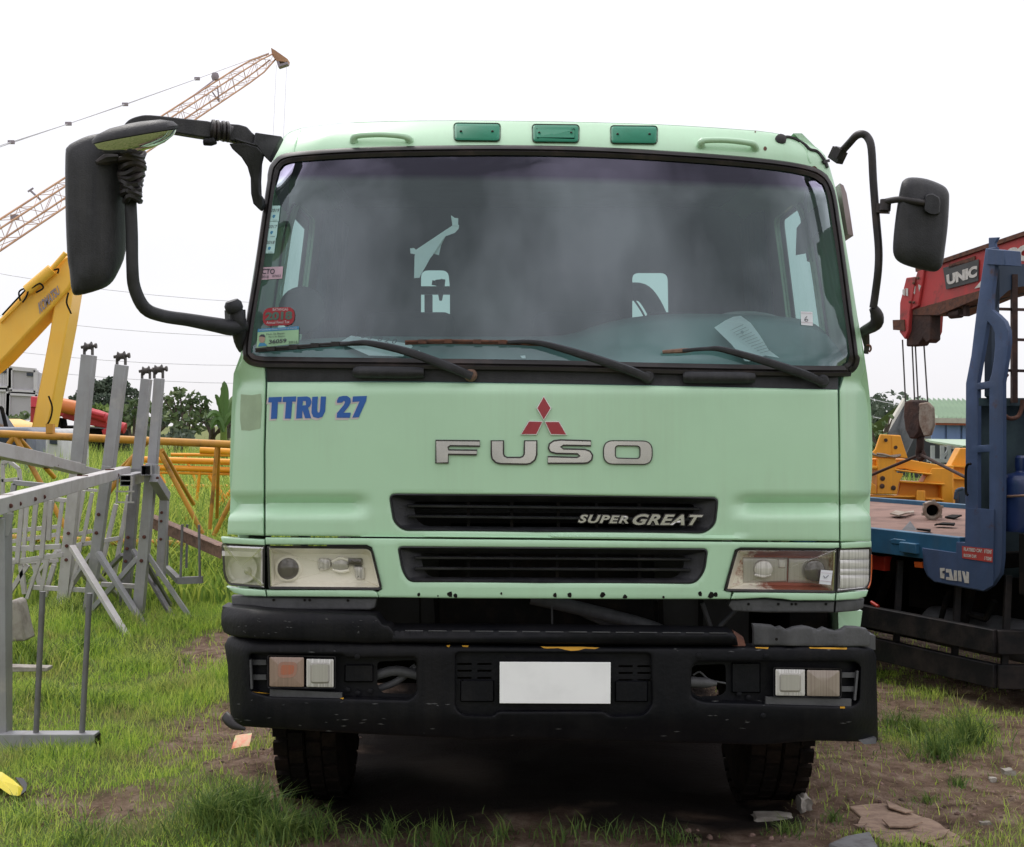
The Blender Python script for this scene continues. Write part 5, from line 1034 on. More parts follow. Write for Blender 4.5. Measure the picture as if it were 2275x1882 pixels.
b = MB(); b.tube([SP(x, y, PO-.03) for x, y in ((2150, 1100), (2146, 1092), (2146, 1045), (2150, 1032), (2157, 1031))], .008, sub=3); b.build('grab_rail', 'dark_metal', hb)
b = MB(); b.prism([SP(2194, 552, PO-.01), SP(2231, 556, PO-.01), SP(2233, 590, PO-.01), SP(2192, 588, PO-.01)], nv*.14); b.prism([SP(2196, 528, PO+.03), SP(2218, 527, PO+.03), SP(2210, 540, PO+.03), SP(2212, 552, PO+.03), SP(2196, 552, PO+.03)], nv*.02); b.build('post_cap', 'blue_paint', hb, bevel=.004)
# cross frame (headboard grid) running across behind the crane column: a plane square to the side
O1 = SP(2212, 900, .06)
def HP(px, py, back=0.):    # ray meets the plane through O1 spanned by nv and vertical
    k = (px-CX)/F; o = O1-dd*back; t = (k*o.y-o.x)/(nv.x-k*nv.y); return P(px, py, o.y+nv.y*t)
b = MB(); b.prism([HP(2212, 590), HP(2330, 583), HP(2330, 630), HP(2258, 638), HP(2240, 646), HP(2222, 662), HP(2212, 690)], -dd*.08); b.prism([HP(2203, 600), HP(2221, 600), HP(2220, 700), HP(2216, 890), HP(2203, 880)], -dd*.06)
b.build('gantry_beam', 'blue_dark', ct)
b = MB()
for px, w_ in ((2253, .035), (2330, .035)): b.beam(HP(px, 610, .0), HP(px, 895, .0), w_)
for y0 in (687, 754, 823): b.beam(HP(2200, y0-1, .02), HP(2340, y0+3, .02), .018)
b.build('grid_bars', 'rust_dark', ct)
b = MB(); b.prism([HP(2168, 893, .1), HP(2420, 893, .1), HP(2420, 1330, .1), HP(2168, 1260, .1)], -dd*.06); b.beam(HP(2168, 893, .06), HP(2420, 893, .06), .05, .05); b.build('headboard_panel', 'blue_box', ct)
b = MB(); b.tube([HP(x, y, -.03) for x, y in ((2228, 905), (2231, 922), (2245, 930), (2262, 925), (2270, 905), (2272, 888))], .014, sub=4); b.build('hook_bar', 'rust', ct)
b = MB(); b.tube([HP(2228, 860, -.05), HP(2232, 840, -.05), HP(2238, 832, -.05)], .012); b.build('chain', 'rust', ct)
b = MB(); b.tube([SP(2172, 1098, .15), SP(2200, 1103, .15), SP(2240, 1103, .0), SP(2330, 1098, -.1)], .008, sub=2); b.build('tie_rope', 'rust_light', ct)
# cab base beyond the frame
b = MB(); b.prism([TLp(1.35, .0, .75), TLp(1.35, 2.1, .75), TLp(1.35, 2.1, 1.12), TLp(1.35, 0, 1.12)], dd*.3); b.prism([TLp(1.0, .3, .3), TLp(3.4, .3, .3), TLp(3.4, .3, .8), TLp(1.0, .3, .8)], nv*1.5); b.build('front_frame', 'dark_metal', ct)
b = MB(); b.prism([TLp(1.75, 0, .85), TLp(3.6, 0, .85), TLp(3.6, 0, 1.6), TLp(3.3, 0, 2.45), TLp(1.75, 0, 2.45)], nv*2.1); b.build('cab', 'blue_paint', ct, bevel=.05)
# gas cylinder (its own thing)
c = SP(2268, 1180, .12); c2 = SP(2268, 1012, .12); hh_ = c2.z-c.z; r_ = .12
b = MB(); b.lathe([(0, 0), (r_*.9, 0), (r_, .03), (r_, hh_*.62), (r_*.99, hh_*.68), (r_*.85, hh_*.74), (r_*.3, hh_*.78), (r_*.26, hh_*.8)], c, (0, 0, 1), 32); cyl = thing('gas_cylinder', 'dark blue gas cylinder standing behind the blue headboard post', 'cylinder', c)
b.build('body', 'tank_blue', cyl); b = MB(); b.lathe([(r_*.26, 0), (r_*.3, .02), (r_*.3, hh_*.17), (r_*.2, hh_*.2), (0, hh_*.2)], c+Vector((0, 0, hh_*.8)), (0, 0, 1), 20); b.build('valve_cap', 'tank_blue', cyl)
# red knuckle crane boom
bo_ = .75
mapB = lambda x, y, k=0: SP(x, y, bo_+k)
b = MB(); b.prism([mapB(2039, 600), mapB(2300, 512), mapB(2300, 625), mapB(2178, 656), mapB(2085, 690), mapB(2030, 692), mapB(2020, 660)], nv*.28); boom = b.build('crane_boom', 'red_paint', ct, bevel=.008)
b = MB(); b.beam(mapB(2036, 600, -.01), mapB(2300, 511, -.01), .02, .03); b.prism([mapB(2108, 588, -.012), mapB(2165, 569, -.012), mapB(2165, 579, -.012), mapB(2108, 597, -.012)], nv*.01); b.prism([mapB(2028, 688, -.008), mapB(2178, 645, -.008), mapB(2300, 612, -.008), mapB(2300, 628, -.008), mapB(2178, 661, -.008), mapB(2085, 700, -.008), mapB(2028, 700, -.008)], nv*.3); b.build('boom_flange', 'rust', boom)
b = MB(); b.prism([mapB(2013, 617, -.03), mapB(2038, 614, -.03), mapB(2034, 620, -.03), mapB(2021, 692, -.03), mapB(2018, 735, -.03), mapB(2010, 754, -.03), mapB(1998, 738, -.03), mapB(1999, 673, -.03)], nv*.34); b.prism([mapB(2038, 602, -.02), mapB(2052, 598, -.02), mapB(2050, 620, -.02), mapB(2040, 680, -.02), mapB(2022, 690, -.02), mapB(2032, 622, -.02)], nv*.02); b.build('boom_head', 'red_paint', boom, bevel=.006)
b = MB()
for x, y in ((2041, 618), (2031, 629), (2023, 671), (2031, 672)): b.lathe([(0, 0), (.012, 0), (.01, .012), (0, .014)], mapB(x, y, -.035), -nv, 8)
b.prism([mapB(1983, 711, -.04), mapB(2008, 710, -.04), mapB(2010, 735, -.04), mapB(1984, 733, -.04)], nv*.1); b.build('boom_bolts', 'rust', boom)
b = MB(); b.prism([mapB(2022, 690), mapB(2068, 688), mapB(2068, 755), mapB(2058, 763), mapB(2050, 752), mapB(2040, 768), mapB(2013, 770), mapB(2013, 752)], nv*.1); b.lathe([(0, -.03), (.09, -.03), (.07, 0), (.09, .03), (0, .03)], mapB(2040, 745, .05), nv, 20); b.build('sheave_box', 'rust_dark', boom, bevel=.01)
b = MB()
for q, d_ in (([(2095, 595), (2174, 576), (2173, 624), (2102, 643)], -.012),): b.prism([mapB(x, y, d_) for x, y in q], nv*.004)
b.m = 1; text(b, 'UNIC', [(2102, 611), (2171, 589), (2170, 615), (2104, 634)], lambda x, y: mapB(x, y, -.016), .001, .002, offset=.06)
b.build('boom_decal', ['decal_black', 'decal_white'], boom)
b = MB(); b.prism([mapB(2165, 641, -.012), mapB(2182, 621, -.012), mapB(2178, 638, -.012)], nv*.004); b.m = 0; text(b, 'SC', [(2236, 553), (2290, 541), (2290, 580), (2234, 582)], lambda x, y: mapB(x, y, -.016), .001, .004, offset=.1); b.build('boom_letters', 'decal_white', boom)
b = MB(); 
for q in ([(2005, 644), (2010, 641), (2010, 657), (2005, 655)], [(2012, 640), (2017, 641), (2017, 658), (2012, 656)], [(2029, 634), (2034, 636), (2032, 654), (2028, 650)], [(2040, 632), (2046, 635), (2042, 648)]): b.prism([mapB(x, y, -.036 if x < 2020 else -.024) for x, y in q], nv*.003)
b.build('head_stickers', 'decal_white', boom)
b = MB(); b.prism([mapB(2101, 681, .02), mapB(2106, 681, .02), mapB(2109, 698, .02), mapB(2140, 700, .02), mapB(2139, 676, .02), mapB(2144, 674, .02), mapB(2146, 702, .02), mapB(2103, 703, .02)], nv*.04); b.lathe([(0, -.05), (.035, -.05), (.035, .05), (0, .05)], mapB(2124, 697, .04), dd, 12); b.build('rope_guide', 'rust_dark', boom)
b = MB(); b.tube([mapB(2068, 705, .1), mapB(2115, 694, .1), mapB(2275, 652, .1)], .006)
for xa, xb, yb in ((2005, 2012, 897), (2026, 2032, 893), (2033, 2040, 893), (2052, 2061, 893)): b.tube([mapB(xa, 755, .08), mapB(xb, yb, .08)], .006)
b.build('wire_rope', 'wire', boom)
hk = thing('hook_block', 'rusty crane hook block hanging on ropes from the red boom', 'hook block', mapB(2040, 1025, .08))
b = MB(); b.prism([mapB(x, y, .02) for x, y in ((2008, 892), (2020, 888), (2040, 889), (2046, 905), (2042, 960), (2032, 975), (2020, 975), (2010, 955), (2006, 925))], nv*.1); b.build('block', 'rust_dark', hk, bevel=.015)
b = MB(); b.prism([mapB(x, y, .02) for x, y in ((2040, 896), (2060, 893), (2072, 905), (2074, 945), (2066, 968), (2052, 970), (2042, 945), (2037, 915))], nv*.025); b.build('cheek_plate', 'steel_pipe', hk, bevel=.01)
b = MB(); b.tube([mapB(2045, 972, .08), mapB(2044, 995, .08), mapB(2040, 1008, .08), mapB(2045, 1020, .08), mapB(2053, 1012, .08), mapB(2050, 1000, .08)], [.03, .03, .022, .022, .018, .01], sub=3); b.build('hook', 'rust_dark', hk)
sl = MB(); sl.tube([SP(1925, 1060, .9), mapB(2045, 1010, .08)], .012); sl.tube([mapB(2045, 1010, .08), SP(2150, 1063, .5), SP(2165, 1070, .45)], .012); o = sl.build('sling_cable', 'rust_dark'); tag(o, 'dark steel sling cable spread from the crane hook', 'cable')
# things on the deck
def DK(px, py): k = (H-ZB)*F/(py-CY); return P(px, py, k)
b = MB(); c = DK(2072, 1156)+Vector((0, 0, .075)); ax_ = Vector((.25, 1, 0)).normalized(); ft = thing('flanged_pipe', 'short pipe with a flange lying on the flatbed', 'pipe', c)
rr = []
for r_, y in ((.085, .7), (.085, .02), (.13, .02), (.13, -.02), (.09, -.02)): rr.append((r_, y))
b.lathe([(.045, .3), (.06, .3), (.06, .03), (.072, .03), (.072, 0), (.06, -.003), (.05, 0), (.045, .01), (.045, .29)], c, ax_, 32); b.build('pipe', 'steel_pipe', ft); b = MB(); b.lathe([(0, 0), (.046, 0), (.046, .005), (0, .005)], c+ax_*.12, ax_, 20); b.build('pipe_inside', 'dark_metal', ft)
b = MB()
q_ = Vector((0, 0, 1)).rotation_difference(ax_)
for a in np.linspace(0, 2*math.pi, 6, False)+.4: b.box(c+q_@Vector((.074*math.cos(a), .074*math.sin(a), .014)), (.022, .022, .022))
b.build('flange_lug', 'steel_pipe', ft)
def scrap(q, lab, m, h_=.02, nm='scrap_piece'):
    b = MB(); b.prism([DK(x, y)+Vector((0, 0, .004+random.uniform(0, h_))) for x, y in q], (0, 0, .012)); tag(b.build(nm, m), lab, 'scrap')
scrap([(1977, 1148), (1990, 1146), (2010, 1146), (2030, 1141), (2031, 1144), (2012, 1151), (1996, 1153), (1980, 1151)], 'bent pale strip of scrap metal on the flatbed left of the pipe', 'steel_pipe', .03)
b = MB(); a = [DK(x, y) for x, y in ((2003, 1178), (2022, 1163), (2038, 1179))]; b.add([a[0], a[2], a[1]+Vector((0, 0, .02)), DK(2021, 1173)+Vector((0, 0, .035))], [(0, 1, 3), (1, 2, 3), (2, 0, 3), (0, 2, 1)]); tag(b.build('scrap_wedge', 'grey_plastic'), 'small grey wedge lying near the front edge of the flatbed', 'scrap')
scrap([(2036, 1181), (2068, 1182), (2067, 1187), (2040, 1185)], 'flat dark strip at the front edge of the flatbed beside the wedge', 'dark_metal')
scrap([(2076, 1171), (2095, 1170), (2122, 1172), (2120, 1175), (2080, 1173)], 'dark flat strip on the deck in front of the flanged pipe', 'dark_metal')
scrap([(2099, 1152), (2115, 1151), (2137, 1153), (2120, 1155)], 'thin dark strip on the deck right of the flanged pipe', 'dark_metal')
# ---------------------------------------------------------------- yellow steel frames behind the bed
def YF(px, py, k=0): return P(px, py, 15.5+k)
yf = thing('spreader_frame', 'heavy yellow steel spreader frame behind the flatbed', 'steel frame', (4.8, 15.5, 0))
def plate(q, k, th, nm, m='yellow_deep', par=None, bv=.01):
    b = MB(); b.prism([YF(x, y, k) for x, y in q], (0, th, 0)); return b.build(nm, m, par or yf, bevel=bv)
up = plate([(1700, 1018), (1934, 1018), (1955, 965), (2001, 966), (2016, 1016), (2090, 1030), (2119, 1033), (2119, 1150), (1700, 1150)][:0] or [(1700, 1020), (2015, 1020), (2085, 1033), (2119, 1034), (2119, 1150), (2096, 1150), (2096, 1110), (2096, 1060), (2010, 1042), (1700, 1042)], 0, .25, 'top_beam')
plate([(1932, 1012), (1945, 998), (1956, 965), (2001, 967), (2006, 985), (2017, 1018), (1932, 1018)], -.05, .04, 'lug_plate'); plate([(1981, 967), (2001, 969), (2017, 1018), (1982, 1014)], -.06, .01, 'lug_rib')
b = MB()
for x, y in ((1968, 978), (1990, 994)): b.lathe([(0, 0), (.022, 0), (.022, .003), (0, .003)], YF(x, y, -.065), (0, -1, 0), 12)
for x, y in ((1961, 1063), (1960, 1080), (1985, 1084)): b.lathe([(0, 0), (.03, 0), (.022, .004), (0, .004)], YF(x, y, -.09), (0, -1, 0), 10)
b.build('holes', 'rust_dark', yf)
plate([(1950, 1018), (1991, 1018), (1992, 1050), (2008, 1052), (1998, 1072), (1994, 1098), (1948, 1098)], -.08, .3, 'column'); plate([(1700, 1035), (1950, 1035), (1950, 1042), (1700, 1042)], -.1, .3, 'flange')
plate([(1988, 1042), (2072, 1052), (2072, 1056), (1990, 1046)], -.1, .3, 'flange')
plate([(2000, 1069), (2098, 1074), (2098, 1140), (1990, 1135)], .1, .1, 'web'); plate([(1995, 1068), (2100, 1074), (2100, 1078), (1995, 1072)], -.05, .3, 'flange')
plate([(2070, 1040), (2118, 1040), (2118, 1155), (2092, 1155), (2092, 1074), (2050, 1072)], -.02, .2, 'end_plate')
plate([(1700, 1098), (2098, 1106), (2098, 1150), (1700, 1150)], 0, .2, 'lower_beam'); plate([(1700, 1098), (2040, 1102), (2040, 1106), (1700, 1102)], -.08, .3, 'flange'); plate([(2056, 1107), (2097, 1109), (2097, 1113), (2056, 1110)], -.08, .3, 'flange')
plate([(2037, 1090), (2056, 1090), (2056, 1140), (2035, 1140)], -.12, .05, 'lug_plate'); plate([(1930, 1068), (1946, 1078), (1948, 1098), (1930, 1098)], -.1, .05, 'gusset')
for x in (1100, 1500, 1760, 2000, 2110): b = MB(); p = YF(x, 1150); b.box((p.x, p.y+.1, p.z/2), (.2, .2, p.z)); b.build('foot', 'yellow_deep', yf)
y2 = thing('spreader_frame', 'smaller yellow frame end seen between the big yellow frame and the blue post', 'steel frame', (5.6, 16.5, 0))
b = MB(); b.prism([P(x, y, 16.5) for x, y in ((2112, 1036), (2133, 996), (2180, 996), (2180, 1110), (2117, 1108), (2117, 1060))], (0, .2, 0)); b.build('web', 'yellow_deep', y2, bevel=.01)
b = MB(); b.prism([P(x, y, 16.4) for x, y in ((2115, 1060), (2180, 1063), (2180, 1067), (2115, 1064))], (0, .3, 0)); b.prism([P(x, y, 16.4) for x, y in ((2115, 1034), (2180, 1038), (2180, 1041), (2115, 1037))], (0, .3, 0)); b.build('flange', 'yellow_deep', y2)
b = MB(); p = P(2150, 1108, 16.5); b.box((p.x, p.y+.1, p.z/2), (.3, .2, p.z)); b.build('foot', 'yellow_deep', y2)
b = MB(); b.prism([P(x, y, 15.2) for x, y in ((2130, 1090), (2145, 1083), (2160, 1086), (2175, 1140), (2172, 1150), (2132, 1145))], (0, .15, 0)); b.tube([P(2122, 1110, 15.1), P(2126, 1090, 15.1), P(2140, 1086, 15.1)], .02, sub=3); p = P(2150, 1150, 15.2); b.box((p.x, p.y+.1, p.z/2), (.2, .15, p.z)); tag(b.build('machine_part', 'blue_dark', bevel=.01), 'dark blue machine part standing beside the yellow frame', 'machine part')
b = MB(); b.tube([YF(x, y, -.09) for x, y in ((1932, 1000), (1938, 1008), (1952, 1013), (1975, 1014), (2001, 1011))], .014, sub=4); b.tube([YF(x, y, -.1) for x, y in ((1948, 1008), (1965, 1010), (1985, 1015), (2000, 1013))], .012, sub=4); tag(b.build('wire_rope', 'steel_pipe'), 'grey wire rope slung over the yellow frame', 'rope')
# ---------------------------------------------------------------- warehouse
mat('roof_green', S(160, 182, 158), .5, col2=S(150, 172, 150), nscale=.3); mat('clad_blue', S(118, 142, 186), .6, col2=S(104, 128, 172), nscale=.5, col3=S(120, 100, 110), n3=.6, lo3=.62, hi3=.9)
mat('shed_dark', (.045, .05, .055), .9); mat('shed_trim', S(176, 172, 158), .6); mat('orange_trim', S(190, 100, 72), .6); mat('steel_light', S(150, 155, 155), .6)
wh = thing('warehouse', 'green roofed metal warehouse with blue wall far behind on the right', 'building', (16, 45, 0))
D = 42.
def WP(px, py, k=0): return P(px, py, D+k)
b = MB()   # front roof slope: ridge to eave with ribs
a_, c_ = P(2010, 889, 52), P(3300, 905, 52); e0, e1 = P(2076, 932, D), P(3300, 950, D)
n_ = 120
for i in range(n_):
    u0, u1, um = i/n_, (i+.75)/n_, (i+.85)/n_
    top = lambda u, z=0: a_.lerp(c_, u)+Vector((0, 0, z)); bot = lambda u, z=0: e0.lerp(e1, u)+Vector((0, 0, z))
    b.add([top(u0), top(u1), bot(u1), bot(u0)], [(0, 1, 2, 3)]); b.add([top(u1), top(um, .12), bot(um, .12), bot(u1)], [(0, 1, 2, 3)]); b.add([top(um, .12), top((i+1)/n_), bot((i+1)/n_), bot(um, .12)], [(0, 1, 2, 3)])
b.add([a_, c_, c_+Vector((0, 14, -3)), a_+Vector((0, 14, -3))], [(0, 1, 2, 3)])
b.build('roof', 'roof_green', wh, recalc=False)
b = MB(); b.prism([P(2010, 885, 51.9), P(2014, 891, 51.9), P(1973, 962, 42), P(1967, 958, 42)], (0, .3, 0)); b.beam(WP(2076, 934, -.1), WP(3300, 951, -.1), .12, .16); b.build('fascia', 'shed_trim', wh)
b = MB(); b.beam(WP(2078, 940), WP(3300, 958), .1, .12); b.build('orange_trim', 'orange_trim', wh)
b = MB()
x0, x1 = WP(2074, 960).x, WP(3300, 960).x; k = 0
while x0+k*.5 < x1: xx = x0+k*.5; zt = WP(2074+(xx-x0)*F/D, 942+(xx-x0)*.15).z; b.prism([(xx, D+.2, 1.0), (xx+.42, D+.2, 1.0), (xx+.42, D+.2, zt), (xx, D+.2, zt)], (0, .05, 0)); b.prism([(xx+.42, D+.28, 1.0), (xx+.5, D+.28, 1.0), (xx+.5, D+.28, zt), (xx+.42, D+.28, zt)], (0, .05, 0)); k += 1
b.build('blue_wall', 'clad_blue', wh)
b = MB(); b.prism([P(2012, 893, 51.8), P(2076, 934, D+.4), P(2076, 1050, D+.4), P(1975, 1050, 46), P(1972, 960, 46)], (0, .1, 0)); b.prism([WP(2030, 975, .1), WP(3300, 1000, .1), WP(3300, 1100, .1), WP(1990, 1060, .1)], (0, .1, 0)); b.build('gable_wall', 'shed_dark', wh)
b = MB(); b.prism([WP(2056, 975, -2), WP(3300, 990, -2), WP(3300, 996, -5), WP(2140, 990, -5), WP(2066, 979, -3)], (0, .05, -.05)); b.build('canopy', 'roof_green', wh)
b = MB(); b.prism([P(2056, 974, 39.9), P(2133, 994, 36.9), P(2130, 1000, 36.9), P(2062, 981, 39.9)], (0, .2, 0)); b.build('canopy_fascia', 'shed_trim', wh)
b = MB()
for x in (2072, 2093, 2108, 2135): p = P(x, 990, 37.5); b.beam((p.x, p.y, 0), p, .1)
b.beam(P(2093, 1020, 37.5), P(2108, 998, 37.5), .06); b.beam(P(2108, 1022, 37.5), P(2122, 1000, 37.5), .06); b.beam(P(2060, 1022, 37.4), P(2150, 1026, 37.4), .1); b.build('posts', 'steel_light', wh)
# ---------------------------------------------------------------- LEFT SIDE
mat('galv', S(160, 160, 163), .5, .2, streak=.3, dust=(.2, .15, .11), col2=S(150, 150, 153), nscale=5, col3=S(190, 184, 178), n3=3, lo3=.55, hi3=.8, bump=.006)
mat('galv_white', S(190, 187, 186), .55, .1, streak=.35, dust=(.27, .22, .18), col2=S(176, 172, 170), nscale=6, col3=S(140, 130, 122), n3=3, lo3=.62, hi3=.85)
mat('galv_dark', S(126, 126, 129), .5, .2, streak=.3, dust=(.12, .09, .07), col2=S(112, 110, 112), nscale=7, bump=.01)
mat('bolt_rust', (.12, .04, .03), .8); mat('roller', (.09, .08, .075), .6, .4)
mat('yellow_old', S(188, 134, 52), .55, col2=S(205, 148, 50), nscale=3, col3=S(96, 70, 40), n3=2.5, lo3=.55, hi3=.7)
mat('yellow_new', S(238, 160, 36), .5, col2=S(228, 146, 30), nscale=2, col3=S(170, 110, 40), n3=3, lo3=.62, hi3=.8)
mat('yellow_digger', S(252, 196, 78), .4, streak=.1, dust=(.5, .38, .16), col2=S(250, 190, 70), nscale=1, coat=.2)
mat('container', S(205, 202, 206), .6, col2=S(190, 186, 190), nscale=.8, col3=S(130, 110, 110), n3=.9, lo3=.64, hi3=.85)
mat('red_machine', S(190, 50, 62), .5, col2=S(165, 44, 52), nscale=1.2, col3=S(70, 50, 48), n3=1.5, lo3=.6, hi3=.75)
mat('orange_cyl', S(210, 120, 60), .45); mat('crane_boom', S(188, 146, 112), .7, col2=S(165, 124, 98), nscale=.6); mat('crane_grey', S(150, 140, 150), .7)
mat('concrete', (.36, .33, .29), .9, col2=(.24, .21, .18), nscale=8, bump=.03); mat('cabwhite', (.5, .5, .5), .4); mat('grey_van', (.2, .22, .27), .5); mat('darkglass', (.02, .03, .05), .1)
mat('power_wire', S(215, 214, 222), .7, rv=0)
def bolts(b, pts, r=.016):
    for x, y, Y in pts: b.lathe([(0, 0), (r, 0), (r*.9, r*.6), (0, r*.7)], P(x, y, Y), (0, -1, 0), 8)
def rack_post(label, top, mid, bot, Y, wt, wb, m='galv', m2='galv', braces=(), boltpts=(), split=None, roller=True):
    base = P(*bot, Y); r = thing('rack_post', label, 'steel post', base, 'tall roller posts of the steel racks')
    T, M_, B = P(*top, Y), P(*mid, Y), P(*bot, Y); k = Y/F
    b = MB(); b.beam(M_+Vector((0, .012, 0)), T+Vector((0, .012, 0)), wt*k, wt*k); b.build('upper_tube', m, r, bevel=.004)
    b = MB(); b.beam(B, M_+Vector((0, 0, .04)), wb*k, wb*k); b.build('lower_tube', m2, r, bevel=.004)
    if roller:
        b = MB(); c = T+Vector((0, 0, .06)); b.beam(T+Vector((-.04, 0, 0)), T+Vector((-.04, 0, .09)), .012, .05); b.beam(T+Vector((.035, 0, 0)), T+Vector((.035, 0, .09)), .012, .05)
        b.lathe([(.015, -.07), (.015, -.035), (.045, -.03), (.028, -.012), (.028, .012), (.045, .03), (.015, .035), (.015, .06), (.025, .06), (.025, .075), (0, .075)], c+Vector((0, 0, .02)), (1, 0, .1), 16); b.build('roller', 'roller', r)
    for (x0, y0), (x1, y1), dY, w_, mm in braces:
        b = MB(); b.beam(P(x0, y0, Y+dY*.3), P(x1, y1, Y+dY), w_*k, w_*k*.8); b.build('brace', mm, r, bevel=.003)
    if boltpts:
        b = MB(); bolts(b, [(x, y, Y-wb*k/2-.004) for x, y in boltpts], .017); b.build('bolts', 'bolt_rust', r)
    return r
rack_post('grey steel post with roller, leftmost and tallest of the roller posts', (197, 789), (172, 1035), (140, 1345), 12.2, 28, 24, 'galv', 'galv_white',
          [((160, 1215), (293, 1432), -1.3, 13, 'galv_white'), ((132, 1222), (52, 1312), 1.0, 12, 'galv_white'), ((150, 1235), (230, 1330), 1.0, 10, 'galv_white')], [(152, 1185), (147, 1244), (148, 1213)])
rack_post('grey steel post with roller, second tall post from the left', (270, 811), (240, 1045), (192, 1395), 11.8, 25, 22, 'galv', 'galv',
          [((218, 1228), (330, 1406), -.4, 13, 'galv'), ((204, 1232), (128, 1345), .6, 12, 'galv'), ((190, 1250), (268, 1330), 1.0, 10, 'galv_white')], [(219, 1143), (214, 1184)])
rack_post('grey steel post with roller, short post third from the left', (325, 842), (303, 1050), (276, 1360), 12.6, 21, 21, 'galv', 'galv_dark',
          [((296, 1222), (394, 1390), -.7, 10, 'galv_dark'), ((272, 1232), (205, 1300), .5, 11, 'galv_dark')], [(284, 1194), (282, 1219), (279, 1247)])
rack_post('grey steel post with roller, rightmost of the roller posts', (353, 841), (338, 1040), (304, 1400), 11.6, 20, 23, 'galv', 'galv',
          [((325, 1228), (437, 1394), .05, 12, 'galv'), ((306, 1240), (198, 1362), .1, 13, 'galv'), ((318, 1240), (378, 1345), .9, 10, 'galv_dark')], [(320, 1193), (314, 1246)])
b = MB(); b.beam(P(366, 1100, 11.9), P(357, 1280, 11.9), .075, .075); b.beam(P(342, 1062, 11.4), P(368, 1104, 11.7), .08, .08); o = thing('short_post', 'short grey drilled post just right of the rightmost roller post', 'steel post', P(357, 1280, 11.9)); b.build('tube', 'galv', o, bevel=.004)
b = MB(); bolts(b, [(359, 1139, 11.85), (358, 1158, 11.85), (357, 1198, 11.85), (350, 1062, 11.4), (357, 1080, 11.5), (365, 1094, 11.6)], .014); b.build('bolts', 'bolt_rust', o)
# long beams
ba = thing('long_beam', 'long pale grey square beam rising from the left edge to the roller posts', 'steel beam', P(0, 1126, 7.3), 'long square tubes over the racks')
b = MB(); b.beam(P(-60, 1138, 6.8), P(182, 1072, 9.6), .092, .092); b.beam(P(180, 1072.5, 9.6), P(278, 1047, 11.6), .098, .085); b.build('tube', 'galv_white', ba, bevel=.004)
b = MB()
for x, y, Y, s_ in ((14, 1118, 7.5, .096), (184, 1072, 9.7, .1), (244, 1056, 10.8, .1)):
    M = Matrix.Rotation(R(-.4*57.3), 3, 'Z'); b.box(P(x, y, Y), (.008, s_+.006, s_+.006), M)
bolts(b, [(24, 1124, 7.36), (44, 1119, 7.6), (78, 1109, 7.95), (98, 1104, 8.2), (255, 1057, 10.85), (262, 1055, 10.95), (195, 1078, 9.7), (202, 1075, 9.8)], .014); b.build('bolts', 'bolt_rust', ba)
bb = thing('long_beam', 'long pale grey square beam sloping down from the left edge to the first roller post', 'steel beam', P(0, 1002, 10), 'long square tubes over the racks')
b = MB(); b.beam(P(-60, 988, 9.6), P(106, 1025, 11), .11, .11); b.beam(P(104, 1024.5, 11), P(176, 1043, 11.7), .115, .09); b.beam(P(176, 1043, 11.7), P(215, 1052, 12.0), .09, .07); b.build('tube', 'galv_white', bb, bevel=.004)
b = MB(); b.box(P(105, 1025, 11), (.008, .125, .125)); b.box(P(177, 1044, 11.7), (.008, .12, .12)); bolts(b, [(112, 1031, 10.98), (127, 1034, 11.1), (183, 1047, 11.8), (195, 1049, 11.9)], .014); b.build('bolts', 'bolt_rust', bb)
def sock(label, x, y, Y, s_, to, split=False):
    r = thing('open_tube', label, 'steel tube', P(x, y, Y), 'open square tube ends at the roller posts'); b = MB(); c = P(x, y, Y); e = P(*to)
    M = Vector((0, 0, 1)); hs = s_/2
    def ring(p, h): return [p+Vector((-h, 0, -h)), p+Vector((h, 0, -h)), p+Vector((h, 0, h)), p+Vector((-h, 0, h))]
    b.rings([ring(e, hs), ring(c, hs), ring(c, hs*.86), ring(c.lerp(e, .7), hs*.86)], True, False); b.build('tube', 'galv', r)
    b = MB(); b.add(ring(c.lerp(e, .3), hs*.86), [(0, 1, 2, 3)]); b.build('tube_inside', 'dark_metal', r, recalc=False)
    if split: b = MB(); b.beam(c+Vector((-hs*.85, -.003, 0)), c+Vector((hs*.85, -.003, 0)), .008, .008); b.build('web', 'galv', r)
sock('open square tube end facing the viewer between the third and the rightmost roller post', 324, 1045, 11.3, .088, (345, 1045, 13)); sock('open square tube end with a divider, on a thin bracket', 279, 1068, 10.9, .094, (315, 1058, 12.6), True)
b = MB()
for x in (262, 293): b.beam(P(x, 1060, 10.9), P(x-3, 1118, 10.9), .014)
for y in (1092, 1116): b.beam(P(256, y, 10.88), P(298, y, 10.88), .013)
o = b.build('bracket_frame', 'galv_white'); tag(o, 'thin steel bracket hanging under the divided square tube', 'bracket')
# ladder-like racks
def ladder(label, rails, rungs, Y, w_, mt='galv_white', lean=0):
    (x0, y0), (x1, y1) = rails[0][:2]; lo = max((p for r_ in rails for p in r_), key=lambda p: p[1]); r = thing('ladder_rack', label, 'steel rack', P(*lo, Y), 'small ladder-like racks'); k = Y/F
    for a_, c_ in rails: b = MB(); b.beam(P(*a_, Y), P(*c_, Y+lean), w_*k, w_*k); b.build('rail', mt, r, bevel=.003)
    for a_, c_ in rungs: b = MB(); b.beam(P(*a_, Y-.02), P(*c_, Y-.02), w_*k*.85, w_*k*.7); b.build('rung', mt, r)
ladder('pale ladder-like rack with a foot rail at far left behind the near post', [((20, 1220), (135, 1214)), ((20, 1249), (135, 1238))][:1]+[((22, 1250), (140, 1232))], [((50, 1112), (38, 1250)), ((104, 1110), (92, 1240)), ((80, 1118), (70, 1225)), ((112, 1112), (108, 1200))], 11.0, 11)
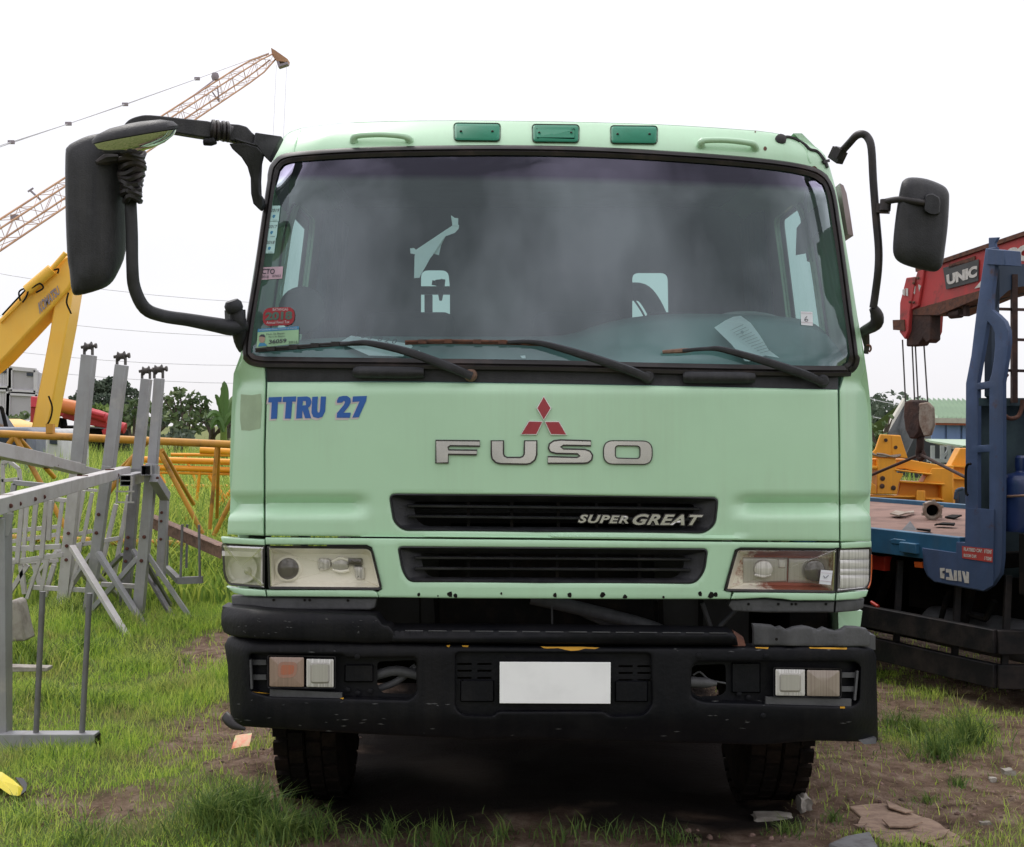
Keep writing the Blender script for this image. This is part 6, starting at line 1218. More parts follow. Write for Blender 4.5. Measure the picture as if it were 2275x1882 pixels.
ladder('pale ladder-like rack behind the leftmost roller post', [((110, 1108), (148, 1112)), ((24, 1180), (132, 1170)), ((26, 1203), (125, 1188))], [((60, 1120), (48, 1300)), ((138, 1116), (120, 1260)), ((118, 1108), (105, 1180))], 12.9, 9)
ladder('pale ladder-like rack between the first and second roller posts', [((166, 1188), (204, 1180)), ((166, 1212), (264, 1196))], [((205, 1095), (184, 1205)), ((186, 1090), (168, 1190)), ((180, 1205), (160, 1310))], 12.6, 9)
ladder('pale drilled rack between the second and third roller posts', [((286, 1100), (252, 1290)), ((258, 1120), (228, 1250))], [((228, 1200), (266, 1195)), ((188, 1088), (216, 1090))], 12.9, 9)
ladder('low pale rack on the grass below the first roller posts', [((74, 1305), (206, 1312)), ((225, 1298), (322, 1304))], [((90, 1240), (60, 1330)), ((108, 1230), (92, 1310)), ((176, 1240), (150, 1335)), ((30, 1240), (22, 1290)), ((212, 1240), (206, 1300))], 12.2, 10)
ladder('white folded rack with an arched top behind the sloping beam', [((4, 1030), (20, 1024)), ((20, 1024), (42, 1042)), ((42, 1042), (45, 1068)), ((4, 1068), (44, 1064)), ((6, 1030), (6, 1110))], [], 12.8, 8)
ladder('grey open-ended tube rack leaning behind the long rising beam', [((30, 1072), (110, 1080)), ((32, 1074), (20, 1160))], [], 11.2, 11, 'galv')
ladder('pale splayed rack legs in the grass behind the near post', [((62, 1255), (20, 1320)), ((75, 1250), (95, 1318)), ((45, 1245), (55, 1320)), ((120, 1255), (100, 1325))], [((30, 1250), (130, 1245))], 12.5, 10)
# near stand at the left edge
ns = thing('stand', 'near steel stand at the left edge, with foot tube and two upright rods', 'steel stand', P(10, 1650, 7.2))
b = MB(); b.beam(P(10, 1640, 7.25), P(4, 1150, 7.25), .058, .09, w2=.075); b.build('post', 'galv', ns, bevel=.004)
b = MB(); b.prism([P(-90, 1150, 7.15), P(22, 1150, 7.15), P(20, 1180, 7.15), P(12, 1240, 7.15), P(-90, 1240, 7.15)][:0] or [P(6, 1142, 7.2), P(30, 1142, 7.2), P(20, 1190, 7.2), P(8, 1190, 7.2)], (0, .01, 0)); b.build('gusset', 'galv', ns)
b = MB(); b.beam(P(-260, 1646, 7.2), P(216, 1646, 7.2), .095, .093); b.build('foot_tube', 'galv', ns, bevel=.004)
b = MB(); b.box(P(217, 1647, 7.2)+Vector((.002, 0, 0)), (.006, .075, .075)); b.build('tube_inside', 'dark_metal', ns)
for a_, c_ in (((95, 1314), (80, 1632)), ((199, 1318), (182, 1634))): b = MB(); b.tube([P(*c_, 7.2), P(*a_, 7.2)], .016, n=12); b.build('rod', 'galv_dark', ns)
# thin rods on the right
rs = thing('rod_stand', 'stand with four thin upright rods in the grass left of the green truck', 'steel stand', P(408, 1300, 11.5))
for (x0, y0), (x1, y1), Y in (((374, 1155), (371, 1260), 12.8), ((405, 1165), (401, 1290), 11.6), ((416, 1165), (414, 1262), 12.6), ((442, 1166), (444, 1285), 11.6)): b = MB(); b.tube([P(x1, y1, Y), P(x0, y0, Y)], .012, n=8); b.build('rod', 'galv_dark', rs)
b = MB(); b.beam(P(396, 1290, 11.6), P(450, 1288, 11.6), .06); b.beam(P(398, 1290, 11.6), P(370, 1262, 12.8), .05); b.build('foot_tube', 'galv_dark', rs)
b = MB(); a_, c_ = P(330, 1158, 12.6), P(492, 1228, 11.4); b.beam(a_, c_, .008, .11); b.beam(a_+Vector((0, .05, .055)), c_+Vector((0, .05, .055)), .1, .008); o = b.build('angle_beam', 'rust_light'); tag(o, 'rusty angle beam sloping into the grass beside the green truck', 'steel beam')
b = MB(); b.prism([P(x, y, 9.6) for x, y in ((0, 1345), (28, 1333), (38, 1338), (58, 1425), (-20, 1428))], (0, .2, 0)); o = b.build('concrete_block', 'concrete', bevel=.02); tag(o, 'rough concrete block in the grass at the left edge', 'concrete block')
b = MB(); b.prism([P(x, y, 8.4) for x, y in ((-20, 1480), (105, 1484), (105, 1492), (-20, 1494))], (0, .1, 0)); o = b.build('wooden_plank', 'concrete', bevel=.004); tag(o, 'pale plank lying in the grass behind the two upright rods', 'plank')
# ---------------------------------------------------------------- yellow lattice sections
def pipes(name, label, Y, segs, r_, mt, par=None, cat='lattice section', grp='yellow lattice sections lying in the grass'):
    lo = P(*segs[0][0][:2], Y); r = thing(name, label, cat, lo, grp)
    for nm, pts, rad, k, mm in segs_iter(segs, r_, mt): b = MB(); b.tube([P(p[0], p[1], Y+k+(p[2] if len(p) > 2 else 0)) for p in pts], rad, n=10); b.build(nm, mm, r)
    return r
def segs_iter(segs, r_, mt):
    for s_ in segs:
        pts = s_[:2]; kw = s_[2] if len(s_) > 2 else {}
        yield kw.get('n', 'diagonal'), pts, kw.get('r', r_), kw.get('k', 0), kw.get('m', mt)
pipes('truss', 'long weathered yellow pipe truss behind the roller posts', 14.2, [((-120, 958), (560, 990), dict(r=.042, n='chord')), ((31, 970), (-25, 1050), dict(r=.03)), ((33, 970), (150, 1180), dict(r=.03)), ((40, 972), (120, 1060, 1), dict(r=.028, m='yellow_old')), ((320, 985), (230, 1110), dict(r=.03)), ((325, 985), (250, 1060, .8), dict(r=.026)),
      ((352, 1000), (450, 1186), dict(r=.027)), ((360, 1000), (430, 1120, .9), dict(r=.024)), ((482, 988), (466, 1176), dict(r=.022)), ((486, 990), (482, 1150, .8), dict(r=.02)), ((575, 990), (475, 1190), dict(r=.026)), ((-120, 1190), (560, 1215), dict(r=.042, n='chord', k=.1))], .03, 'yellow_old')
pipes('truss', 'bright yellow double pipe section right of the roller posts', 16.5, [((320, 1021), (560, 1028), dict(r=.04, n='chord')), ((318, 1038), (560, 1046), dict(r=.038, n='chord')), ((350, 1050), (560, 1055), dict(r=.016, n='chord')), ((444, 1046), (437, 1112), dict(r=.02)), ((465, 1056), (500, 1110), dict(r=.03)), ((515, 1090), (486, 1124), dict(r=.03)), ((340, 1030), (365, 1075), dict(r=.03)), ((318, 1150), (560, 1158), dict(r=.04, n='chord'))], .03, 'yellow_new')
pipes('truss', 'farther yellow boom section with a box end beside the green truck', 19, [((380, 1010), (560, 1012), dict(r=.025, n='chord')), ((445, 1000), (540, 1006), dict(r=.05, n='box_end')), ((380, 1080), (560, 1082), dict(r=.03, n='chord')), ((410, 1012), (440, 1080), {})], .02, 'yellow_new')
b = MB(); b.box(P(112, 952, 14.2), (.075, .075, .1)); 
pb_ = b.build('mounting_block', 'yellow_old'); tag(pb_, 'small yellow block sitting on the yellow truss pipe', 'block')
# ---------------------------------------------------------------- excavator
ex = thing('excavator', 'yellow excavator with raised boom behind the racks on the left', 'excavator', (-12, 27, 0))
Yx = 26.
b = MB(); b.prism([P(x, y, Yx) for x, y in ((-330, 1010), (-200, 960), (0, 806), (97, 702), (153, 640), (166, 610), (164, 580), (150, 568), (141, 572), (109, 596), (85, 610), (0, 706), (-180, 840), (-340, 930))], (0, .7, 0)); boom_ = b.build('boom', 'yellow_digger', ex, bevel=.04)
b = MB(); b.prism([P(x, y, Yx-.08) for x, y in ((0, 712), (108, 604), (108, 609), (0, 718))], (0, .08, 0)); b.build('boom_rib', 'yellow_digger', boom_)
b = MB(); text(b, 'KOMATSU', [(85, 673), (128, 634), (134, 652), (89, 698)], lambda x, y: P(x, y, Yx-.02), .005, .01, offset=.03); b.build('lettering', 'crane_grey', boom_)
b = MB(); b.prism([P(x, y, Yx+.1) for x, y in ((146, 560), (160, 566), (168, 610), (150, 720), (104, 962), (68, 958), (110, 740), (122, 660), (128, 600))], (0, .6, 0)); b.build('dipper_arm', 'yellow_digger', ex, bevel=.03)
b = MB(); b.tube([P(60, 645, Yx-.1), P(115, 598, Yx-.1)], .11); b.tube([P(113, 600, Yx-.1), P(146, 562, Yx-.1)], .05); b.build('hydraulic_cylinder', 'yellow_digger', ex)
b = MB()
for q in (((45, 668), (42, 650), (52, 642), (62, 645), (58, 660), (50, 672)), ((5, 700), (40, 662), (80, 620), (100, 606)), ((152, 650), (148, 672), (155, 690), (158, 697)), ((108, 880), (116, 905), (112, 930), (104, 945)), ((70, 640), (88, 630), (96, 640), (80, 650)), ((120, 600), (130, 598), (128, 608))): b.tube([P(x, y, Yx-.18) for x, y in q], .018, n=6, sub=4)
b.build('hydraulic_hose', 'dark_metal', ex)
b = MB(); b.prism([P(x, y, Yx) for x, y in ((-520, 925), (-60, 930), (-10, 945), (-10, 1010), (-520, 1010))], (0, 2.6, 0)); b.build('body', 'yellow_digger', ex, bevel=.1)
b = MB(); b.prism([P(x, y, Yx-.8) for x, y in ((-200, 1000), (-200, 900), (-30, 905), (0, 950), (0, 1000))], (0, .8, 0)); b.build('cab', 'darkglass', ex, bevel=.05)
b = MB(); b.tube([P(0, 905, Yx-.9), P(4, 908, Yx-.9), P(14, 950, Yx-.9)], .04, n=6); b.build('hand_rail', 'dark_metal', ex)
b = MB(); b.prism([P(x, y, Yx-1) for x, y in ((-500, 1020), (0, 1020), (30, 1060), (10, 1110), (-500, 1110))], (0, .6, 0)); b.build('track', 'dark_metal', ex, bevel=.1)
vn = thing('parked_van', 'grey vehicle with long dark windows at the left edge behind the truss', 'vehicle', P(40, 1120, 23))
b = MB(); b.prism([P(x, y, 23) for x, y in ((-180, 948), (60, 950), (75, 960), (78, 980), (74, 1110), (-180, 1110))], (0, 1.7, 0)); b.build('body', 'grey_van', vn, bevel=.05)
b = MB(); b.prism([P(x, y, 22.97) for x, y in ((-170, 958), (58, 960), (55, 1000), (-170, 1005))], (0, .02, 0)); b.build('window', 'darkglass', vn)
v2 = thing('parked_van', 'small white vehicle front just visible in the tall grass under the yellow pipe', 'vehicle', P(122, 1060, 22))
b = MB(); b.prism([P(x, y, 22) for x, y in ((100, 952), (126, 955), (134, 975), (136, 1060), (98, 1060))], (0, 1.5, 0)); b.build('body', 'cabwhite', v2, bevel=.05)
b = MB(); b.prism([P(x, y, 21.97) for x, y in ((110, 962), (124, 964), (127, 988), (110, 986))], (0, .02, 0)); b.build('window', 'darkglass', v2)
b = MB(); b.lathe([(0, 0), (.35, 0), (.35, .2), (0, .2)], P(30, 1105, 22.95), (0, 1, 0), 20); b.build('wheel', 'tyre', vn)
# ---------------------------------------------------------------- red machine
rm_ = thing('red_machine', 'red folded drilling machine with orange cylinder behind the yellow arm', 'machine', P(150, 1000, 36))
Yr = 36.
def RP(q, k, th, nm, m, bv=.03): b = MB(); b.prism([P(x, y, Yr+k) for x, y in q], (0, th, 0)); return b.build(nm, m, rm_, bevel=bv)
RP([(68, 880), (82, 882), (118, 885), (140, 890), (168, 896), (172, 925), (100, 925), (95, 960), (66, 962)], 0, 1.2, 'mast', 'red_machine'); RP([(136, 925), (150, 905), (200, 910), (236, 923), (240, 952), (200, 945), (140, 930)], -.2, .8, 'arm', 'red_machine')
RP([(105, 925), (135, 930), (140, 965), (105, 960)], .2, .5, 'engine', 'dark_metal'); RP([(120, 945), (250, 955), (255, 1005), (110, 1005)], .3, 1.5, 'chassis', 'dark_metal'); RP([(225, 955), (240, 950), (240, 965), (228, 968)], -.3, .3, 'foot', 'red_machine')
b = MB(); b.tube([P(125, 898, Yr-.4), P(172, 908, Yr-.4)], .2, n=14); b.build('cylinder', 'orange_cyl', rm_)
b = MB(); b.tube([P(172, 908, Yr-.4), P(240, 930, Yr-.4)], .14, n=12); b.tube([P(196, 914, Yr-.5), P(232, 924, Yr-.5)], .07); b.tube([P(255, 946, Yr-.4), P(278, 952, Yr-.4)], .15, n=12); b.build('ram', 'red_machine', rm_)
b = MB()
for x in (72, 77, 82): b.tube([P(x, 884, Yr-.1), P(x, 905, Yr-.2)], .05, n=6)
b.build('pipes', 'red_machine', rm_)
# ---------------------------------------------------------------- containers
def container(label, q, Y, win=None, side=None):
    r = thing('shipping_container', label, 'container', P(q[0][0], q[2][1], Y), 'stacked white containers'); a_, c_, d_, e_ = [P(x, y, Y) for x, y in q]
    b = MB(); n_ = 60
    for i in range(n_):
        u0, u1 = i/n_, (i+1)/n_; p0, p1, p2, p3 = a_.lerp(c_, u0), a_.lerp(c_, u1), e_.lerp(d_, u1), e_.lerp(d_, u0); off = Vector((0, .035 if i % 2 else 0, 0)); b.prism([p0+off, p1+off, p2+off, p3+off], (0, 2.2, 0))
    b.build('wall', 'container', r)
    b = MB(); b.beam(a_, c_, .18); b.beam(e_, d_, .18); b.beam(a_, e_, .18); b.beam(c_, d_, .18); b.build('frame', 'container', r)
    if win: b = MB(); x0, y0, x1, y1 = win; b.prism([P(x0, y0, Y-.05), P(x1, y0+1, Y-.05), P(x1, y1, Y-.05), P(x0, y1-1, Y-.05)], (0, .1, 0)); b.build('window', 'darkglass', r)
    if side: b = MB(); b.prism([P(x, y, Y+.05) for x, y in side], (0, 2, 0)); b.build('end_wall', 'container', r)
container('white container with a small dark window, upper left of the stack', [(-90, 811), (22, 814), (22, 862), (-90, 858)], 62, (-4, 818, 13, 829))
container('white ribbed container with a small dark window, upper right of the stack', [(25, 818), (80, 823), (80, 872), (24, 869)], 62, (59, 828, 73, 836), [(80, 823), (91, 829), (88, 874), (80, 872)])
container('white container at the lower left of the stack', [(-90, 863), (19, 866), (17, 930), (-90, 930)], 62); container('white container at the lower right of the stack, behind bushes', [(20, 874), (84, 877), (84, 930), (18, 930)], 62)
# ---------------------------------------------------------------- crawler crane
cr = thing('crawler_crane', 'distant crane with a long lattice boom reaching up from the left', 'crane', (-39, 66, 0))
pt, pl_ = P(604, 126, 120), P(0, 522, 85); dv = (pt-pl_).normalized(); Ltot = (pt-pl_).length; st = pl_-dv*((pl_.z-3)/dv.z)
side_ = dv.cross(Vector((0, 0, 1))).normalized(); upv = side_.cross(dv).normalized(); Lb = (pt-st).length
def bs(t): s_ = .62*min(1, (1-t)*9+.45, t*10+.4); return s_
cnr = [(-1, -1), (1, -1), (1, 1), (-1, 1)]
def CPt(t, i): p = st.lerp(pt, t); s_ = bs(t); return p+side_*s_*cnr[i][0]+upv*s_*cnr[i][1]
b = MB()
for i in range(4): b.tube([CPt(t, i) for t in (0, .06, .12, .5, .9, .95, 1)], .075, n=6)
b.build('boom_chords', 'crane_boom', cr)
b = MB(); nb = 28
for k in range(nb):
    t0, t1 = k/nb, (k+1)/nb
    for i in range(4):
        j = (i+1) % 4; b.tube([CPt(t0, i), CPt(t0, j)], .022, n=4, caps=False); b.tube([CPt(t0 if k % 2 else t1, i), CPt(t1 if k % 2 else t0, j)], .022, n=4, caps=False)
b.build('boom_lacing', 'crane_boom', cr)
b = MB(); b.prism([P(x, y, 119.5) for x, y in ((602, 106), (612, 112), (639, 131), (638, 138), (615, 135), (604, 122))], (0, 1.2, 0)); b.build('boom_tip', 'crane_boom', cr)
b = MB(); b.prism([P(x, y, 119.5) for x, y in ((614, 136), (620, 136), (622, 142), (630, 140), (638, 136), (639, 142), (618, 149))], (0, .8, 0)); b.build('sheaves', 'crane_grey', cr)
b = MB(); b.tube([CPt(.78, 3), P(478, 176, 112)], .06); b.lathe([(0, 0), (.25, 0), (.35, .3), (.25, .6), (0, .6)], P(478, 178, 112), (0, 0, 1), 10); b.tube([P(90, 444, 90), P(68, 424, 90)], .07); b.beam(P(62, 426, 90), P(74, 418, 90), .1); b.box(P(33, 483, 87), (.5, .3, .35)); b.tube([P(483, 190, 112), P(487, 226, 112)], .06); b.tube([P(472, 205, 112), P(487, 226, 112)], .06); b.build('boom_fittings', 'crane_grey', cr)
b = MB(); pa = P(598, 117, 119); 
for o_ in (-.25, .25): b.tube([P(-400, 440, 80)+Vector((0, 0, o_)), P(0, 325+o_*6, 92), P(152, 275, 98), P(278, 232+o_*3, 104), P(438, 175, 112), pa], .035, n=4)
for x in (614, 640-3): b.tube([P(x, 145, 119.8), P(x-8, 320, 119.8), P(x-12, 420, 119.8)], .015, n=4)
b.build('pendant_cables', 'power_wire', cr)
b = MB()
for x, y, Y in ((25, 316, 93), (152, 275, 98), (278, 232, 104), (438, 175, 112)): b.box(P(x, y, Y), (.45, .2, .25))
b.build('cable_sockets', 'crane_grey', cr)
b = MB(); b.box((-39, 66, 2.2), (4, 5, 2.4)); b.box((-41, 66, .6), (1, 6, 1.2)); b.box((-37, 66, .6), (1, 6, 1.2)); b.build('crane_base', 'yellow_digger', cr, bevel=.1)
# power lines
for (a_, c_), lab in (((( -300, 545), (560, 672)), 'faint power line, highest of the four on the left'), (((-300, 648), (560, 748)), 'faint power line, second from the top on the left'), (((-300, 730), (560, 812)), 'faint power line, third from the top on the left'), (((-300, 765), (560, 852)), 'faint power line, lowest of the four on the left'),
                     (((1900, 878), (2400, 925)), 'faint power line above the warehouse, upper of two on the right'), (((1900, 918), (2400, 950)), 'faint power line beside the warehouse, lower of two on the right')):
    b = MB(); p0, p1 = P(*a_, 70), P(*c_, 70); b.tube([p0.lerp(p1, t)-Vector((0, 0, .5*4*t*(1-t))) for t in np.linspace(0, 1, 9)], .016, n=4); tag(b.build('power_line', 'power_wire'), lab, 'wire', 'power lines crossing the sky')
# ---------------------------------------------------------------- trees
def leafmat(nm, col, col2, isl=.35): mat(nm, col, .6, col2=col2, nscale=.6, island=isl, spec=.2, trans=.25, rv=0)
leafmat('leaf_dark', (.085, .115, .085), (.11, .145, .1)); leafmat('leaf_mid', (.12, .18, .085), (.16, .22, .1)); leafmat('leaf_light', (.16, .25, .06), (.13, .21, .06)); leafmat('leaf_banana', (.09, .17, .05), (.07, .13, .045), .1)
mat('bark', (.09, .07, .055), .9, bump=.03)
def leaves(c, r_, n, size, flat=.75, seed=0, elong=1.6):
    g_ = np.random.default_rng(seed); d = g_.normal(size=(n, 3)); d /= np.linalg.norm(d, axis=1)[:, None]; rad = g_.uniform(.35, 1, n)**.5; p = np.array(c)+d*rad[:, None]*np.array([r_, r_, r_*flat])
    a = g_.normal(size=(n, 3)); a /= np.linalg.norm(a, axis=1)[:, None]; b_ = np.cross(a, g_.normal(size=(n, 3))); b_ /= np.linalg.norm(b_, axis=1)[:, None]; s_ = size*g_.uniform(.5, 1.2, n)[:, None]
    return np.stack([p-a*s_*elong/2, p+b_*s_/2, p+a*s_*elong/2, p-b_*s_/2], 1)
def quadmesh(name, Q, m, parent=None):
    n = len(Q); me = bpy.data.meshes.new(name); me.vertices.add(n*4); me.vertices.foreach_set('co', Q.reshape(-1).astype(np.float32)); me.loops.add(n*4); me.loops.foreach_set('vertex_index', np.arange(n*4, dtype=np.int32)); me.polygons.add(n); me.polygons.foreach_set('loop_start', (np.arange(n)*4).astype(np.int32))
    me.update(calc_edges=True); me.validate(); me.materials.append(MATS[m]); o = bpy.data.objects.new(name, me); C.objects.link(o)
    if parent: put(o, parent)
    return o
def tree(name, label, base, clump, m, size, grp=None, n=500, th=.25, seed=1, cat='tree'):
    r = thing(name, label, cat, base, grp); base = Vector(base); Q = []; b = MB()
    top = Vector((sum(c[0][0] for c in clump)/len(clump), sum(c[0][1] for c in clump)/len(clump), max(c[0][2] for c in clump)*.6)); b.tube([base-Vector((0, 0, .3)), base.lerp(top, .5), top], [th, th*.8, th*.6], n=8, sub=3)
    for k, (c, rr) in enumerate(clump): Q.append(leaves(c, rr, int(n*rr*rr), size, seed=seed*100+k)); st_ = base.lerp(top, .45+.4*((k*7) % 5)/5); b.tube([st_, st_.lerp(Vector(c), .6)+Vector((0, 0, .1)), Vector(c)], [th*.4, th*.25, th*.08], n=5, sub=2)
    b.build('trunk', 'bark', r); quadmesh('crown', np.concatenate(Q), m, r); return r
def cl(px, py, Y, rpx): return (tuple(P(px, py, Y)), rpx*Y/F)
random.seed(11)
def blob(cx, cy, wx, wy, n, Y, rr, dY=1.5): return [cl(cx+random.gauss(0, .42)*wx, cy+random.gauss(0, .4)*wy, Y+random.uniform(-dY, dY), rr*random.uniform(.7, 1.2)) for _ in range(n)]
tree('broad_tree', 'large dark round tree behind the second roller post', (P(245, 941, 62).x, 62, 0), [cl(190, 880, 62, 24), cl(210, 862, 62, 24), cl(235, 862, 62, 26), cl(265, 862, 62, 26), cl(290, 880, 62, 24), cl(175, 900, 61, 18), cl(230, 893, 61, 28), cl(270, 900, 61, 26), cl(302, 905, 61, 20), cl(245, 848, 62, 14), cl(165, 890, 62, 14), cl(200, 912, 60, 24), cl(245, 925, 60, 26), cl(290, 930, 60, 22)], 'leaf_dark', .13, 'trees along the horizon', 1600, .4, 2)
tree('spreading_tree', 'layered spreading tree right of the roller posts', (P(410, 960, 40).x, 40, 0), [cl(385, 885, 40, 18), cl(400, 872, 40, 16), cl(430, 884, 40, 18), cl(455, 892, 40, 16), cl(370, 905, 40, 20), cl(410, 905, 40, 20), cl(445, 912, 40, 18), cl(380, 925, 39, 18), cl(425, 930, 39, 16), cl(465, 930, 39, 14), cl(400, 950, 39, 18), cl(440, 950, 39, 16), cl(360, 880, 40, 10)], 'leaf_mid', .16, 'trees along the horizon', 560, .16, 3)
tree('bushy_tree', 'green bushy tree between the second and third roller posts', (P(290, 960, 45).x, 45, 0), [cl(275, 910, 45, 16), cl(300, 895, 45, 14), cl(310, 920, 45, 18), cl(285, 935, 45, 18), cl(335, 905, 45, 14), cl(330, 935, 45, 18), cl(265, 935, 45, 14)], 'leaf_mid', .17, 'trees along the horizon', 600, .15, 4)
for i, (x, y, w_, h_, Y, m, lab) in enumerate(((30, 930, 60, 14, 50, 'leaf_mid', 'green bush in front of the stacked containers'), (225, 915, 22, 14, 40, 'leaf_light', 'light green bush beside the red machine'), (500, 930, 25, 22, 34, 'leaf_dark', 'dark bush under the banana plant beside the green truck'), (110, 945, 50, 10, 48, 'leaf_dark', 'low dark bush behind the red machine'), (380, 965, 70, 10, 36, 'leaf_dark', 'low hedge of bushes under the spreading tree'))):
    tree('bush', lab, (P(x, 960, Y).x, Y, 0), [cl(x+random.uniform(-1, 1)*w_*.7, y+random.uniform(-.7, 1)*h_, Y+random.uniform(-1, 1), 12) for _ in range(12)], m, .15, 'bushes in front of the horizon', 650, .06, 20+i, 'bush')
# horizon tree line
for i, (x, lab) in enumerate(((-180, 'far tree at the left edge of the horizon'), (340, 'pale far tree seen between the roller posts'), (470, 'pale far tree behind the banana plant'))):
    tree('far_tree', lab, (P(x, 941, 90).x, 90, 0), [cl(x+random.gauss(0, 35), 930+random.gauss(0, 8), 90+random.uniform(-3, 3), 16) for _ in range(10)], 'leaf_dark', .3, 'trees along the horizon', 240, .3, 40+i)
tree('feathery_tree', 'small leafy tree between the green truck and the warehouse', (P(1960, 960, 34).x, 34, 0), [cl(1940, 985, 34, 16), cl(1955, 965, 34, 15), cl(1970, 940, 34, 10), cl(1935, 950, 34, 12), cl(1978, 925, 34, 6), cl(1925, 930, 34, 9), cl(1960, 1000, 34, 20), cl(1985, 925, 34, 4), cl(1950, 1020, 34, 20)], 'leaf_mid', .12, None, 520, .12, 50)
# banana plant
bp_ = thing('banana_plant', 'banana plant with one upright leaf beside the green truck', 'plant', (P(497, 960, 26).x, 26, 0))
def bleaf(pts, wd, Y, sh=0):
    b = MB(); n = len(pts); pts_ = spline(pts, 4)[: (n-1)*4+1]; N_ = len(pts_); vs = []
    for i, (x, y) in enumerate(pts_):
        u = i/(N_-1); w_ = wd*(math.sin(math.pi*min(1, u*.93+.07)))**.5; j = 1 if i in (0, N_-1) else i; dx = pts_[min(i+1, N_-1)][0]-pts_[max(i-1, 0)][0]; dy = pts_[min(i+1, N_-1)][1]-pts_[max(i-1, 0)][1]; l_ = math.hypot(dx, dy)+1e-6; nx_, ny_ = -dy/l_, dx/l_; rag = 1+.15*math.sin(i*2.3)
        vs += [P(x-nx_*w_*rag, y-ny_*w_*rag, Y+.06+sh*u), P(x, y, Y+sh*u), P(x+nx_*w_, y+ny_*w_, Y+.06+sh*u)]
    b.add(vs, [(3*i+k, 3*i+k+1, 3*i+k+4, 3*i+k+3) for i in range(N_-1) for k in (0, 1)]); return b.build('leaf', 'leaf_banana', bp_, recalc=False)
bleaf([(497, 950), (498, 900), (499, 870), (498, 846)], 10, 26); bleaf([(497, 950), (490, 910), (483, 885), (478, 876)], 5, 26, -.5); bleaf([(497, 950), (508, 910), (516, 888), (526, 886)], 7, 26, .5); bleaf([(497, 950), (484, 922), (472, 918), (460, 930)], 7, 25.7, -.5); bleaf([(497, 950), (510, 925), (520, 922), (532, 940)], 8, 25.7); bleaf([(497, 960), (488, 935), (478, 935), (468, 955)], 8, 25.5)
b = MB(); b.tube([P(497, 1000, 26)-Vector((0, 0, .9)), P(497, 945, 26)], [.12, .06], n=10); b.build('stem', 'leaf_light', bp_)
# ---------------------------------------------------------------- small things on the ground
def onG(px, py, dz=0): x, y = G0(px, py); return Vector((x, y, float(gh(x, y))+dz))
BZ = max(float(gh(*((lambda k: (((px-CX)*k/F), k))(H*F/(py-CY))))) for px in range(1890, 2170, 20) for py in (1800, 1825, 1850, 1875))+.004
def onB(px, py, dz=0): k = (H-BZ)*F/(py-CY); return P(px, py, k)+Vector((0, 0, dz))
def G0(px, py): k = H*F/(py-CY); return ((px-CX)*k/F, k)
mat('board', (.36, .25, .18), .9, col2=(.24, .16, .12), nscale=9, stretch=(1, 2, 1), col3=(.1, .065, .055), n3=3.5, lo3=.56, hi3=.66, bump=.03); mat('slab_grey', (.2, .2, .2), .85, col2=(.13, .12, .12), nscale=20, bump=.01)
mat('wrapper', (.75, .45, .25), .35, col2=(.85, .2, .1), nscale=18, nlo=.4, nhi=.6, col3=(.55, .65, .25), n3=14, lo3=.52, hi3=.6); mat('bottle_yellow', (.8, .66, .03), .35, coat=.4); mat('bottle_black', (.01, .01, .015), .4)
b = MB(); q = [(1886, 1792), (1930, 1786), (1965, 1783), (1996, 1794), (2030, 1806), (2062, 1816), (2090, 1830), (2112, 1846), (2140, 1862), (2170, 1890), (2010, 1895), (1990, 1876), (1950, 1862), (1925, 1846), (1905, 1828), (1912, 1812)]
panel(b, q, lambda x, y, k: onB(x, y, -k+.003*math.sin(x*.05+y*.13)), step=10, rim=2, rd=.006, thick=(0, 0, -.015)); brd = thing('plywood_board', 'broken rotten plywood board lying on the ground at the bottom right', 'board', onG(2000, 1850)); b.build('board', 'board', brd, sharp=60)
for q in ([(1968, 1786), (2000, 1798), (2030, 1810), (2010, 1812), (1975, 1802)], [(2035, 1870), (2080, 1856), (2110, 1852), (2095, 1868), (2050, 1882)], [(1960, 1830), (2000, 1838), (2050, 1836), (2020, 1846), (1975, 1842)], [(1895, 1840), (1925, 1838), (1915, 1850)], [(2060, 1880), (2130, 1868), (2160, 1885), (2090, 1895)]):
    b = MB(); b.prism([onB(x, y, .006+random.uniform(0, .01)) for x, y in q], (0, 0, .006)); b.build('splinter', 'board', brd)
b = MB(); b.prism([onB(x, y, 0) for x, y in ((1840, 1890), (1880, 1872), (1932, 1862), (1950, 1895), (1900, 1915))], (0, 0, .03)); tag(b.build('concrete_slab', 'slab_grey', bevel=.006), 'flat grey slab at the bottom edge in front of the plywood board', 'slab')
def stone(px, py, s_, lab, nm='stone', m='concrete', dz=0):
    bm = bmesh.new(); bmesh.ops.create_icosphere(bm, subdivisions=3, radius=1); c = onG(px, py, dz); rr = random.Random(px)
    for v in bm.verts: n_ = v.co.normalized(); k = 1+.25*math.sin(n_.x*3.1+px)*math.cos(n_.y*2.7)+.1*math.sin(n_.z*9+n_.x*7); v.co = Vector([max(-.62, min(.62, x)) for x in n_])*k*1.3
    b = MB(); b.add([c+Vector((v.co.x*s_[0], v.co.y*s_[1], v.co.z*s_[2]+s_[2]*.5)) for v in bm.verts], [tuple(v.index for v in f.verts) for f in bm.faces]); bm.free(); tag(b.build(nm, m, sharp=60), lab, 'stone')
stone(1786, 1796, (.032, .07, .05), 'pale angular stone wedged under the right front tyre'); stone(1715, 1803, (.1, .05, .022), 'flat pale stone block in front of the right front tyre')
stone(2205, 1742, (.02, .018, .014), 'small pale stone on the bare earth near the plywood board'); stone(2240, 1728, (.06, .05, .04), 'brown stone at the right edge near the dark truck wheel', m='clod_')if 'clod_' in MATS else stone(2240, 1728, (.035, .03, .022), 'brown stone at the right edge near the dark truck wheel')
stone(2190, 1838, (.03, .015, .01), 'small tan stone beside the plywood board'); 
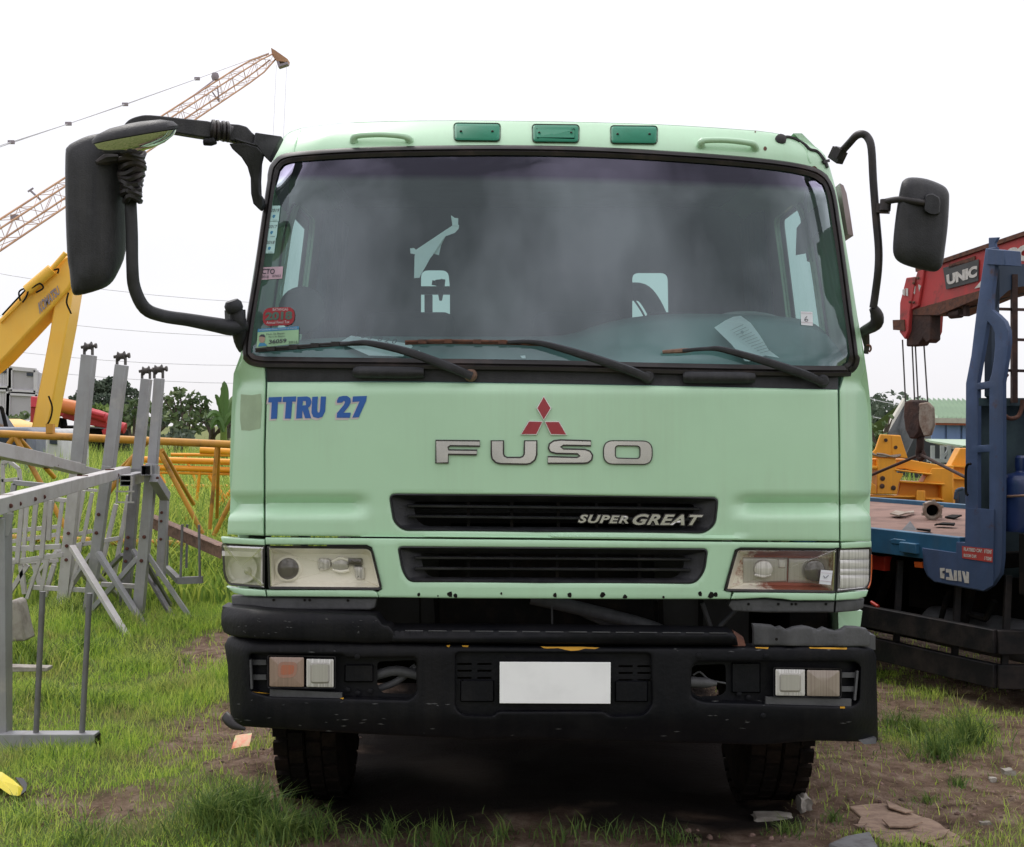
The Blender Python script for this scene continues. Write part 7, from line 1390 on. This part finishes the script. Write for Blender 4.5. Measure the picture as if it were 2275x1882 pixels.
b = MB(); panel(b, [(514, 1677), (523, 1645), (560, 1644), (554, 1676)], lambda x, y, k: onG(x, 1690+(y-1645)*.25, .02+(1677-y)*.0022), step=6, thick=(0, .004, 0)); tag(b.build('snack_wrapper', 'wrapper'), 'orange and yellow snack wrapper on the soil left of the left front tyre', 'wrapper')
bt = thing('plastic_scrap', 'crushed yellow plastic scrap with a dark end in the grass at the bottom left corner', 'litter', onG(20, 1790))
b = MB(); q1 = [(-60, 1768), (-20, 1760), (5, 1762), (30, 1774), (50, 1786), (57, 1794), (40, 1797), (22, 1794), (0, 1784), (-60, 1786)]
l0 = [onG(x, y, .03) for x, y in q1]; l1 = [onG(x, y, .055+.012*math.sin(x*.21)) for x, y in inset(np.array(q1), 4)]; b.rings([l0, l1], True, True, True); b.build('body', 'bottle_yellow', bt, sharp=15)
b = MB(); b.prism([onG(x, y, .05) for x, y in ((34, 1776), (52, 1778), (60, 1788), (58, 1800), (46, 1806), (52, 1794))], (0, 0, .008)); b.build('dark_end', 'bottle_black', bt)
# far wood along the horizon behind the truck (reads as one mass)
random.seed(5)
o = quadmesh('far_wood', np.concatenate([leaves(tuple(P(px, 934+random.gauss(0, 5), Yw)), 1.6+random.random(), 500, .35, seed=900+k) for k, (px, Yw) in enumerate([(540+i*44+random.uniform(-12, 12), random.uniform(84, 96)) for i in range(34)])]), 'leaf_dark')
tag(o, 'far dark line of trees along the horizon', 'wood', kind='stuff')
# ---------------------------------------------------------------- grass
mat('grass_near', (.34, .54, .09), .55, col2=(.44, .57, .14), nscale=1.3, island=.45, spec=.25, trans=.35, rv=0, col3=(.38, .33, .16), n3=2.5, lo3=.52, hi3=.7)
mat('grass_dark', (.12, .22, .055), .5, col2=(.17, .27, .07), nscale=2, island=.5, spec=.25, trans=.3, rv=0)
mat('grass_tall', (.3, .47, .09), .5, col2=(.38, .53, .13), nscale=.8, island=.6, spec=.25, trans=.4, rv=0, col3=(.27, .27, .1), n3=1.5, lo3=.62, hi3=.8)
mat('grass_dry', (.42, .36, .2), .8, col2=(.28, .21, .12), nscale=3, island=.4, spec=.1, trans=.2, rv=0)
def visible(x, y, pad=80):
    px = CX+F*x/y; return (px > -pad-150)&(px < 2275+pad+150)
def blades(name, x, y, hgt, wid, mt, lean=.35, cat='grass', label=''):
    n = len(x); z = gh(x, y)-.01; a = rng.uniform(0, 2*np.pi, n); la = rng.uniform(0, 2*np.pi, n); ln = rng.uniform(.1, 1, n)*lean*hgt*1.6
    dx, dy = np.cos(a)*wid/2, np.sin(a)*wid/2; lx, ly = np.cos(la)*ln, np.sin(la)*ln
    pts = np.empty((n, 5, 3))
    for k, (sgn, t, w_) in enumerate(((-1, 0, 1), (1, 0, 1), (1, .55, .8), (-1, .55, .8), (0, 1, 0))):
        pts[:, k, 0] = x+sgn*dx*w_+lx*t**2; pts[:, k, 1] = y+sgn*dy*w_+ly*t**2; pts[:, k, 2] = z+hgt*(t-.25*t**3*ln/np.maximum(hgt, .01))
    base = np.arange(n)*5
    loops = np.stack([base, base+1, base+2, base+3, base+3, base+2, base+4], 1).ravel()
    me = bpy.data.meshes.new(name); me.vertices.add(n*5); me.vertices.foreach_set('co', pts.ravel().astype(np.float32)); me.loops.add(n*7); me.loops.foreach_set('vertex_index', loops.astype(np.int32))
    me.polygons.add(n*2); st = np.empty(n*2, np.int32); st[0::2] = np.arange(n)*7; st[1::2] = np.arange(n)*7+4; me.polygons.foreach_set('loop_start', st)
    me.update(calc_edges=True); me.validate(); me.polygons.foreach_set('use_smooth', [True]*len(me.polygons)); me.materials.append(MATS[mt]); o = bpy.data.objects.new(name, me); C.objects.link(o); tag(o, label, cat, kind='stuff'); return o
def scatter(n, x0, x1, y0, y1, dens):
    x = rng.uniform(x0, x1, n); y = rng.uniform(y0, y1, n); k = (rng.uniform(0, 1, n) < dens(x, y))&visible(x, y); return x[k], y[k]
def dl(x, y): return (1-soil(x, y))*(.35+.65*np.clip((vnoise(x, y, .28, 9)*.5+vnoise(x, y, .9, 10)*.5-.22)*2.6, 0, 1))+.05*(1-under_shade_f(x, y))*(np.abs(x-.15) > 1.1)
sets = [scatter(150000, -3.6, 3.4, 5.0, 7.6, dl), scatter(210000, -6, 4, 7.6, 12, dl), scatter(60000, -7.5, -1, 12, 17, dl)]
X = np.concatenate([s_[0] for s_ in sets]); Y = np.concatenate([s_[1] for s_ in sets])
hh = (.014+.04*rng.uniform(0, 1, len(X))**1.5)*(1+1.1*np.clip(vnoise(X, Y, .7, 12)*2-.8, 0, 1)); far = np.clip((Y-7.5)/3, 0, 1); hh *= 1+.9*far*(X < 0)
blades('short_grass', X, Y, hh, .0035+.003*far+rng.uniform(0, .002, len(X)), 'grass_near', .5, label='short patchy green grass on the ground around the trucks')
# clumps and taller tufts
def clumps(cs):
    xs_, ys_, hs_ = [], [], []
    for cx, cy, r_, n_, h_ in cs:
        a = rng.uniform(0, 2*np.pi, n_); d = np.abs(rng.normal(0, r_*.55, n_)); xs_.append(cx+np.cos(a)*d); ys_.append(cy+np.sin(a)*d); hs_.append(h_*rng.uniform(.35, 1, n_)*np.clip(1.2-d/(r_*1.6), .35, 1))
    return np.concatenate(xs_), np.concatenate(ys_), np.concatenate(hs_)
def G(px, py): k = H*F/(py-CY); return ((px-CX)*k/F, k)
cs = []
for px, py, r_, n_, h_ in ((470, 1850, .3, 900, .2), (560, 1830, .28, 900, .22), (620, 1865, .25, 700, .2), (700, 1860, .22, 260, .15), (860, 1870, .2, 150, .14), (980, 1885, .25, 180, .15), (1120, 1880, .18, 110, .12), (1250, 1890, .2, 110, .13), (1370, 1885, .2, 90, .12), (1500, 1890, .2, 120, .13), (1750, 1860, .12, 160, .1),
                           (2080, 1690, .24, 420, .2), (2150, 1670, .22, 420, .24), (2030, 1640, .2, 260, .15), (1980, 1620, .16, 200, .14), (2060, 1780, .08, 110, .08), (2130, 1750, .08, 90, .09), (1850, 1830, .07, 90, .09),
                           (60, 1840, .4, 600, .14), (180, 1880, .4, 500, .12), (60, 1700, .5, 900, .13), (250, 1560, .5, 800, .13), (370, 1530, .4, 700, .12), (100, 1560, .5, 900, .17), (330, 1480, .5, 900, .14), (60, 1480, .5, 1000, .28), (180, 1450, .5, 900, .24), (420, 1400, .5, 900, .16), (20, 1400, .6, 1000, .3), (250, 1400, .5, 900, .22), (150, 1380, .6, 1100, .3), (480, 1340, .5, 900, .22), (350, 1350, .6, 1100, .26)):
    x, y = G(px, py); cs.append((x, y, r_, n_, h_))
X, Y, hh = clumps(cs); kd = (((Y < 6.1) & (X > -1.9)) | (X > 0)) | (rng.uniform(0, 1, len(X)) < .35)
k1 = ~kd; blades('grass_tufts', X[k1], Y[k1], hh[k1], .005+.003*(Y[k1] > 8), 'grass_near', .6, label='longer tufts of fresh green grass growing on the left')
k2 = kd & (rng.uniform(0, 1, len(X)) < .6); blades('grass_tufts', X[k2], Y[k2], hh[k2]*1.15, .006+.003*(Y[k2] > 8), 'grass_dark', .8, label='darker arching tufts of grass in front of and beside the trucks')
# tall grass behind the racks
def dt(x, y): return np.clip(.25+.9*vnoise(x, y, 1.1, 20), 0, 1)
X, Y = scatter(30000, -8.5, -2.6, 12.6, 22, dt); hh = .8+.65*rng.uniform(0, 1, len(X)); hh *= np.clip((Y-12)/3.5, .3, 1)*(.65+.6*vnoise(X, Y, 1.5, 22))
blades('tall_grass', X, Y, hh, .014+.02*rng.uniform(0, 1, len(X)), 'grass_tall', .6, label='tall bright green grass growing behind the grey racks')
X, Y = scatter(40000, -22, -3, 22, 42, dt); blades('tall_grass', X, Y, .7+.8*rng.uniform(0, 1, len(X)), .02+.02*rng.uniform(0, 1, len(X)), 'grass_tall', .35, label='tall weeds and grass far behind the yellow trusses')
X, Y = scatter(9000, 5, 40, 14, 50, dt); blades('tall_grass', X, Y, .3+.5*rng.uniform(0, 1, len(X)), .02+.02*rng.uniform(0, 1, len(X)), 'grass_tall', .35, label='weeds behind the yellow steel frames on the right')
# dry stalks
X, Y = scatter(52000, -3.5, 4, 5.2, 10, lambda x, y: (.25+.75*soil(x, y))*(np.abs(x-.15) > 1.15)); blades('dry_grass', X, Y, .01+.03*rng.uniform(0, 1, len(X)), .004, 'grass_dry', 1.3, label='dry straw and litter scattered over the bare earth')
# clods of earth
mat('clod', (.24, .165, .125), .95, col2=(.07, .045, .033), nscale=15, bump=.03, island=.3)
b = MB()
for i in range(900):
    while True:
        x = random.uniform(-2.6, 3.8); y = random.uniform(5.4, 10.5)
        if soil(x, y) > .5 and (abs(x-.2) > 1.05 or y < 5.75) and random.random() < (.9 if abs(x-1.6) < .9 or abs(x+1.2) < .4 else .25): break
    r_ = .005+.015*random.random()**3; z = float(gh(x, y)); vs = []
    for k in range(3):
        for j in range(6): a = j*math.pi/3+k*.5; rr = r_*(1, .9, .4)[k]*random.uniform(.7, 1.2); vs.append((x+rr*math.cos(a), y+rr*math.sin(a), z-.004+r_*(0, .6, 1.0)[k]*random.uniform(.8, 1.1)))
    b.add(vs, [(k*6+j, k*6+(j+1) % 6, (k+1)*6+(j+1) % 6, (k+1)*6+j) for k in range(2) for j in range(6)]+[(12, 13, 14, 15, 16, 17)])
o = b.build('soil_clods', 'clod', sharp=180); tag(o, 'loose clods of brown earth on the bare ground beside the wheels', 'soil', kind='stuff')
